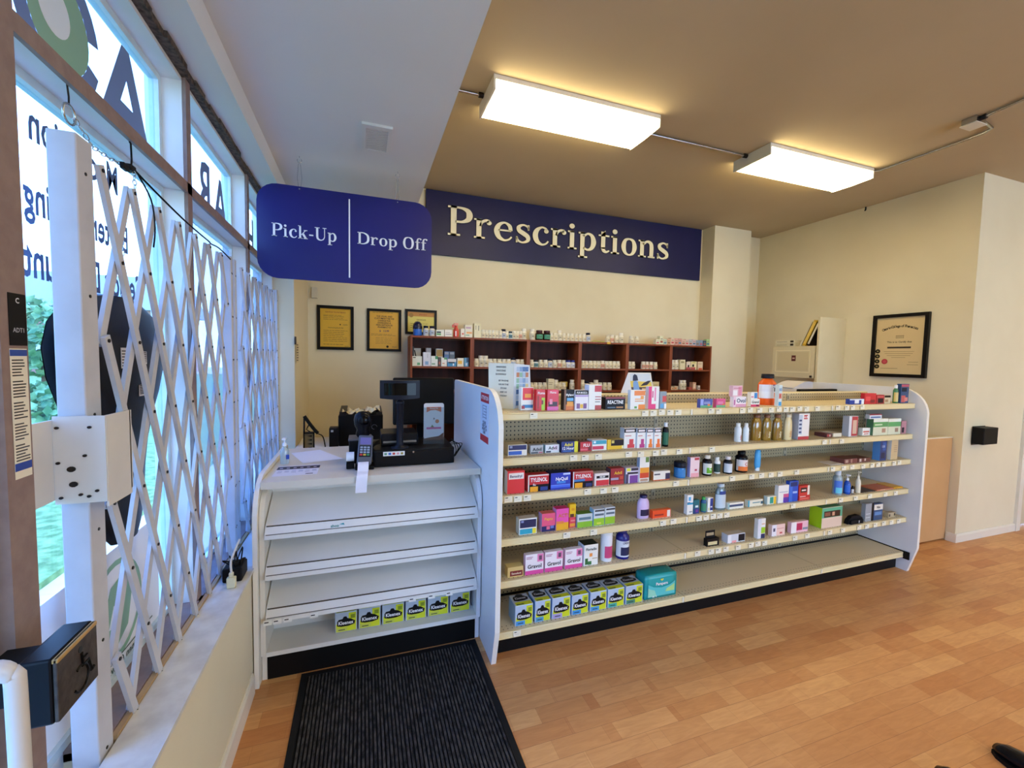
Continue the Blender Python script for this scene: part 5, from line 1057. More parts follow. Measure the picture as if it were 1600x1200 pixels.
    {'k': 'bottle', 'shape': 'round', 'name': 'lotion_bottle', 'cat': 'bottle', 'label': 'white pump-less lotion bottle, left one of two beside the gold bottles', 'body': 'eef4f8', 'cap': 'f4f8fa', 'texts': [('baby', 0, 0.45, 0.1, 'c05060')], 'vert': 1, 'x': 2.3319, 'y': 2.1238, 'z': 1.072, 'w': 0.0442, 'h': 0.1223},
    {'k': 'bottle', 'shape': 'round', 'name': 'lotion_bottle', 'cat': 'bottle', 'label': 'white lotion bottle touching the first gold bottle', 'body': 'eef4f8', 'cap': 'f4f8fa', 'x': 2.3903, 'y': 2.118, 'z': 1.072, 'w': 0.0367, 'h': 0.1212},
    {'k': 'bottle', 'shape': 'flat', 'name': 'baby_oil_bottle', 'cat': 'bottle', 'label': 'clear gold bottle with green cast, nearest the white lotion bottles', 'body': 'b98c2e', 'cap': '8a5a3a', 'texts': [('baby', 0, 0.42, 0.1, 'f0e8c0')], 'clear': 1, 'x': 2.4916, 'y': 2.1239, 'z': 1.072, 'w': 0.0738, 'h': 0.1753},
    {'k': 'bottle', 'shape': 'flat', 'name': 'baby_oil_bottle', 'cat': 'bottle', 'label': 'clear gold bottle between two matching gold bottles', 'body': 'b58f34', 'cap': '8a5a3a', 'texts': [('baby', 0, 0.42, 0.1, 'f0e8c0')], 'clear': 1, 'x': 2.5661, 'y': 2.1108, 'z': 1.072, 'w': 0.0685, 'h': 0.1752},
    {'k': 'bottle', 'shape': 'flat', 'name': 'baby_oil_bottle', 'cat': 'bottle', 'label': 'clear gold bottle next to the cream one', 'body': 'b08832', 'cap': '8a5a3a', 'texts': [('baby', 0, 0.42, 0.1, 'f0e8c0')], 'clear': 1, 'x': 2.6465, 'y': 2.0976, 'z': 1.072, 'w': 0.0728, 'h': 0.1751},
    {'k': 'bottle', 'shape': 'flat', 'name': 'baby_wash_bottle', 'cat': 'bottle', 'label': 'cream-coloured bottle with vertical orange lettering', 'body': 'e8d6a4', 'cap': 'e8dcc0', 'texts': [('baby', 0, 0.42, 0.1, 'd08a4a')], 'x': 2.7421, 'y': 2.0977, 'z': 1.072, 'w': 0.0652, 'h': 0.1749},
    {'k': 'carton', 'name': 'baby_bottle_box', 'cat': 'carton', 'label': 'tall white box with a red foot and red square on the second shelf', 'base': 'f0ece8', 'panels': [(0, 0, 1, 0.12, 'c03a40'), (0.48, 0.78, 0.8, 0.94, 'cc2430'), (0, 0.2, 0.33, 0.95, 'c4cede'), (0.05, 0.25, 0.28, 0.32, '3a4a78'), (0.05, 0.4, 0.28, 0.47, '3a4a78'), (0.05, 0.55, 0.28, 0.62, '3a4a78'), (0.05, 0.7, 0.28, 0.77, '3a4a78')], 'texts': [('NUK', 0.64, 0.86, 0.09, 'ffffff')], 'side': 'b8bcc8', 'x': 2.8599, 'y': 2.0918, 'z': 1.072, 'w': 0.1027, 'h': 0.1797, 'd': 0.05},
    {'k': 'carton', 'name': 'blister_pack', 'cat': 'packet', 'label': 'flat packet with black and red print lying on the second shelf', 'base': '6a3a3c', 'panels': [(0.1, 0.2, 0.4, 0.8, 'c04a44'), (0.5, 0.2, 0.7, 0.8, 'd8c0b0')], 'top': '8a4a44', 'x': 3.1422, 'y': 2.1084, 'z': 1.072, 'w': 0.0512, 'h': 0.0253, 'd': 0.09},
    {'k': 'carton', 'name': 'instruction_booklet', 'cat': 'booklet', 'label': 'pale cream booklet lying flat left of the red-framed box', 'base': 'e6dcc6', 'top': 'e8e0cc', 'x': 3.2286, 'y': 2.112, 'z': 1.072, 'w': 0.0881, 'h': 0.0257, 'd': 0.1},
    {'k': 'carton', 'name': 'window_box', 'cat': 'carton', 'label': 'upright white box with a red frame around its window', 'base': 'dfe0e6', 'panels': [(0.3, 0.02, 0.98, 0.98, 'b83038'), (0.42, 0.12, 0.86, 0.8, 'd8b8a0')], 'side': 'c8ccd4', 'x': 3.3723, 'y': 2.0989, 'z': 1.072, 'w': 0.095, 'h': 0.1478, 'd': 0.045},
    {'k': 'carton', 'name': 'bandage_carton', 'cat': 'carton', 'label': 'small white carton with red lettering beside the green bandage boxes', 'base': 'f2f0ea', 'panels': [(0.2, 0.15, 0.8, 0.25, 'd04a44'), (0.1, 0.4, 0.9, 0.6, 'd86a5c')], 'x': 3.5227, 'y': 2.1027, 'z': 1.072, 'w': 0.0828, 'h': 0.0551, 'd': 0.028},
    {'k': 'carton', 'name': 'bandage_box', 'cat': 'carton', 'label': 'white and green bandage box left of its twin', 'base': 'dcdcc0', 'panels': [(0, 0.5, 1, 0.8, '5aa05a'), (0, 0.8, 1, 1, 'eef0e0'), (0.6, 0.15, 0.85, 0.4, 'b08a70'), (0.1, 0.6, 0.6, 0.68, 'cfe6c0')], 'side': '4a7a58', 'x': 3.6494, 'y': 2.085, 'z': 1.072, 'w': 0.1656, 'h': 0.123, 'd': 0.045},
    {'k': 'carton', 'name': 'bandage_box', 'cat': 'carton', 'label': 'white and green bandage box right of its twin', 'base': 'dcdcc0', 'panels': [(0, 0.5, 1, 0.8, '5fa860'), (0, 0.8, 1, 1, 'eef0e0'), (0.55, 0.15, 0.8, 0.4, 'a08068')], 'x': 3.8096, 'y': 2.085, 'z': 1.072, 'w': 0.1458, 'h': 0.1192, 'd': 0.045},
    {'k': 'carton', 'name': 'gauze_box', 'cat': 'carton', 'label': 'flat blue and white box lying on the green bandage box', 'base': 'd6dce4', 'panels': [(0.1, 0.2, 0.9, 0.5, '4a6aa0'), (0.0, 0.8, 1, 1, 'a03848')], 'top': 'a05060', 'x': 3.5897, 'y': 2.087, 'z': 1.1955, 'w': 0.1366, 'h': 0.0343, 'd': 0.028},
    {'k': 'carton', 'name': 'plaster_packet', 'cat': 'packet', 'label': 'small pink and dark packet at the end of the second shelf', 'base': 'c08890', 'panels': [(0.1, 0.1, 0.6, 0.5, '2a1c24')], 'x': 3.9206, 'y': 2.085, 'z': 1.072, 'w': 0.0555, 'h': 0.0979, 'd': 0.028},
    {'k': 'carton', 'name': 'allergy_carton', 'cat': 'carton', 'label': 'large plain red carton with a white oval, first on the third shelf', 'base': 'e23338', 'panels': [(0.08, 0.63, 0.95, 0.9, 'f4ece8'), (0.1, 0.9, 0.9, 0.93, 'f06a60')], 'texts': [('Benadryl', 0.5, 0.76, 0.12, '1c2456')], 'side': 'eef0f4', 'top': 'e0523e', 'x': 0.7619, 'y': 2.085, 'z': 0.877, 'w': 0.096, 'h': 0.1205, 'd': 0.05},
    {'k': 'carton', 'name': 'pain_relief_carton', 'cat': 'carton', 'label': 'red and black carton lettered TYLENOL, right of the plain red one', 'base': 'c9252f', 'panels': [(0, 0.92, 1, 1, 'e8dcd4'), (0.05, 0, 1, 0.42, '15131c'), (0.1, 0.0, 0.48, 0.3, 'f2a81c'), (0.6, 0.04, 0.95, 0.26, '1e3a8a'), (0, 0, 0.05, 1, 'e8e0d8')], 'texts': [('TYLENOL', 0.52, 0.7, 0.24, 'ffffff'), ('flu', 0.3, 0.42, 0.14, 'e8e0e0')], 'x': 0.8904, 'y': 2.085, 'z': 0.877, 'w': 0.1203, 'h': 0.0909, 'd': 0.05},
    {'k': 'carton', 'name': 'cold_relief_carton', 'cat': 'carton', 'label': 'royal blue carton lettered NyQuil on the third shelf', 'base': '2238b4', 'panels': [(0.3, 0.36, 0.75, 0.5, '3a8ae0'), (0.0, 0.12, 1, 0.26, '3f6ae0'), (0.62, 0.86, 0.98, 0.97, 'c8d4f4'), (0, 0.26, 1, 0.29, '7aa0f0')], 'texts': [('NyQuil', 0.55, 0.64, 0.2, 'ffffff')], 'side': '101c50', 'top': '0f1a48', 'x': 1.0222, 'y': 2.085, 'z': 0.877, 'w': 0.1188, 'h': 0.0922, 'd': 0.07},
    {'k': 'carton', 'name': 'pain_relief_carton', 'cat': 'carton', 'label': 'red and black carton lettered TYLENOL, right of the royal blue one', 'base': 'c9252f', 'panels': [(0, 0.9, 1, 1, 'c06a60'), (0.05, 0, 1, 0.38, '15131c'), (0, 0.38, 0.6, 0.52, '3a7ab8'), (0.1, 0.0, 0.48, 0.3, 'f2a81c'), (0.65, 0.04, 0.95, 0.24, '1e2a6a'), (0, 0, 0.05, 1, 'd8e0e8')], 'texts': [('TYLENOL', 0.52, 0.7, 0.24, 'ffffff')], 'x': 1.1591, 'y': 2.085, 'z': 0.877, 'w': 0.1247, 'h': 0.091, 'd': 0.05},
    {'k': 'carton', 'name': 'muscle_relief_carton', 'cat': 'carton', 'label': 'white carton with a solid red lower half on the third shelf', 'base': 'f0e6e0', 'panels': [(0.1, 0.02, 0.98, 0.45, 'd8303a'), (0.12, 0.6, 0.95, 0.8, '20181c')], 'texts': [('RELIEF', 0.53, 0.7, 0.13, 'ffffff')], 'x': 1.2806, 'y': 2.085, 'z': 0.877, 'w': 0.0937, 'h': 0.0716, 'd': 0.05},
    {'k': 'carton', 'name': 'cold_relief_carton', 'cat': 'carton', 'label': 'deep red carton lettered Advil in yellow', 'base': '9c1c24', 'panels': [(0.02, 0.28, 0.6, 0.42, 'a8a4c0'), (0.0, 0, 1, 0.2, 'b82c30'), (0.7, 0.3, 0.95, 0.5, 'c84a30')], 'texts': [('Advil', 0.55, 0.72, 0.2, 'f4c02c')], 'side': '4a3040', 'top': 'a03a34', 'x': 1.3805, 'y': 2.085, 'z': 0.877, 'w': 0.0886, 'h': 0.0926, 'd': 0.05},
    {'k': 'carton', 'name': 'sinus_relief_carton', 'cat': 'carton', 'label': 'purple and white carton beside the deep red one', 'base': 'e4dcec', 'panels': [(0.3, 0.0, 0.95, 0.5, '7a3f96'), (0.05, 0.78, 0.35, 0.98, 'dfe24a'), (0.1, 0.58, 0.95, 0.72, '2c2434'), (0.4, 0.8, 0.95, 0.98, '2c2434'), (0, 0, 0.2, 0.6, '4a3a58')], 'x': 1.4821, 'y': 2.085, 'z': 0.877, 'w': 0.0867, 'h': 0.0897, 'd': 0.05},
    {'k': 'carton', 'name': 'supplement_carton', 'cat': 'carton', 'label': 'tall white carton with orange and red fruit, highest on the third shelf', 'base': 'f0ede4', 'panels': [(0.05, 0.15, 0.98, 0.35, 'd8481c'), (0.05, 0.35, 0.98, 0.55, 'f0a028'), (0.6, 0.75, 0.95, 0.95, '6a8a3a'), (0.1, 0.03, 0.9, 0.12, 'c09a80')], 'side': 'a8c0e0', 'x': 1.5646, 'y': 2.085, 'z': 0.877, 'w': 0.0671, 'h': 0.1548, 'd': 0.028},
    {'k': 'carton', 'name': 'ointment_carton', 'cat': 'carton', 'label': 'long low white carton with navy end and orange edge', 'base': 'ece6dc', 'panels': [(0.72, 0.1, 1, 0.75, '2a2048'), (0, 0, 1, 0.1, 'd8622a'), (0.05, 0.6, 0.4, 0.75, '4a4456')], 'side': 'd87a3a', 'x': 1.69, 'y': 2.085, 'z': 0.877, 'w': 0.1198, 'h': 0.0554, 'd': 0.028},
    {'k': 'bottle', 'shape': 'jar', 'name': 'ointment_jar', 'cat': 'jar', 'label': 'squat blue jar with a dark lid beside the pink and white carton', 'body': '2f78b8', 'cap': '161c2c', 'lab': '3a86c8', 'x': 1.8503, 'y': 2.085, 'z': 0.877, 'w': 0.0691, 'h': 0.096},
    {'k': 'carton', 'name': 'supplement_carton', 'cat': 'carton', 'label': 'white carton with a soft pink front left of the dark jars', 'base': 'f3d8dc', 'panels': [(0.45, 0.85, 0.95, 0.97, 'b83a44'), (0.1, 0.0, 0.95, 0.2, 'f0a8b0'), (0.5, 0.3, 0.75, 0.4, 'c04a60')], 'side': 'b8a8d4', 'x': 1.9408, 'y': 2.0922, 'z': 0.877, 'w': 0.0696, 'h': 0.1236, 'd': 0.028},
    {'k': 'bottle', 'shape': 'round', 'name': 'vitamin_bottle', 'cat': 'bottle', 'label': 'black bottle, white cap, label with green square lettered C', 'body': '141012', 'cap': 'eee6d2', 'lab': 'e8e8dc', 'texts': [('C', 0, 0.36, 0.15, 'ffffff')], 'patch': '6cb52c', 'x': 2.0565, 'y': 2.085, 'z': 0.877, 'w': 0.0574, 'h': 0.1289},
    {'k': 'bottle', 'shape': 'round', 'name': 'vitamin_bottle', 'cat': 'bottle', 'label': 'white-capped white bottle with a dark green label, between black bottles', 'body': 'f0f0ee', 'cap': 'f4f4f0', 'lab': '22423a', 'x': 2.1584, 'y': 2.115, 'z': 0.877, 'w': 0.0442, 'h': 0.1037},
    {'k': 'bottle', 'shape': 'round', 'name': 'vitamin_bottle', 'cat': 'bottle', 'label': 'black bottle with a plain grey-white label on the third shelf', 'body': '171418', 'cap': 'e8dedc', 'lab': 'd8dade', 'x': 2.2239, 'y': 2.085, 'z': 0.877, 'w': 0.0546, 'h': 0.1101},
    {'k': 'bottle', 'shape': 'round', 'name': 'vitamin_bottle', 'cat': 'bottle', 'label': 'large black-capped bottle, orange foot, label lettered C in red', 'body': '121014', 'cap': '0e0e10', 'lab': 'ece4e0', 'texts': [('C', 0, 0.42, 0.16, 'd03a2a')], 'patch2': 'f07a2a', 'x': 2.348, 'y': 2.085, 'z': 0.877, 'w': 0.0748, 'h': 0.1385},
    {'k': 'bottle', 'shape': 'tube', 'name': 'lotion_tube', 'cat': 'tube', 'label': 'sky blue standing tube, white cap down, alone on the third shelf', 'body': '4aa8e4', 'cap': 'dce8f0', 'x': 2.4757, 'y': 2.0958, 'z': 0.877, 'w': 0.0482, 'h': 0.1393},
    {'k': 'carton', 'name': 'paper_sheet', 'cat': 'paper', 'label': 'white sheet lying on the third shelf under woven packets', 'base': 'e6ddd4', 'top': 'e8e2d8', 'x': 3.2065, 'y': 2.085, 'z': 0.877, 'w': 0.1308, 'h': 0.002, 'd': 0.1},
    {'k': 'carton', 'name': 'woven_packet', 'cat': 'packet', 'label': 'reddish brown woven packet lying flat beside the white sheet', 'base': '7a4440', 'panels': [(0.1, 0.2, 0.3, 0.8, 'c0a090'), (0.5, 0.1, 0.6, 0.9, 'b08070')], 'top': '6a3c38', 'x': 3.3487, 'y': 2.085, 'z': 0.877, 'w': 0.1417, 'h': 0.0332, 'd': 0.1},
    {'k': 'carton', 'name': 'woven_packet', 'cat': 'packet', 'label': 'brown woven packet lying flat against the dark blue box', 'base': '6a3a34', 'panels': [(0.1, 0.2, 0.25, 0.9, 'd8c8c0'), (0.5, 0.3, 0.62, 0.9, 'd0c0b8')], 'top': '5e3630', 'x': 3.4941, 'y': 2.085, 'z': 0.877, 'w': 0.1321, 'h': 0.0295, 'd': 0.1},
    {'k': 'carton', 'name': 'supply_box', 'cat': 'carton', 'label': 'dark blue box with a light blue side panel on the third shelf', 'base': '1d3a78', 'panels': [(0.4, 0.5, 0.9, 0.9, '2a5aa8'), (0.2, 0.1, 0.8, 0.4, '0e1c40')], 'texts': [('150', 0.5, 0.7, 0.12, 'c8d4e8')], 'side': '5a9ae0', 'x': 3.6985, 'y': 2.085, 'z': 0.877, 'w': 0.0727, 'h': 0.1523, 'd': 0.05},
    {'k': 'carton', 'name': 'supply_box', 'cat': 'carton', 'label': 'plain beige box with small print, right of the dark blue one', 'base': 'd4b888', 'panels': [(0.4, 0.7, 0.85, 0.72, 'a08060'), (0.4, 0.6, 0.85, 0.62, 'a08060'), (0.4, 0.5, 0.85, 0.52, 'a08060'), (0.4, 0.4, 0.85, 0.42, 'a08060')], 'side': 'f0ece4', 'x': 3.8296, 'y': 2.085, 'z': 0.877, 'w': 0.0771, 'h': 0.1471, 'd': 0.028},
    {'k': 'carton', 'name': 'tablet_carton', 'cat': 'carton', 'label': 'white carton with navy top and turquoise foot, first on the fourth shelf', 'base': 'f2f0ea', 'panels': [(0.04, 0.42, 0.96, 0.92, '1b2150'), (0.04, 0.03, 0.75, 0.35, '2fa6c2'), (0.75, 0.03, 0.96, 0.35, 'f0dc3a'), (0.1, 0.75, 0.25, 0.88, '8a92c0')], 'side': 'cfd6d0', 'top': 'd0c8b4', 'x': 0.8374, 'y': 2.0883, 'z': 0.646, 'w': 0.1015, 'h': 0.0873, 'd': 0.05},
    {'k': 'carton', 'name': 'stomach_relief_carton', 'cat': 'carton', 'label': 'pink carton with a navy foot on the fourth shelf', 'base': 'ee5c84', 'panels': [(0, 0, 1, 0.3, '1f2460'), (0.35, 0.1, 0.6, 0.28, 'e87090'), (0.65, 0.15, 0.9, 0.3, '6a80c8')], 'texts': [('Pepto', 0.5, 0.7, 0.16, 'f4c03a')], 'side': 'c8a0c8', 'top': 'f07a6a', 'x': 0.9606, 'y': 2.0947, 'z': 0.646, 'w': 0.0797, 'h': 0.0988, 'd': 0.05},
    {'k': 'carton', 'name': 'stomach_relief_carton', 'cat': 'carton', 'label': 'tall pink carton with a yellow foot on the fourth shelf', 'base': 'ee58b0', 'panels': [(0, 0, 1, 0.35, 'f4b028'), (0.0, 0.3, 0.6, 0.42, 'f08a50')], 'texts': [('ACT!', 0.55, 0.68, 0.17, 'd87a20')], 'side': 'e0a0d8', 'top': 'e83a80', 'x': 1.0412, 'y': 2.0893, 'z': 0.646, 'w': 0.0752, 'h': 0.1195, 'd': 0.05},
    {'k': 'carton', 'name': 'stomach_relief_carton', 'cat': 'carton', 'label': 'little coral carton behind the tall pink one', 'base': 'e84a5c', 'panels': [(0.1, 0.1, 0.9, 0.4, 'f4a83a'), (0.2, 0.6, 0.9, 0.75, 'f09090')], 'x': 1.1127, 'y': 2.106, 'z': 0.646, 'w': 0.039, 'h': 0.0572, 'd': 0.04},
    {'k': 'carton', 'name': 'squeeze_sachet', 'cat': 'sachet', 'label': 'yellow sachet sticking up behind the tall pink carton', 'base': 'f0c41c', 'panels': [(0.1, 0.0, 0.7, 0.25, '5a2a1a'), (0.3, 0.5, 0.8, 0.7, 'e0a010')], 'x': 1.1132, 'y': 2.108, 'z': 0.7037, 'w': 0.039, 'h': 0.0739, 'd': 0.025},
    {'k': 'carton', 'name': 'cough_relief_carton', 'cat': 'carton', 'label': 'wide green and white carton with a green flap on the fourth shelf', 'base': 'c8d4d4', 'panels': [(0, 0, 1, 0.42, '8cc032'), (0.1, 0.55, 0.9, 0.75, '5a7a8a')], 'side': '9ab8c8', 'top': '5a8a2a', 'x': 1.1826, 'y': 2.0903, 'z': 0.646, 'w': 0.0951, 'h': 0.0758, 'd': 0.05},
    {'k': 'carton', 'name': 'cough_relief_carton', 'cat': 'carton', 'label': 'upright white and lime carton left of its twin', 'base': 'd4dce0', 'panels': [(0, 0.02, 1, 0.45, '9ccb2e'), (0.1, 0.6, 0.95, 0.72, '5a6a7a'), (0.1, 0.85, 1, 0.95, '3a3c42'), (0.3, 0.1, 0.7, 0.2, 'e0e060')], 'side': 'a8cfe4', 'x': 1.2696, 'y': 2.085, 'z': 0.646, 'w': 0.0685, 'h': 0.0967, 'd': 0.05},
    {'k': 'carton', 'name': 'cough_relief_carton', 'cat': 'carton', 'label': 'upright white and lime carton right of its twin', 'base': 'd4dce0', 'panels': [(0, 0.02, 1, 0.45, '9ac62e'), (0.1, 0.6, 0.95, 0.72, '5a6a7a'), (0.1, 0.85, 1, 0.95, '3a3c42')], 'x': 1.3429, 'y': 2.0873, 'z': 0.646, 'w': 0.0652, 'h': 0.0981, 'd': 0.05},
    {'k': 'bottle', 'shape': 'flat', 'name': 'effervescent_bottle', 'cat': 'bottle', 'label': 'lilac bottle with a dark purple cap and vertical dark panel', 'body': 'd9bfe8', 'cap': '1e1a54', 'patch': '1b1340', 'x': 1.5932, 'y': 2.0976, 'z': 0.646, 'w': 0.0805, 'h': 0.1404},
    {'k': 'carton', 'name': 'ointment_carton', 'cat': 'carton', 'label': 'long orange carton lying low beside the lilac bottle', 'base': 'f0501c', 'panels': [(0.8, 0.1, 0.97, 0.9, 'f0e6da'), (0.0, 0, 1, 0.06, 'f8b090'), (0.1, 0.3, 0.6, 0.5, 'a02a1c')], 'top': 'f47a40', 'x': 1.7016, 'y': 2.085, 'z': 0.646, 'w': 0.1303, 'h': 0.0494, 'd': 0.028},
    {'k': 'carton', 'name': 'eye_drop_carton', 'cat': 'carton', 'label': 'tall white carton with blue bands and a water drop', 'base': 'f2f0ea', 'panels': [(0, 0.5, 1, 0.6, '2a9ac0'), (0.2, 0.7, 0.6, 0.9, '5ab0e0'), (0.0, 0.6, 0.5, 0.63, '1c3a80'), (0.4, 0.1, 0.9, 0.16, '909aa8')], 'x': 1.9116, 'y': 2.085, 'z': 0.646, 'w': 0.0442, 'h': 0.1215, 'd': 0.028},
    {'k': 'carton', 'name': 'eye_drop_carton', 'cat': 'carton', 'label': 'narrow teal and navy carton between white carton and green-capped bottle', 'base': '1a6a74', 'panels': [(0, 0, 1, 0.4, '23407c'), (0.3, 0.45, 0.8, 0.6, 'e8f0f0'), (0.4, 0.1, 0.8, 0.3, '7a3a90')], 'x': 1.9613, 'y': 2.085, 'z': 0.646, 'w': 0.0439, 'h': 0.0855, 'd': 0.028},
    {'k': 'bottle', 'shape': 'round', 'name': 'drops_bottle', 'cat': 'bottle', 'label': 'small green-capped bottle on the fourth shelf', 'body': '2d5a8c', 'cap': '3fae4c', 'lab': '3f8a6a', 'x': 2.0304, 'y': 2.085, 'z': 0.646, 'w': 0.0346, 'h': 0.0952},
    {'k': 'carton', 'name': 'eye_drop_carton', 'cat': 'carton', 'label': 'narrow white carton with a navy right half beside the clear bottle', 'base': 'f2f0ea', 'panels': [(0.45, 0.1, 1, 0.95, '233a8a'), (0.1, 0.1, 0.35, 0.3, 'e0d8a0'), (0.55, 0.3, 0.9, 0.4, 'e0e8f8')], 'x': 2.0704, 'y': 2.085, 'z': 0.646, 'w': 0.0403, 'h': 0.0904, 'd': 0.028},
    {'k': 'bottle', 'shape': 'flat', 'name': 'contact_solution_bottle', 'cat': 'bottle', 'label': 'clear grey bottle with a navy oval on white, tallest on the fourth shelf', 'body': '8fa4a8', 'cap': 'c8d8e4', 'lab': 'c6d6e2', 'oval': '24408c', 'clear': 1, 'x': 2.1722, 'y': 2.085, 'z': 0.646, 'w': 0.0778, 'h': 0.1689},
    {'k': 'carton', 'name': 'dental_paste_carton', 'cat': 'carton', 'label': 'long white carton with a navy stripe, right of the clear bottle', 'base': 'f0ece0', 'panels': [(0.05, 0.35, 0.95, 0.7, '3a4a70'), (0.0, 0, 0.04, 1, '5ac0c0')], 'x': 2.2841, 'y': 2.085, 'z': 0.646, 'w': 0.1248, 'h': 0.0406, 'd': 0.028},
    {'k': 'carton', 'name': 'dental_paste_carton', 'cat': 'carton', 'label': 'long white carton with a light teal end on the fourth shelf', 'base': 'ece6d0', 'panels': [(0, 0, 0.1, 1, '3aa8c8'), (0.3, 0.5, 0.8, 0.65, '5a8a9a'), (0.85, 0.3, 1, 0.7, '1f5a70')], 'x': 2.4489, 'y': 2.085, 'z': 0.646, 'w': 0.1289, 'h': 0.0425, 'd': 0.028},
    {'k': 'carton', 'name': 'dental_paste_carton', 'cat': 'carton', 'label': 'teal and yellow carton touching the white and purple one', 'base': 'e8ecdc', 'panels': [(0.3, 0.1, 0.7, 0.9, '1c9a86'), (0.75, 0, 1, 0.9, 'f2c41c')], 'side': 'c8e0e0', 'x': 2.5913, 'y': 2.085, 'z': 0.646, 'w': 0.0782, 'h': 0.0536, 'd': 0.028},
    {'k': 'carton', 'name': 'denture_carton', 'cat': 'carton', 'label': 'white upright carton shading to purple at its lower corner', 'base': 'f2f0ea', 'panels': [(0.5, 0, 1, 0.3, '5a3aa8'), (0.5, 0.3, 1, 0.5, 'd05a8a'), (0.1, 0.6, 0.9, 0.64, 'b0b4c8')], 'x': 2.6975, 'y': 2.085, 'z': 0.646, 'w': 0.0962, 'h': 0.1202, 'd': 0.028},
    {'k': 'carton', 'name': 'denture_carton', 'cat': 'carton', 'label': 'tall cobalt blue carton on the fourth shelf', 'base': '1e4fc0', 'panels': [(0, 0, 0.35, 1, '3a72d8'), (0.1, 0.75, 0.9, 0.95, '16306a'), (0.4, 0.4, 0.9, 0.5, 'a8c0f0')], 'x': 2.7915, 'y': 2.085, 'z': 0.646, 'w': 0.0819, 'h': 0.1418, 'd': 0.028},
    {'k': 'carton', 'name': 'denture_carton', 'cat': 'carton', 'label': 'low red carton under a matching red one', 'base': 'c8282a', 'panels': [(0.1, 0.2, 0.9, 0.45, 'e87a6a'), (0.1, 0.7, 0.6, 0.85, 'f4e0d8')], 'top': 'd85a4a', 'x': 2.8977, 'y': 2.085, 'z': 0.646, 'w': 0.1071, 'h': 0.034, 'd': 0.028},
    {'k': 'carton', 'name': 'denture_carton', 'cat': 'carton', 'label': 'red carton with dark window stacked on another red carton', 'base': 'cf3a34', 'panels': [(0.15, 0.3, 0.75, 0.8, '3a1c1c'), (0.8, 0, 1, 1, 'f0e4d8'), (0.25, 0.45, 0.65, 0.6, 'f0e8e0')], 'x': 2.8959, 'y': 2.087, 'z': 0.6805, 'w': 0.1007, 'h': 0.067, 'd': 0.028},
    {'k': 'bottle', 'shape': 'round', 'name': 'rubbing_alcohol_bottle', 'cat': 'bottle', 'label': 'clear bottle with blue and aqua label, left of the blue pump', 'body': 'b8ccd8', 'cap': 'd8e0e8', 'lab': '4a7ad8', 'patch3': '6fd0e8', 'clear': 1, 'x': 3.2742, 'y': 2.0891, 'z': 0.646, 'w': 0.0602, 'h': 0.1742},
    {'k': 'bottle', 'shape': 'pump', 'name': 'soap_pump_bottle', 'cat': 'bottle', 'label': 'blue bottle with a white pump on the fourth shelf', 'body': '1c4fb0', 'cap': 'eef0f2', 'lab': '2a6ad0', 'x': 3.359, 'y': 2.085, 'z': 0.646, 'w': 0.0428, 'h': 0.1458},
    {'k': 'bottle', 'shape': 'round', 'name': 'iodine_bottle', 'cat': 'bottle', 'label': 'tiny dark brown bottle between the two pump bottles', 'body': '241a1c', 'cap': '1a1416', 'lab': 'e0d8d0', 'x': 3.3998, 'y': 2.085, 'z': 0.646, 'w': 0.0177, 'h': 0.0589},
    {'k': 'bottle', 'shape': 'pump', 'name': 'lotion_pump_bottle', 'cat': 'bottle', 'label': 'slim cream bottle with a cream pump on the fourth shelf', 'body': 'ece4cc', 'cap': 'f0ead8', 'x': 3.4704, 'y': 2.085, 'z': 0.646, 'w': 0.033, 'h': 0.1625},
    {'k': 'carton', 'name': 'comb_packet', 'cat': 'packet', 'label': 'dark packet of combs lying right of the cream pump bottle', 'base': '3a2e2c', 'panels': [(0.1, 0.2, 0.8, 0.4, 'a09488')], 'top': '4a3c38', 'x': 3.567, 'y': 2.085, 'z': 0.646, 'w': 0.1551, 'h': 0.0048, 'd': 0.12},
    {'k': 'carton', 'name': 'hair_tie_packet', 'cat': 'packet', 'label': 'salmon-coloured packet lying between the combs and the yellow bag', 'base': 'c87a5c', 'panels': [(0.2, 0.2, 0.5, 0.8, 'e8b090')], 'top': 'c8704c', 'x': 3.7561, 'y': 2.085, 'z': 0.646, 'w': 0.1927, 'h': 0.0087, 'd': 0.12},
    {'k': 'carton', 'name': 'yellow_sponge_bag', 'cat': 'packet', 'label': 'mustard yellow bag lying at the end of the fourth shelf', 'base': 'dba01e', 'panels': [(0.1, 0.2, 0.4, 0.6, 'b87a14')], 'top': 'e0a820', 'x': 3.9078, 'y': 2.085, 'z': 0.646, 'w': 0.1022, 'h': 0.0112, 'd': 0.12},
    {'k': 'carton', 'name': 'laxative_carton', 'cat': 'carton', 'label': 'small tan carton with a maroon panel, first on the fifth shelf', 'base': 'dcc07c', 'panels': [(0.15, 0.12, 0.95, 0.62, '7a1c24')], 'texts': [('Senokot', 0.55, 0.37, 0.22, 'f0dcc0')], 'side': 'c8aa68', 'top': 'e4cc84', 'x': 0.7704, 'y': 2.0851, 'z': 0.421, 'w': 0.0891, 'h': 0.0554, 'd': 0.05},
    {'k': 'carton', 'name': 'nausea_relief_carton', 'cat': 'carton', 'label': 'white carton lettered Gravol with a pink foot, beside the small tan carton', 'base': 'f4ecf0', 'panels': [(0, 0, 1, 0.2, 'e04f9c'), (0.65, 0.6, 0.98, 0.98, 'e884b4'), (0.74, 0.68, 0.9, 0.9, '6a4a64'), (0.05, 0.85, 0.4, 0.88, 'b07090'), (0.05, 0.78, 0.35, 0.81, 'b07090')], 'texts': [('Gravol', 0.5, 0.4, 0.2, '15151c')], 'side': 'e8c0d4', 'x': 0.879, 'y': 2.085, 'z': 0.421, 'w': 0.1055, 'h': 0.1111, 'd': 0.03},
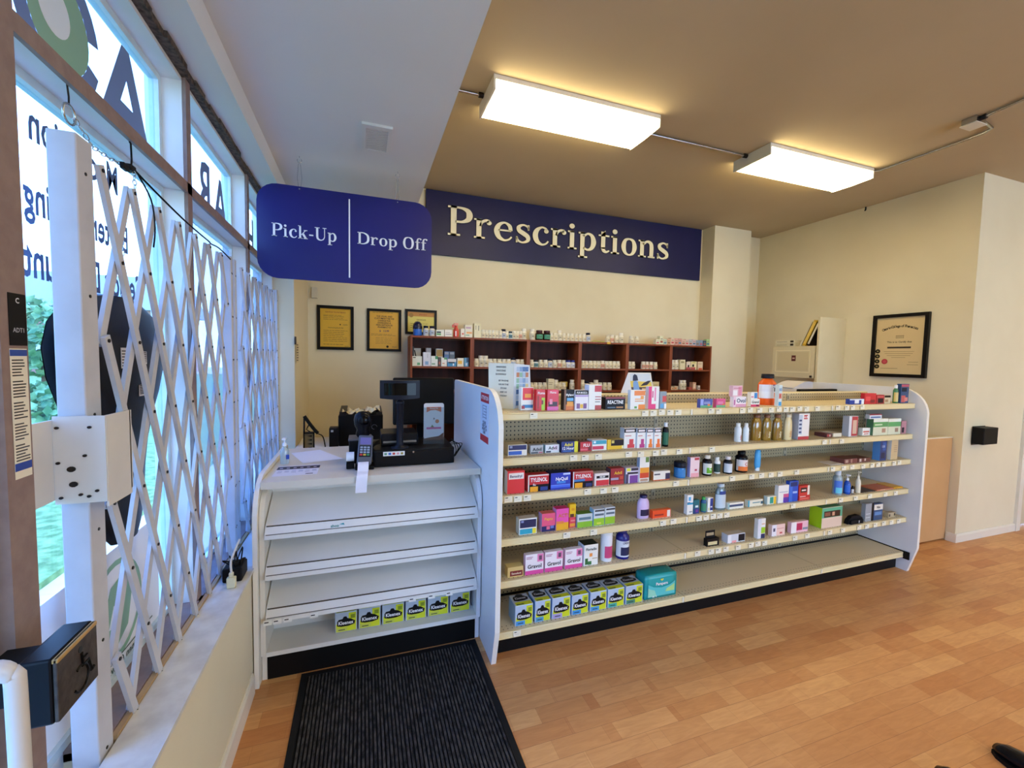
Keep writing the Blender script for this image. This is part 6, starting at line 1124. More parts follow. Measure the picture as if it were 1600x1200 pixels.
    {'k': 'carton', 'name': 'nausea_relief_carton', 'cat': 'carton', 'label': 'white carton lettered Gravol, middle one of three', 'base': 'f4ecf0', 'panels': [(0, 0, 1, 0.2, 'e04f9c'), (0.65, 0.6, 0.98, 0.98, 'e884b4'), (0.74, 0.68, 0.9, 0.9, '6a4a64'), (0.05, 0.85, 0.4, 0.88, 'b07090'), (0.05, 0.78, 0.35, 0.81, 'b07090')], 'texts': [('Gravol', 0.5, 0.4, 0.2, '15151c')], 'side': 'e8c0d4', 'x': 0.9945, 'y': 2.085, 'z': 0.421, 'w': 0.1071, 'h': 0.1107, 'd': 0.03},
    {'k': 'carton', 'name': 'nausea_relief_carton', 'cat': 'carton', 'label': 'white carton lettered Gravol, touching the white and green herbal carton', 'base': 'f4ecf0', 'panels': [(0, 0, 1, 0.2, 'e04f9c'), (0.65, 0.6, 0.98, 0.98, 'e884b4'), (0.74, 0.68, 0.9, 0.9, '6a4a64'), (0.05, 0.85, 0.4, 0.88, 'b07090'), (0.05, 0.78, 0.35, 0.81, 'b07090')], 'texts': [('Gravol', 0.5, 0.4, 0.2, '15151c')], 'side': 'e8c0d4', 'x': 1.1167, 'y': 2.085, 'z': 0.421, 'w': 0.1065, 'h': 0.1085, 'd': 0.03},
    {'k': 'carton', 'name': 'herbal_syrup_carton', 'cat': 'carton', 'label': 'white carton with green plants and an orange flower on the fifth shelf', 'base': 'f2f0e6', 'panels': [(0.1, 0.05, 0.3, 0.35, '2c6a3c'), (0.3, 0.03, 0.55, 0.2, '3a7a44'), (0.4, 0.42, 0.6, 0.58, 'f09a4a'), (0.6, 0.3, 0.95, 0.34, 'c0b090'), (0.0, 0, 0.06, 1, 'd8e4ec')], 'texts': [('Floradix', 0.52, 0.78, 0.13, '1c3c34')], 'side': 'dfe8f0', 'top': '1e2c24', 'x': 1.2249, 'y': 2.085, 'z': 0.421, 'w': 0.0912, 'h': 0.1205, 'd': 0.07},
    {'k': 'bottle', 'shape': 'canister', 'name': 'powder_canister', 'cat': 'canister', 'label': 'tall white canister with a pink patch low on its front', 'body': 'ecebee', 'cap': 'f4f2f0', 'patch': 'd0487a', 'x': 1.3475, 'y': 2.0881, 'z': 0.421, 'w': 0.0685, 'h': 0.1743},
    {'k': 'bottle', 'shape': 'round', 'name': 'mouthwash_bottle', 'cat': 'bottle', 'label': 'dark navy bottle with a white label, tallest on the fifth shelf', 'body': '1b1f78', 'cap': '141a60', 'lab': 'e0e4ea', 'texts': [('CREST', 0, 0.55, 0.07, '20306a')], 'patch': '1a2450', 'x': 1.4588, 'y': 2.085, 'z': 0.421, 'w': 0.0801, 'h': 0.1822},
    {'k': 'carton', 'name': 'lip_balm_display', 'cat': 'carton', 'label': 'small black display carton with a cream panel on the fifth shelf', 'base': '141214', 'panels': [(0.1, 0.15, 0.85, 0.6, 'e0d09c')], 'flap': '161416', 'x': 2.1064, 'y': 2.085, 'z': 0.421, 'w': 0.0978, 'h': 0.0479, 'd': 0.028},
    {'k': 'carton', 'name': 'supply_box', 'cat': 'carton', 'label': 'flat grey and white box with black ends on the fifth shelf', 'base': 'd4d8e0', 'panels': [(0.62, 0.1, 0.98, 0.9, '1c1c22'), (0.25, 0.0, 0.5, 0.25, 'f0a0a0'), (0.0, 0, 0.2, 1, 'eceff4')], 'top': 'c8c0b0', 'x': 2.2995, 'y': 2.085, 'z': 0.421, 'w': 0.1464, 'h': 0.0557, 'd': 0.05},
    {'k': 'carton', 'name': 'spray_carton', 'cat': 'carton', 'label': 'tall slim white carton, green middle and navy foot', 'base': 'f2f0ea', 'panels': [(0.45, 0.25, 0.98, 0.55, '9cd02c'), (0.05, 0, 0.98, 0.22, '1c2c5c'), (0.5, 0.7, 0.9, 0.74, 'e0a070'), (0, 0, 0.45, 1, 'dfe3ec')], 'x': 2.5147, 'y': 2.085, 'z': 0.421, 'w': 0.0668, 'h': 0.1339, 'd': 0.028},
    {'k': 'carton', 'name': 'tampon_box', 'cat': 'carton', 'label': 'low pink and white box left of the one with a red square', 'base': 'f2cfc4', 'panels': [(0, 0, 0.35, 1, 'eeeaf2'), (0.1, 0.4, 0.25, 0.7, '4a4a6a'), (0.6, 0.15, 0.8, 0.3, 'd05a5a'), (0.4, 0.6, 0.9, 0.66, 'd89a90')], 'top': 'd8c4ac', 'x': 2.6699, 'y': 2.085, 'z': 0.421, 'w': 0.1203, 'h': 0.0775, 'd': 0.028},
    {'k': 'carton', 'name': 'tampon_box', 'cat': 'carton', 'label': 'low pink box with a magenta square beside the lime green box', 'base': 'f0c0cc', 'panels': [(0, 0, 0.3, 1, 'f4eef2'), (0.32, 0.2, 0.65, 0.85, 'c0285a'), (0.68, 0.2, 0.98, 0.4, '8a98a8')], 'top': 'e0c8c0', 'x': 2.8697, 'y': 2.085, 'z': 0.421, 'w': 0.1623, 'h': 0.0759, 'd': 0.028},
    {'k': 'carton', 'name': 'blood_pressure_box', 'cat': 'carton', 'label': 'large box with a lime green side on the fifth shelf', 'base': 'e6cdb4', 'panels': [(0.0, 0.5, 1, 0.98, '58b08c'), (0.1, 0.52, 0.9, 0.82, '32211c'), (0.02, 0, 0.98, 0.48, 'e8cdb8'), (0.14, 0.58, 0.4, 0.76, '8a5a48'), (0.5, 0.58, 0.62, 0.76, 'd0a080')], 'side': 'b4dc1c', 'top': '58a070', 'x': 3.1884, 'y': 2.085, 'z': 0.421, 'w': 0.2079, 'h': 0.1477, 'd': 0.09},
    {'k': 'carton', 'name': 'black_pouch', 'cat': 'pouch', 'label': 'black fabric pouch right of the lime green box', 'base': '101014', 'panels': [(0.6, 0.3, 0.66, 0.7, 'd0d4e0')], 'soft': 1, 'x': 3.4433, 'y': 2.085, 'z': 0.421, 'w': 0.1708, 'h': 0.0598, 'd': 0.028},
    {'k': 'carton', 'name': 'lice_treatment_box', 'cat': 'carton', 'label': 'grey box with a black edge, left of the one lettered Nix', 'base': '9aa0a6', 'panels': [(0.75, 0, 1, 1, '15181c'), (0.1, 0.2, 0.6, 0.24, 'd0d4d8'), (0.1, 0.4, 0.6, 0.44, 'd0d4d8')], 'x': 3.5915, 'y': 2.085, 'z': 0.421, 'w': 0.0909, 'h': 0.1354, 'd': 0.028},
    {'k': 'carton', 'name': 'lice_treatment_box', 'cat': 'carton', 'label': 'box with blue front lettered Nix on a white band', 'base': '2f4f7a', 'panels': [(0, 0.62, 1, 0.95, 'ece6d8'), (0.1, 0.3, 0.9, 0.5, '5a8ac0')], 'texts': [('Nix', 0.5, 0.78, 0.16, '111111')], 'x': 3.6923, 'y': 2.085, 'z': 0.421, 'w': 0.0988, 'h': 0.1259, 'd': 0.028},
    {'k': 'carton', 'name': 'soap_carton', 'cat': 'carton', 'label': 'small flat tan carton, last on the fifth shelf', 'base': 'b8a684', 'panels': [(0.1, 0.2, 0.3, 0.7, '3a3430'), (0.8, 0.3, 0.95, 0.8, '2a2624')], 'top': 'a8967a', 'x': 3.8633, 'y': 2.09, 'z': 0.421, 'w': 0.0851, 'h': 0.0372, 'd': 0.028},
    {'k': 'kleenex', 'name': 'tissue_box', 'cat': 'tissue box', 'label': 'tissue box nearest the white end panel in the bottom row of tissue boxes', 'base': 'b8c8dc', 'side': '7aa4cc', 'tone': '4a9ad8', 'x': 0.8255, 'y': 2.085, 'z': 0.144, 'w': 0.1031, 'h': 0.1146, 'd': 0.11},
    {'k': 'kleenex', 'name': 'tissue_box', 'cat': 'tissue box', 'label': 'second tissue box from the white end panel in the bottom row', 'base': 'b8c8dc', 'side': '7aa4cc', 'tone': '5aa0c0', 'x': 0.9357, 'y': 2.085, 'z': 0.144, 'w': 0.0922, 'h': 0.1207, 'd': 0.11},
    {'k': 'kleenex', 'name': 'tissue_box', 'cat': 'tissue box', 'label': 'tissue box with a violet lower corner, third from the end panel', 'base': 'b8c8dc', 'side': '7aa4cc', 'tone': 'b0a0d0', 'x': 1.0477, 'y': 2.085, 'z': 0.144, 'w': 0.1131, 'h': 0.1199, 'd': 0.11},
    {'k': 'kleenex', 'name': 'tissue_box', 'cat': 'tissue box', 'label': 'fourth tissue box in the bottom row, middle one of the seven', 'base': 'b8c8dc', 'side': '7aa4cc', 'tone': '3f98d8', 'x': 1.1662, 'y': 2.085, 'z': 0.144, 'w': 0.1055, 'h': 0.1149, 'd': 0.11},
    {'k': 'kleenex', 'name': 'tissue_box', 'cat': 'tissue box', 'label': 'fifth tissue box from the white end panel in the bottom row', 'base': 'b8c8dc', 'side': '7aa4cc', 'tone': '4aa0d8', 'x': 1.2843, 'y': 2.085, 'z': 0.144, 'w': 0.1082, 'h': 0.1142, 'd': 0.11},
    {'k': 'kleenex', 'name': 'tissue_box', 'cat': 'tissue box', 'label': 'sixth tissue box, one before the teal diaper pack', 'base': 'b8c8dc', 'side': '7aa4cc', 'tone': '4ab0a0', 'x': 1.402, 'y': 2.085, 'z': 0.144, 'w': 0.1126, 'h': 0.1122, 'd': 0.11},
    {'k': 'kleenex', 'name': 'tissue_box', 'cat': 'tissue box', 'label': 'tissue box touching the teal diaper pack', 'base': 'b8c8dc', 'side': '7aa4cc', 'tone': '4a8a70', 'x': 1.5279, 'y': 2.085, 'z': 0.144, 'w': 0.121, 'h': 0.1114, 'd': 0.11},
    {'k': 'pampers', 'name': 'diaper_pack', 'cat': 'diaper pack', 'label': 'teal plastic diaper pack with a yellow heart on the lowest shelf', 'base': '1f9c9c', 'x': 1.7228, 'y': 2.085, 'z': 0.144, 'w': 0.2333, 'h': 0.147, 'd': 0.11},
    {'k': 'kleenex', 'name': 'tissue_box', 'cat': 'tissue box', 'label': 'yellow tissue box nearest the window in the base of the white sales counter', 'base': 'b8c4d0', 'side': 'a8b8c8', 'tone': 'c8d050', 'x': -0.0828, 'y': 2.3, 'z': 0.152, 'w': 0.1065, 'h': 0.1064, 'd': 0.11},
    {'k': 'kleenex', 'name': 'tissue_box', 'cat': 'tissue box', 'label': 'second tissue box from the window in the counter base', 'base': 'b8c4d0', 'side': 'a8b8c8', 'tone': 'c8d050', 'x': 0.0339, 'y': 2.3, 'z': 0.152, 'w': 0.1103, 'h': 0.1097, 'd': 0.11},
    {'k': 'kleenex', 'name': 'tissue_box', 'cat': 'tissue box', 'label': 'third tissue box from the window in the counter base', 'base': 'b8c4d0', 'side': 'a8b8c8', 'tone': 'c8d050', 'x': 0.1539, 'y': 2.3, 'z': 0.152, 'w': 0.1127, 'h': 0.1079, 'd': 0.11},
    {'k': 'kleenex', 'name': 'tissue_box', 'cat': 'tissue box', 'label': 'fourth tissue box from the window in the counter base', 'base': 'b8c4d0', 'side': 'a8b8c8', 'tone': 'c8d050', 'x': 0.2744, 'y': 2.3, 'z': 0.152, 'w': 0.1109, 'h': 0.1085, 'd': 0.11},
    {'k': 'kleenex', 'name': 'tissue_box', 'cat': 'tissue box', 'label': 'fifth tissue box from the window in the counter base', 'base': 'b8c4d0', 'side': 'a8b8c8', 'tone': 'c8d050', 'x': 0.3963, 'y': 2.3, 'z': 0.152, 'w': 0.1152, 'h': 0.1096, 'd': 0.11},
    {'k': 'kleenex', 'name': 'tissue_box', 'cat': 'tissue box', 'label': 'tissue box in the counter base nearest the tall blue-white end panel', 'base': 'b8c4d0', 'side': 'a8b8c8', 'tone': 'c8d050', 'x': 0.5193, 'y': 2.3, 'z': 0.152, 'w': 0.1142, 'h': 0.1113, 'd': 0.11},
]

# ------------------------------------------------------------------ packaged goods
def panels(m, p, x0, w, h, z0, yf):
    e = .0002
    for i, (a, b, c, d, col) in enumerate(p.get('panels', ())):
        m.box(x0 + a * w, x0 + c * w, yf - e * (i + 1), yf - e * i if i == 0 else yf, z0 + b * h, z0 + d * h, paint(col, .35))
    k = e * (len(p.get('panels', ())) + 2)
    for s, u, v, hh, col in p.get('texts', ()):
        m.text(s, hh * h * 1.35, (x0 + u * w, yf - k, z0 + (v - hh * .45) * h), (1, 0, 0), V, paint(col, .4), maxw=w * .80)
def carton(p):
    x, y, z, w, h, d = p['x'], p['y'], p['z'] + .0004, p['w'], p['h'], p['d']
    m = MB(); x0, x1 = x - w / 2, x + w / 2
    if p.get('soft'):
        m.prism([(x0, z), (x1, z), (x1 - .01, z + h * .6), (x1 - w * .3, z + h), (x0 + w * .25, z + h * .9), (x0 + .01, z + h * .5)], 'y', y, y + d, paint(p['base'], .6)); m.box(x0 + .02, x1 - .02, y - .012, y, z, z + h * .5, paint(p['base'], .6))
        m.box(x0 + .6 * w, x0 + .64 * w, y - .0125, y - .012, z + .1 * h, z + .4 * h, 'd0d4e0')
    else:
        c = min(.0012, h * .1)
        m.box(x0, x1, y, y + d, z, z + h, paint(p['base'], .35), top=paint(p.get('top', p['base']), .4), side=paint(p.get('side', p['base']), .4))
        # folded flap seam on the lid
        m.box(x0 + .15 * w, x0 + .85 * w, y + .0015, y + .003, z + h, z + h + .0003, paint(p.get('top', p['base']), .5))
        panels(m, p, x0, w, h, z, y)
        if p.get('flap'): m.box(x0, x0 + w * .8, y + d * .6, y + d * .62, z + h, z + h * 2, paint(p['flap'], .5)); m.box(x0 + .1 * w, x0 + .7 * w, y + d * .6 - .0003, y + d * .6, z + h * 1.3, z + h * 1.7, 'a89878')
    o = m.build(p['name'], org=(x, y + d / 2, p['z'])); tag(o, p['label'], p['cat'])
def kleenex(p):
    x, y, z, w, h, d = p['x'], p['y'], p['z'] + .0004, p['w'], p['h'], p['d']
    t = thing(p['name'], p['label'], p['cat'], (x, y + d / 2, p['z'])); m = MB(); x0, x1 = x - w / 2, x + w / 2
    yel = 'd4dc2c'; base = p['base']
    m.cbox(x0, x1, y, y + d, z, z + h, paint(base, .35), .003)
    m.box(x0 - .0003, x0, y + .004, y + d - .004, z + .004, z + h - .004, paint(p.get('side', base), .4)); m.box(x1, x1 + .0003, y + .004, y + d - .004, z + .004, z + h - .004, paint(p.get('side', base), .4))
    def fq(a, b, c, dd, col, k): m.box(x0 + a * w, x0 + c * w, y - .0003 * k, y, z + b * h, z + dd * h, paint(col, .35))
    fq(.05, .03, .96, .42, yel, 1); fq(.62, .42, .96, .93, yel, 1); fq(.05, .03, .55, .24, p['tone'], 2); fq(.15, .10, .45, .14, '1c2c3c', 3); fq(.70, .64, .92, .84, 'a8b832', 2)
    for i in range(3): fq(.73, .66 + i * .06, .90, .685 + i * .06, '4a5a20', 3)
    # dark scalloped oval with a knob
    zc = z + .46 * h; yy = y - .0012
    blob = [(.10, -.13), (.10, .09), (.17, .18), (.34, .20), (.40, .31), (.52, .31), (.57, .21), (.74, .16), (.92, .03), (.88, -.12), (.62, -.18), (.28, -.18)]
    m.prism([(x0 + a * w, zc + b * h) for a, b in blob], 'y', yy, y, paint('15161a', .35))
    m.text('Kleenex', .25 * h, (x0 + .5 * w, yy - .0003, zc - .08 * h), (1, 0, 0), V, 'f6f6fa', maxw=.68 * w)
    # same artwork on the lid
    zt = z + h + .0003
    m.box(x0 + .06 * w, x1 - .04 * w, y + .01 * d, y + .30 * d, z + h - .001, zt, paint(yel, .35)); m.box(x0 + .1 * w, x0 + .5 * w, y + .03 * d, y + .12 * d, zt, zt + .0003, '5a6a3a')
    m.prism([(x0 + a * w, y + (.58 + b * 1.2) * d) for a, b in blob], 'z', zt, zt + .0004, paint('131417', .35)); m.text('Kleenex', .26 * d, (x0 + .5 * w, y + .52 * d, zt + .0007), (1, 0, 0), (0, 1, 0), 'c8ccd4', maxw=.6 * w)
    part(m, 'carton', t)
    s = MB(); s.prism([(x0 + w * (.5 + .22 * math.cos(a * PI / 8)), y + d * (.84 + .10 * math.sin(a * PI / 8))) for a in range(16)], 'z', zt + .0004, zt + .0009, paint('2a2b30', .5)); part(s, 'tissue_slot', t)
def pampers(p):
    x, y, z, w, h, d = p['x'], p['y'], p['z'] + .0004, p['w'], p['h'], p['d']
    t = thing(p['name'], p['label'], p['cat'], (x, y + d / 2, p['z'])); x0, x1 = x - w / 2, x + w / 2
    bm = bmesh.new(); bmesh.ops.create_cube(bm, size=1); bmesh.ops.subdivide_edges(bm, edges=bm.edges[:], cuts=5, use_grid_fill=True)
    for v in bm.verts:
        u = v.co.copy(); b = (1 - (2 * u.x) ** 2) * (1 - (2 * u.z) ** 2)
        v.co = Vector((x + u.x * w * (1 - .02 * abs(2 * u.z) ** 4), y + d / 2 + u.y * d * (.86 + .14 * b if u.y < 0 else .9), z + (u.z + .5) * h * (1 - .03 * abs(2 * u.x) ** 3)))
    m = MB(); m.bm(bm, paint('1fa3a2', .25), smooth=True); part(m, 'pack', t)
    m = MB(); yy = y - .001 + 0
    def fp(pts, col, k): m.prism([(x0 + a * w, z + b * h) for a, b in pts], 'y', yy - .0006 * k, yy - .0006 * k + .0004, paint(col, .3))
    fp([(.08, .12), (.92, .12), (.92, .66), (.75, .52), (.5, .46), (.25, .52), (.08, .66)], '59c8c8', 1)
    fp([(.62, .26), (.9, .26), (.9, .55), (.78, .46), (.66, .38)], 'b6dc8a', 2); fp([(.08, .12), (.35, .12), (.28, .38), (.16, .44), (.08, .5)], '9adcc0', 2)
    fp([(.5 + .05, .80), (.5, .74), (.45, .80), (.47, .84), (.5, .82), (.53, .84)], 'e8e03c', 2)
    m.text('Pampers', .17 * h, (x, yy - .002, z + .58 * h), (1, 0, 0), V, 'f4fbfb', maxw=.5 * w); m.text('88  4', .10 * h, (x0 + .28 * w, yy - .002, z + .09 * h), (1, 0, 0), V, 'e4f4f4'); part(m, 'pack_print', t)
SHAPES = {   # (radius, height) fractions of the body, cap start
 'round': ([(.97, 0), (1, .02), (1, .66), (.92, .74), (.62, .80), (.58, .82)], (.62, .82, 1.0)),
 'flat': ([(.93, 0), (1, .03), (1, .55), (.9, .74), (.55, .86), (.5, .88)], (.55, .88, 1.0)),
 'jug': ([(.95, 0), (1, .03), (1, .62), (.95, .70), (.55, .84), (.5, .86)], (.55, .86, 1.0)),
 'jar': ([(.95, 0), (1, .04), (1, .62), (.95, .66)], (1.04, .66, 1.0)),
 'canister': ([(.97, 0), (1, .02), (1, .86), (.98, .88)], (1.0, .88, 1.0)),
 'tube': ([(.72, 0), (.76, .16), (.9, .18), (1, .3), (.98, .8), (.8, .97), (.5, 1.0)], (.74, .0, .155)),
 'pump': ([(.96, 0), (1, .02), (1, .48), (.85, .58), (.4, .66), (.38, .68)], (.44, .68, .78)),
}
def bottle(p):
    x, w, h = p['x'], p['w'], p['h']; z = p['z'] + .0004; r = w / 2; sh = p['shape']; sy = .62 if sh in ('flat', 'jug', 'tube') else 1.0
    y = p['y'] + r * sy
    t = thing(p['name'], p['label'], p['cat'], (x, y, p['z']))
    prof, (cr_, c0, c1) = SHAPES[sh]
    body = clear('clear_' + p['body'], p['body'], .1, .35, .12) if p.get('clear') else paint(p['body'], .25)
    m = MB(); m.lathe([(r * a, h * b) for a, b in prof], x, y, body, z=z, sy=sy, seg=24)
    part(m, 'body', t)
    capm = paint(p['cap'], .35); m = MB(); n = r * cr_
    if sh == 'tube': m.lathe([(n, 0), (n, h * .155)], x, y, capm, z=z - .0002, sy=sy * 1.05); 
    elif sh == 'pump':
        m.lathe([(n, h * c0), (n, h * c1), (n * .35, h * (c1 + .01)), (n * .3, h * .93)], x, y, capm, z=z); m.cbox(x - n * 1.0, x + n * .8, y - r * .9, y + n * .6, z + h * .92, z + h * .985, capm, .002)
    else: m.lathe([(n, h * c0), (n * 1.02, h * (c0 + .01)), (n * .98, h * c1 - .001), (n * .9, h * c1)], x, y, capm, z=z, sy=1 if sh not in ('jar',) else 1)
    part(m, 'pump' if sh == 'pump' else 'cap', t)
    lo, hi = {'jug': (.22, .66), 'canister': (.08, .80), 'jar': (.08, .55), 'pump': (.10, .45)}.get(sh, (.08, .60))
    m = MB(); q = False
    def band(a, b, col, k=1, a0=PI, a1=2 * PI):
        vs = []; n = 14
        for i in range(n + 1):
            an = a0 + (a1 - a0) * i / n
            for zz in (a, b): vs.append((x + (r + .0005 * k) * math.cos(an), y + (r + .0005 * k) * sy * math.sin(an), z + h * zz))
        m.add(vs, [(2 * i, 2 * i + 2, 2 * i + 3, 2 * i + 1) for i in range(n)], paint(col, .4), True)
    if p.get('lab'): band(lo, hi, p['lab'], 1, PI * .98, PI * 2.02); q = True
    if p.get('patch'): band(lo + .05, lo + (hi - lo) * .62, p['patch'], 2, PI * 1.25, PI * 1.75); q = True
    if p.get('patch2'): band(lo, lo + (hi - lo) * .4, p['patch2'], 2, PI * 1.1, PI * 1.98); q = True
    if p.get('patch3'): band(lo, lo + (hi - lo) * .45, p['patch3'], 2, PI * 1.1, PI * 1.9); q = True
    if p.get('oval'): band(.60, .73, p['oval'], 2, PI * 1.3, PI * 1.7); q = True
    if sh == 'jug':
        band(.44, .66, 'e8e6ee', 2, PI * 1.05, PI * 1.5); band(.56, .66, '6a4a96', 3, PI * 1.5, PI * 1.95); band(.44, .56, '15161e', 3, PI * 1.56, PI * 1.85); band(.24, .40, 'f0853a', 3, PI * 1.56, PI * 1.8); band(.24, .42, 'f2f0f4', 2, PI * 1.05, PI * 1.95)
    for s, u, v, hh, col in p.get('texts', ()):
        if p.get('vert') or 'baby' in p['name']: m.text(s, hh * h * 1.3, (x + .3 * r, y - r * sy * 1.04, z + .12 * h), (0, 0, 1), (-1, 0, 0), paint(col, .4), 'l', maxw=.42 * h)
        else: m.text(s, hh * h * 1.3, (x, y - r * sy - .0016, z + (v - hh * .5) * h), (1, 0, 0), V, paint(col, .4), maxw=w * .6)
        q = True
    if q: part(m, 'printed_label', t)
for p in PRODUCTS: {'carton': carton, 'bottle': bottle, 'kleenex': kleenex, 'pampers': pampers}[p['k']](p)

# folded display board and picture calendar standing on the top shelf
t = thing('display_board', 'tall folded white board with typed lines and a grid of little pictures', 'display board', (.77, 2.2, 1.308))
m = MB(); z0, z1 = 1.309, 1.56
m.add([(.668, 2.30, z0), (.782, 2.215, z0), (.782, 2.215, z1), (.662, 2.30, z1), (.670, 2.303, z0), (.784, 2.218, z0), (.784, 2.218, z1), (.664, 2.303, z1)], [(0, 1, 2, 3), (7, 6, 5, 4), (3, 2, 6, 7), (0, 4, 5, 1)], paint('e9e2cc', .5)); ud = Vector((.12, -.088, 0)).normalized()
for i, (s, zz) in enumerate((('ANSWERS', 1.535), ('VACCINE', 1.515), ('BOOKINGS', 1.495))): m.text(s, .013, (.722, 2.258 - .0025, zz), ud, V, '4a4640', maxw=.06)
for i in range(5): m.text(('BY PHONE', 'OR IN THE', 'STORE', 'ASK US', 'TODAY')[i], .012, (.735, 2.248 - .0025, 1.46 - i * .021), ud, V, '3a3a40', maxw=.06)
part(m, 'text_panel', t)
m = MB(); m.add([(.783, 2.215, z0), (.905, 2.25, z0 + .008), (.890, 2.25, z1 - .008), (.783, 2.215, z1), (.784, 2.219, z0), (.905, 2.254, z0 + .008), (.890, 2.254, z1 - .008), (.784, 2.219, z1)], [(0, 1, 2, 3), (7, 6, 5, 4), (3, 2, 6, 7), (1, 5, 6, 2)], paint('dfe9f4', .5)); ud = Vector((.115, .035, 0)).normalized(); nn = Vector((.03, -.1, 0)).normalized() * .0015
random.seed(7); cols = ['b9d0ea', '8fb0dc', 'd8e4ee', '9ac4b0', 'c88a6a', '5a86c0', 'e0d4a0', '7a9ac8', 'b04a3a', '4a8a5a', 'e8a040', '2a4a7a']
for r in range(7):
    for c in range(4):
        o = Vector((.800, 2.2202, 1.327 + r * .0315)) + ud * (c * .0215) + nn; k = cols[random.randrange(6 if r > 2 else 12)] if r > 3 else cols[random.randrange(12)]
        m.add([o, o + ud * .019, o + ud * .019 + Vector((0, 0, .026)), o + Vector((0, 0, .026))], [(0, 1, 2, 3)], paint(k, .5))
part(m, 'picture_panel', t)
t = thing('tent_card', 'white tent card with a small blue figure in front of yellow and dark hills', 'picture card', (1.77, 2.42, 1.3725))
m = MB(); z0, z1 = 1.3728, 1.510; x0, x1 = 1.672, 1.852
m.add([(x0, 2.400, z0), (x1, 2.400, z0), (x1, 2.44, z1), (x0, 2.44, z1), (x0 - .045, 2.452, z0), (x1 - .02, 2.452, z0)], [(0, 1, 2, 3), (4, 0, 3), (5, 4, 3, 2)], paint('ece8e2', .6)); part(m, 'card', t)
m = MB()
def tc_(u, v, k=1): return (x0 + (x1 - x0) * u, 2.400 + .04 * v - .0007 * k, z0 + (z1 - z0) * v)
for pts, c, k in (([(.04, .06), (.96, .06), (.96, .30), (.04, .30)], '4a3440', 1), ([(.04, .30), (.96, .30), (.96, .55), (.04, .60)], 'e4c860', 1), ([(.45, .35), (.75, .40), (.96, .62), (.80, .60), (.6, .50)], '2c2a3c', 2), ([(.04, .60), (.96, .55), (.96, .95), (.04, .95)], 'd4dce8', 1), ([(.12, .08), (.40, .08), (.36, .55), (.30, .62), (.20, .60), (.14, .5)], '7aa4dc', 3), ([(.14, .60), (.38, .62), (.36, .86), (.26, .93), (.18, .84)], '1e2a4c', 4), ([(.5, .1), (.95, .1), (.95, .22), (.5, .25)], 'd8b890', 3)):
    m.add([tc_(u, v, k) for u, v in pts], [list(range(len(pts)))], paint(c, .5))
part(m, 'picture', t)

# ------------------------------------------------------------------ bookcases on the back wall with stock bottles
WOOD = noisy('cherry_wood', '7a3d22', '8f4a2a', scale=8, rough=.45, bump=.02, stretch=(1, 1, .2))
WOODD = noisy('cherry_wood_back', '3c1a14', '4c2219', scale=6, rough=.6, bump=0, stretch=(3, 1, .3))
BX0, BW, BYF, BYB = .430, .6075, 4.20, 4.474
SZ = [.06, .36, .66, .955, 1.232, 1.478, 1.772]     # board undersides; top faces are +.018
blab = ['dark cherry bookcase at the window end of the row, under the landscape certificate', 'dark cherry bookcase directly behind the folded display board', 'dark cherry bookcase with two green jars on its top', 'dark cherry bookcase with a yellow tag hanging over its top edge', 'dark cherry bookcase behind the picture card', 'dark cherry bookcase at the pillar end, crowded with small boxes on top']
base = None
for i in range(6):
    x = BX0 + BW * i
    if base is None:
        base = thing('bookcase', blab[0], 'bookcase', (x, BYF, 0), group='dark cherry bookcases along the back wall')
        for a in (x, x + BW - .020): part(MB().box(a, a + .019, BYF, BYB, 0, 1.79, WOOD), 'side_panel', base)
        for z in SZ: part(MB().box(x + .0195, x + BW - .0205, BYF + .002, BYB - .004, z, z + .018, WOOD), 'shelf', base)
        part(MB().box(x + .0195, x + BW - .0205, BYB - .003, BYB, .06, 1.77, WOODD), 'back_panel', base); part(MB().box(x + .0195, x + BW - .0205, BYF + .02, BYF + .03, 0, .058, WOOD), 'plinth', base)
    else: dup(base, (x, BYF, 0), blab[i], 'dark cherry bookcases along the back wall')
TOPZ, S1, S2 = 1.7905, 1.4965, 1.2505
PROTO = {}
def stock_bottle(key, body, cap, band, r, h, sq=0):
    t = thing('pill_bottle', 'x', 'pill bottle', (0, 0, 0))
    m = MB(); m.lathe([(r * .96, .0004), (r, .002), (r, h * .68), (r * .7, h * .77)], 0, 0, paint(body, .3), seg=12); part(m, 'body', t)
    m = MB(); m.lathe([(r * .82, h * .77), (r * .84, h * .79), (r * .82, h)], 0, 0, paint(cap, .4), seg=12); part(m, 'cap', t)
    m = MB(); vs = []
    for i in range(9):
        a = PI * 1.15 + PI * .7 * i / 8
        for z in (h * .14, h * .58): vs.append(((r + .0005) * math.cos(a), (r + .0005) * math.sin(a), z))
    m.add(vs, [(2 * i, 2 * i + 2, 2 * i + 3, 2 * i + 1) for i in range(8)], paint(band, .5), True)
    m.box(-r * .4, r * .35, -r - .0012, -r - .0006, h * .3, h * .36, paint('4a4640', .6)); part(m, 'label', t)
    PROTO[key] = [t, False]; return t
stock_bottle('cream', 'e9e2cc', 'f0ead8', 'e2d6b8', .0265, .085)
stock_bottle('creamred', 'e9e0cc', 'f0e8d8', 'd8a088', .0265, .088)
stock_bottle('tall', 'eee8d6', 'f4eee0', 'd6ceb4', .030, .115)
stock_bottle('blue', 'e4e0d4', '2a2f8a', 'cfd0d8', .030, .085)
stock_bottle('darkcap', 'e6ded0', '1c1c30', 'b8c4d8', .028, .10)
stock_bottle('green', '2c1a1c', '4a1418', '4f9a78', .042, .105)
stock_bottle('teal', 'dfe6e4', '20303a', '5a8a96', .028, .080)
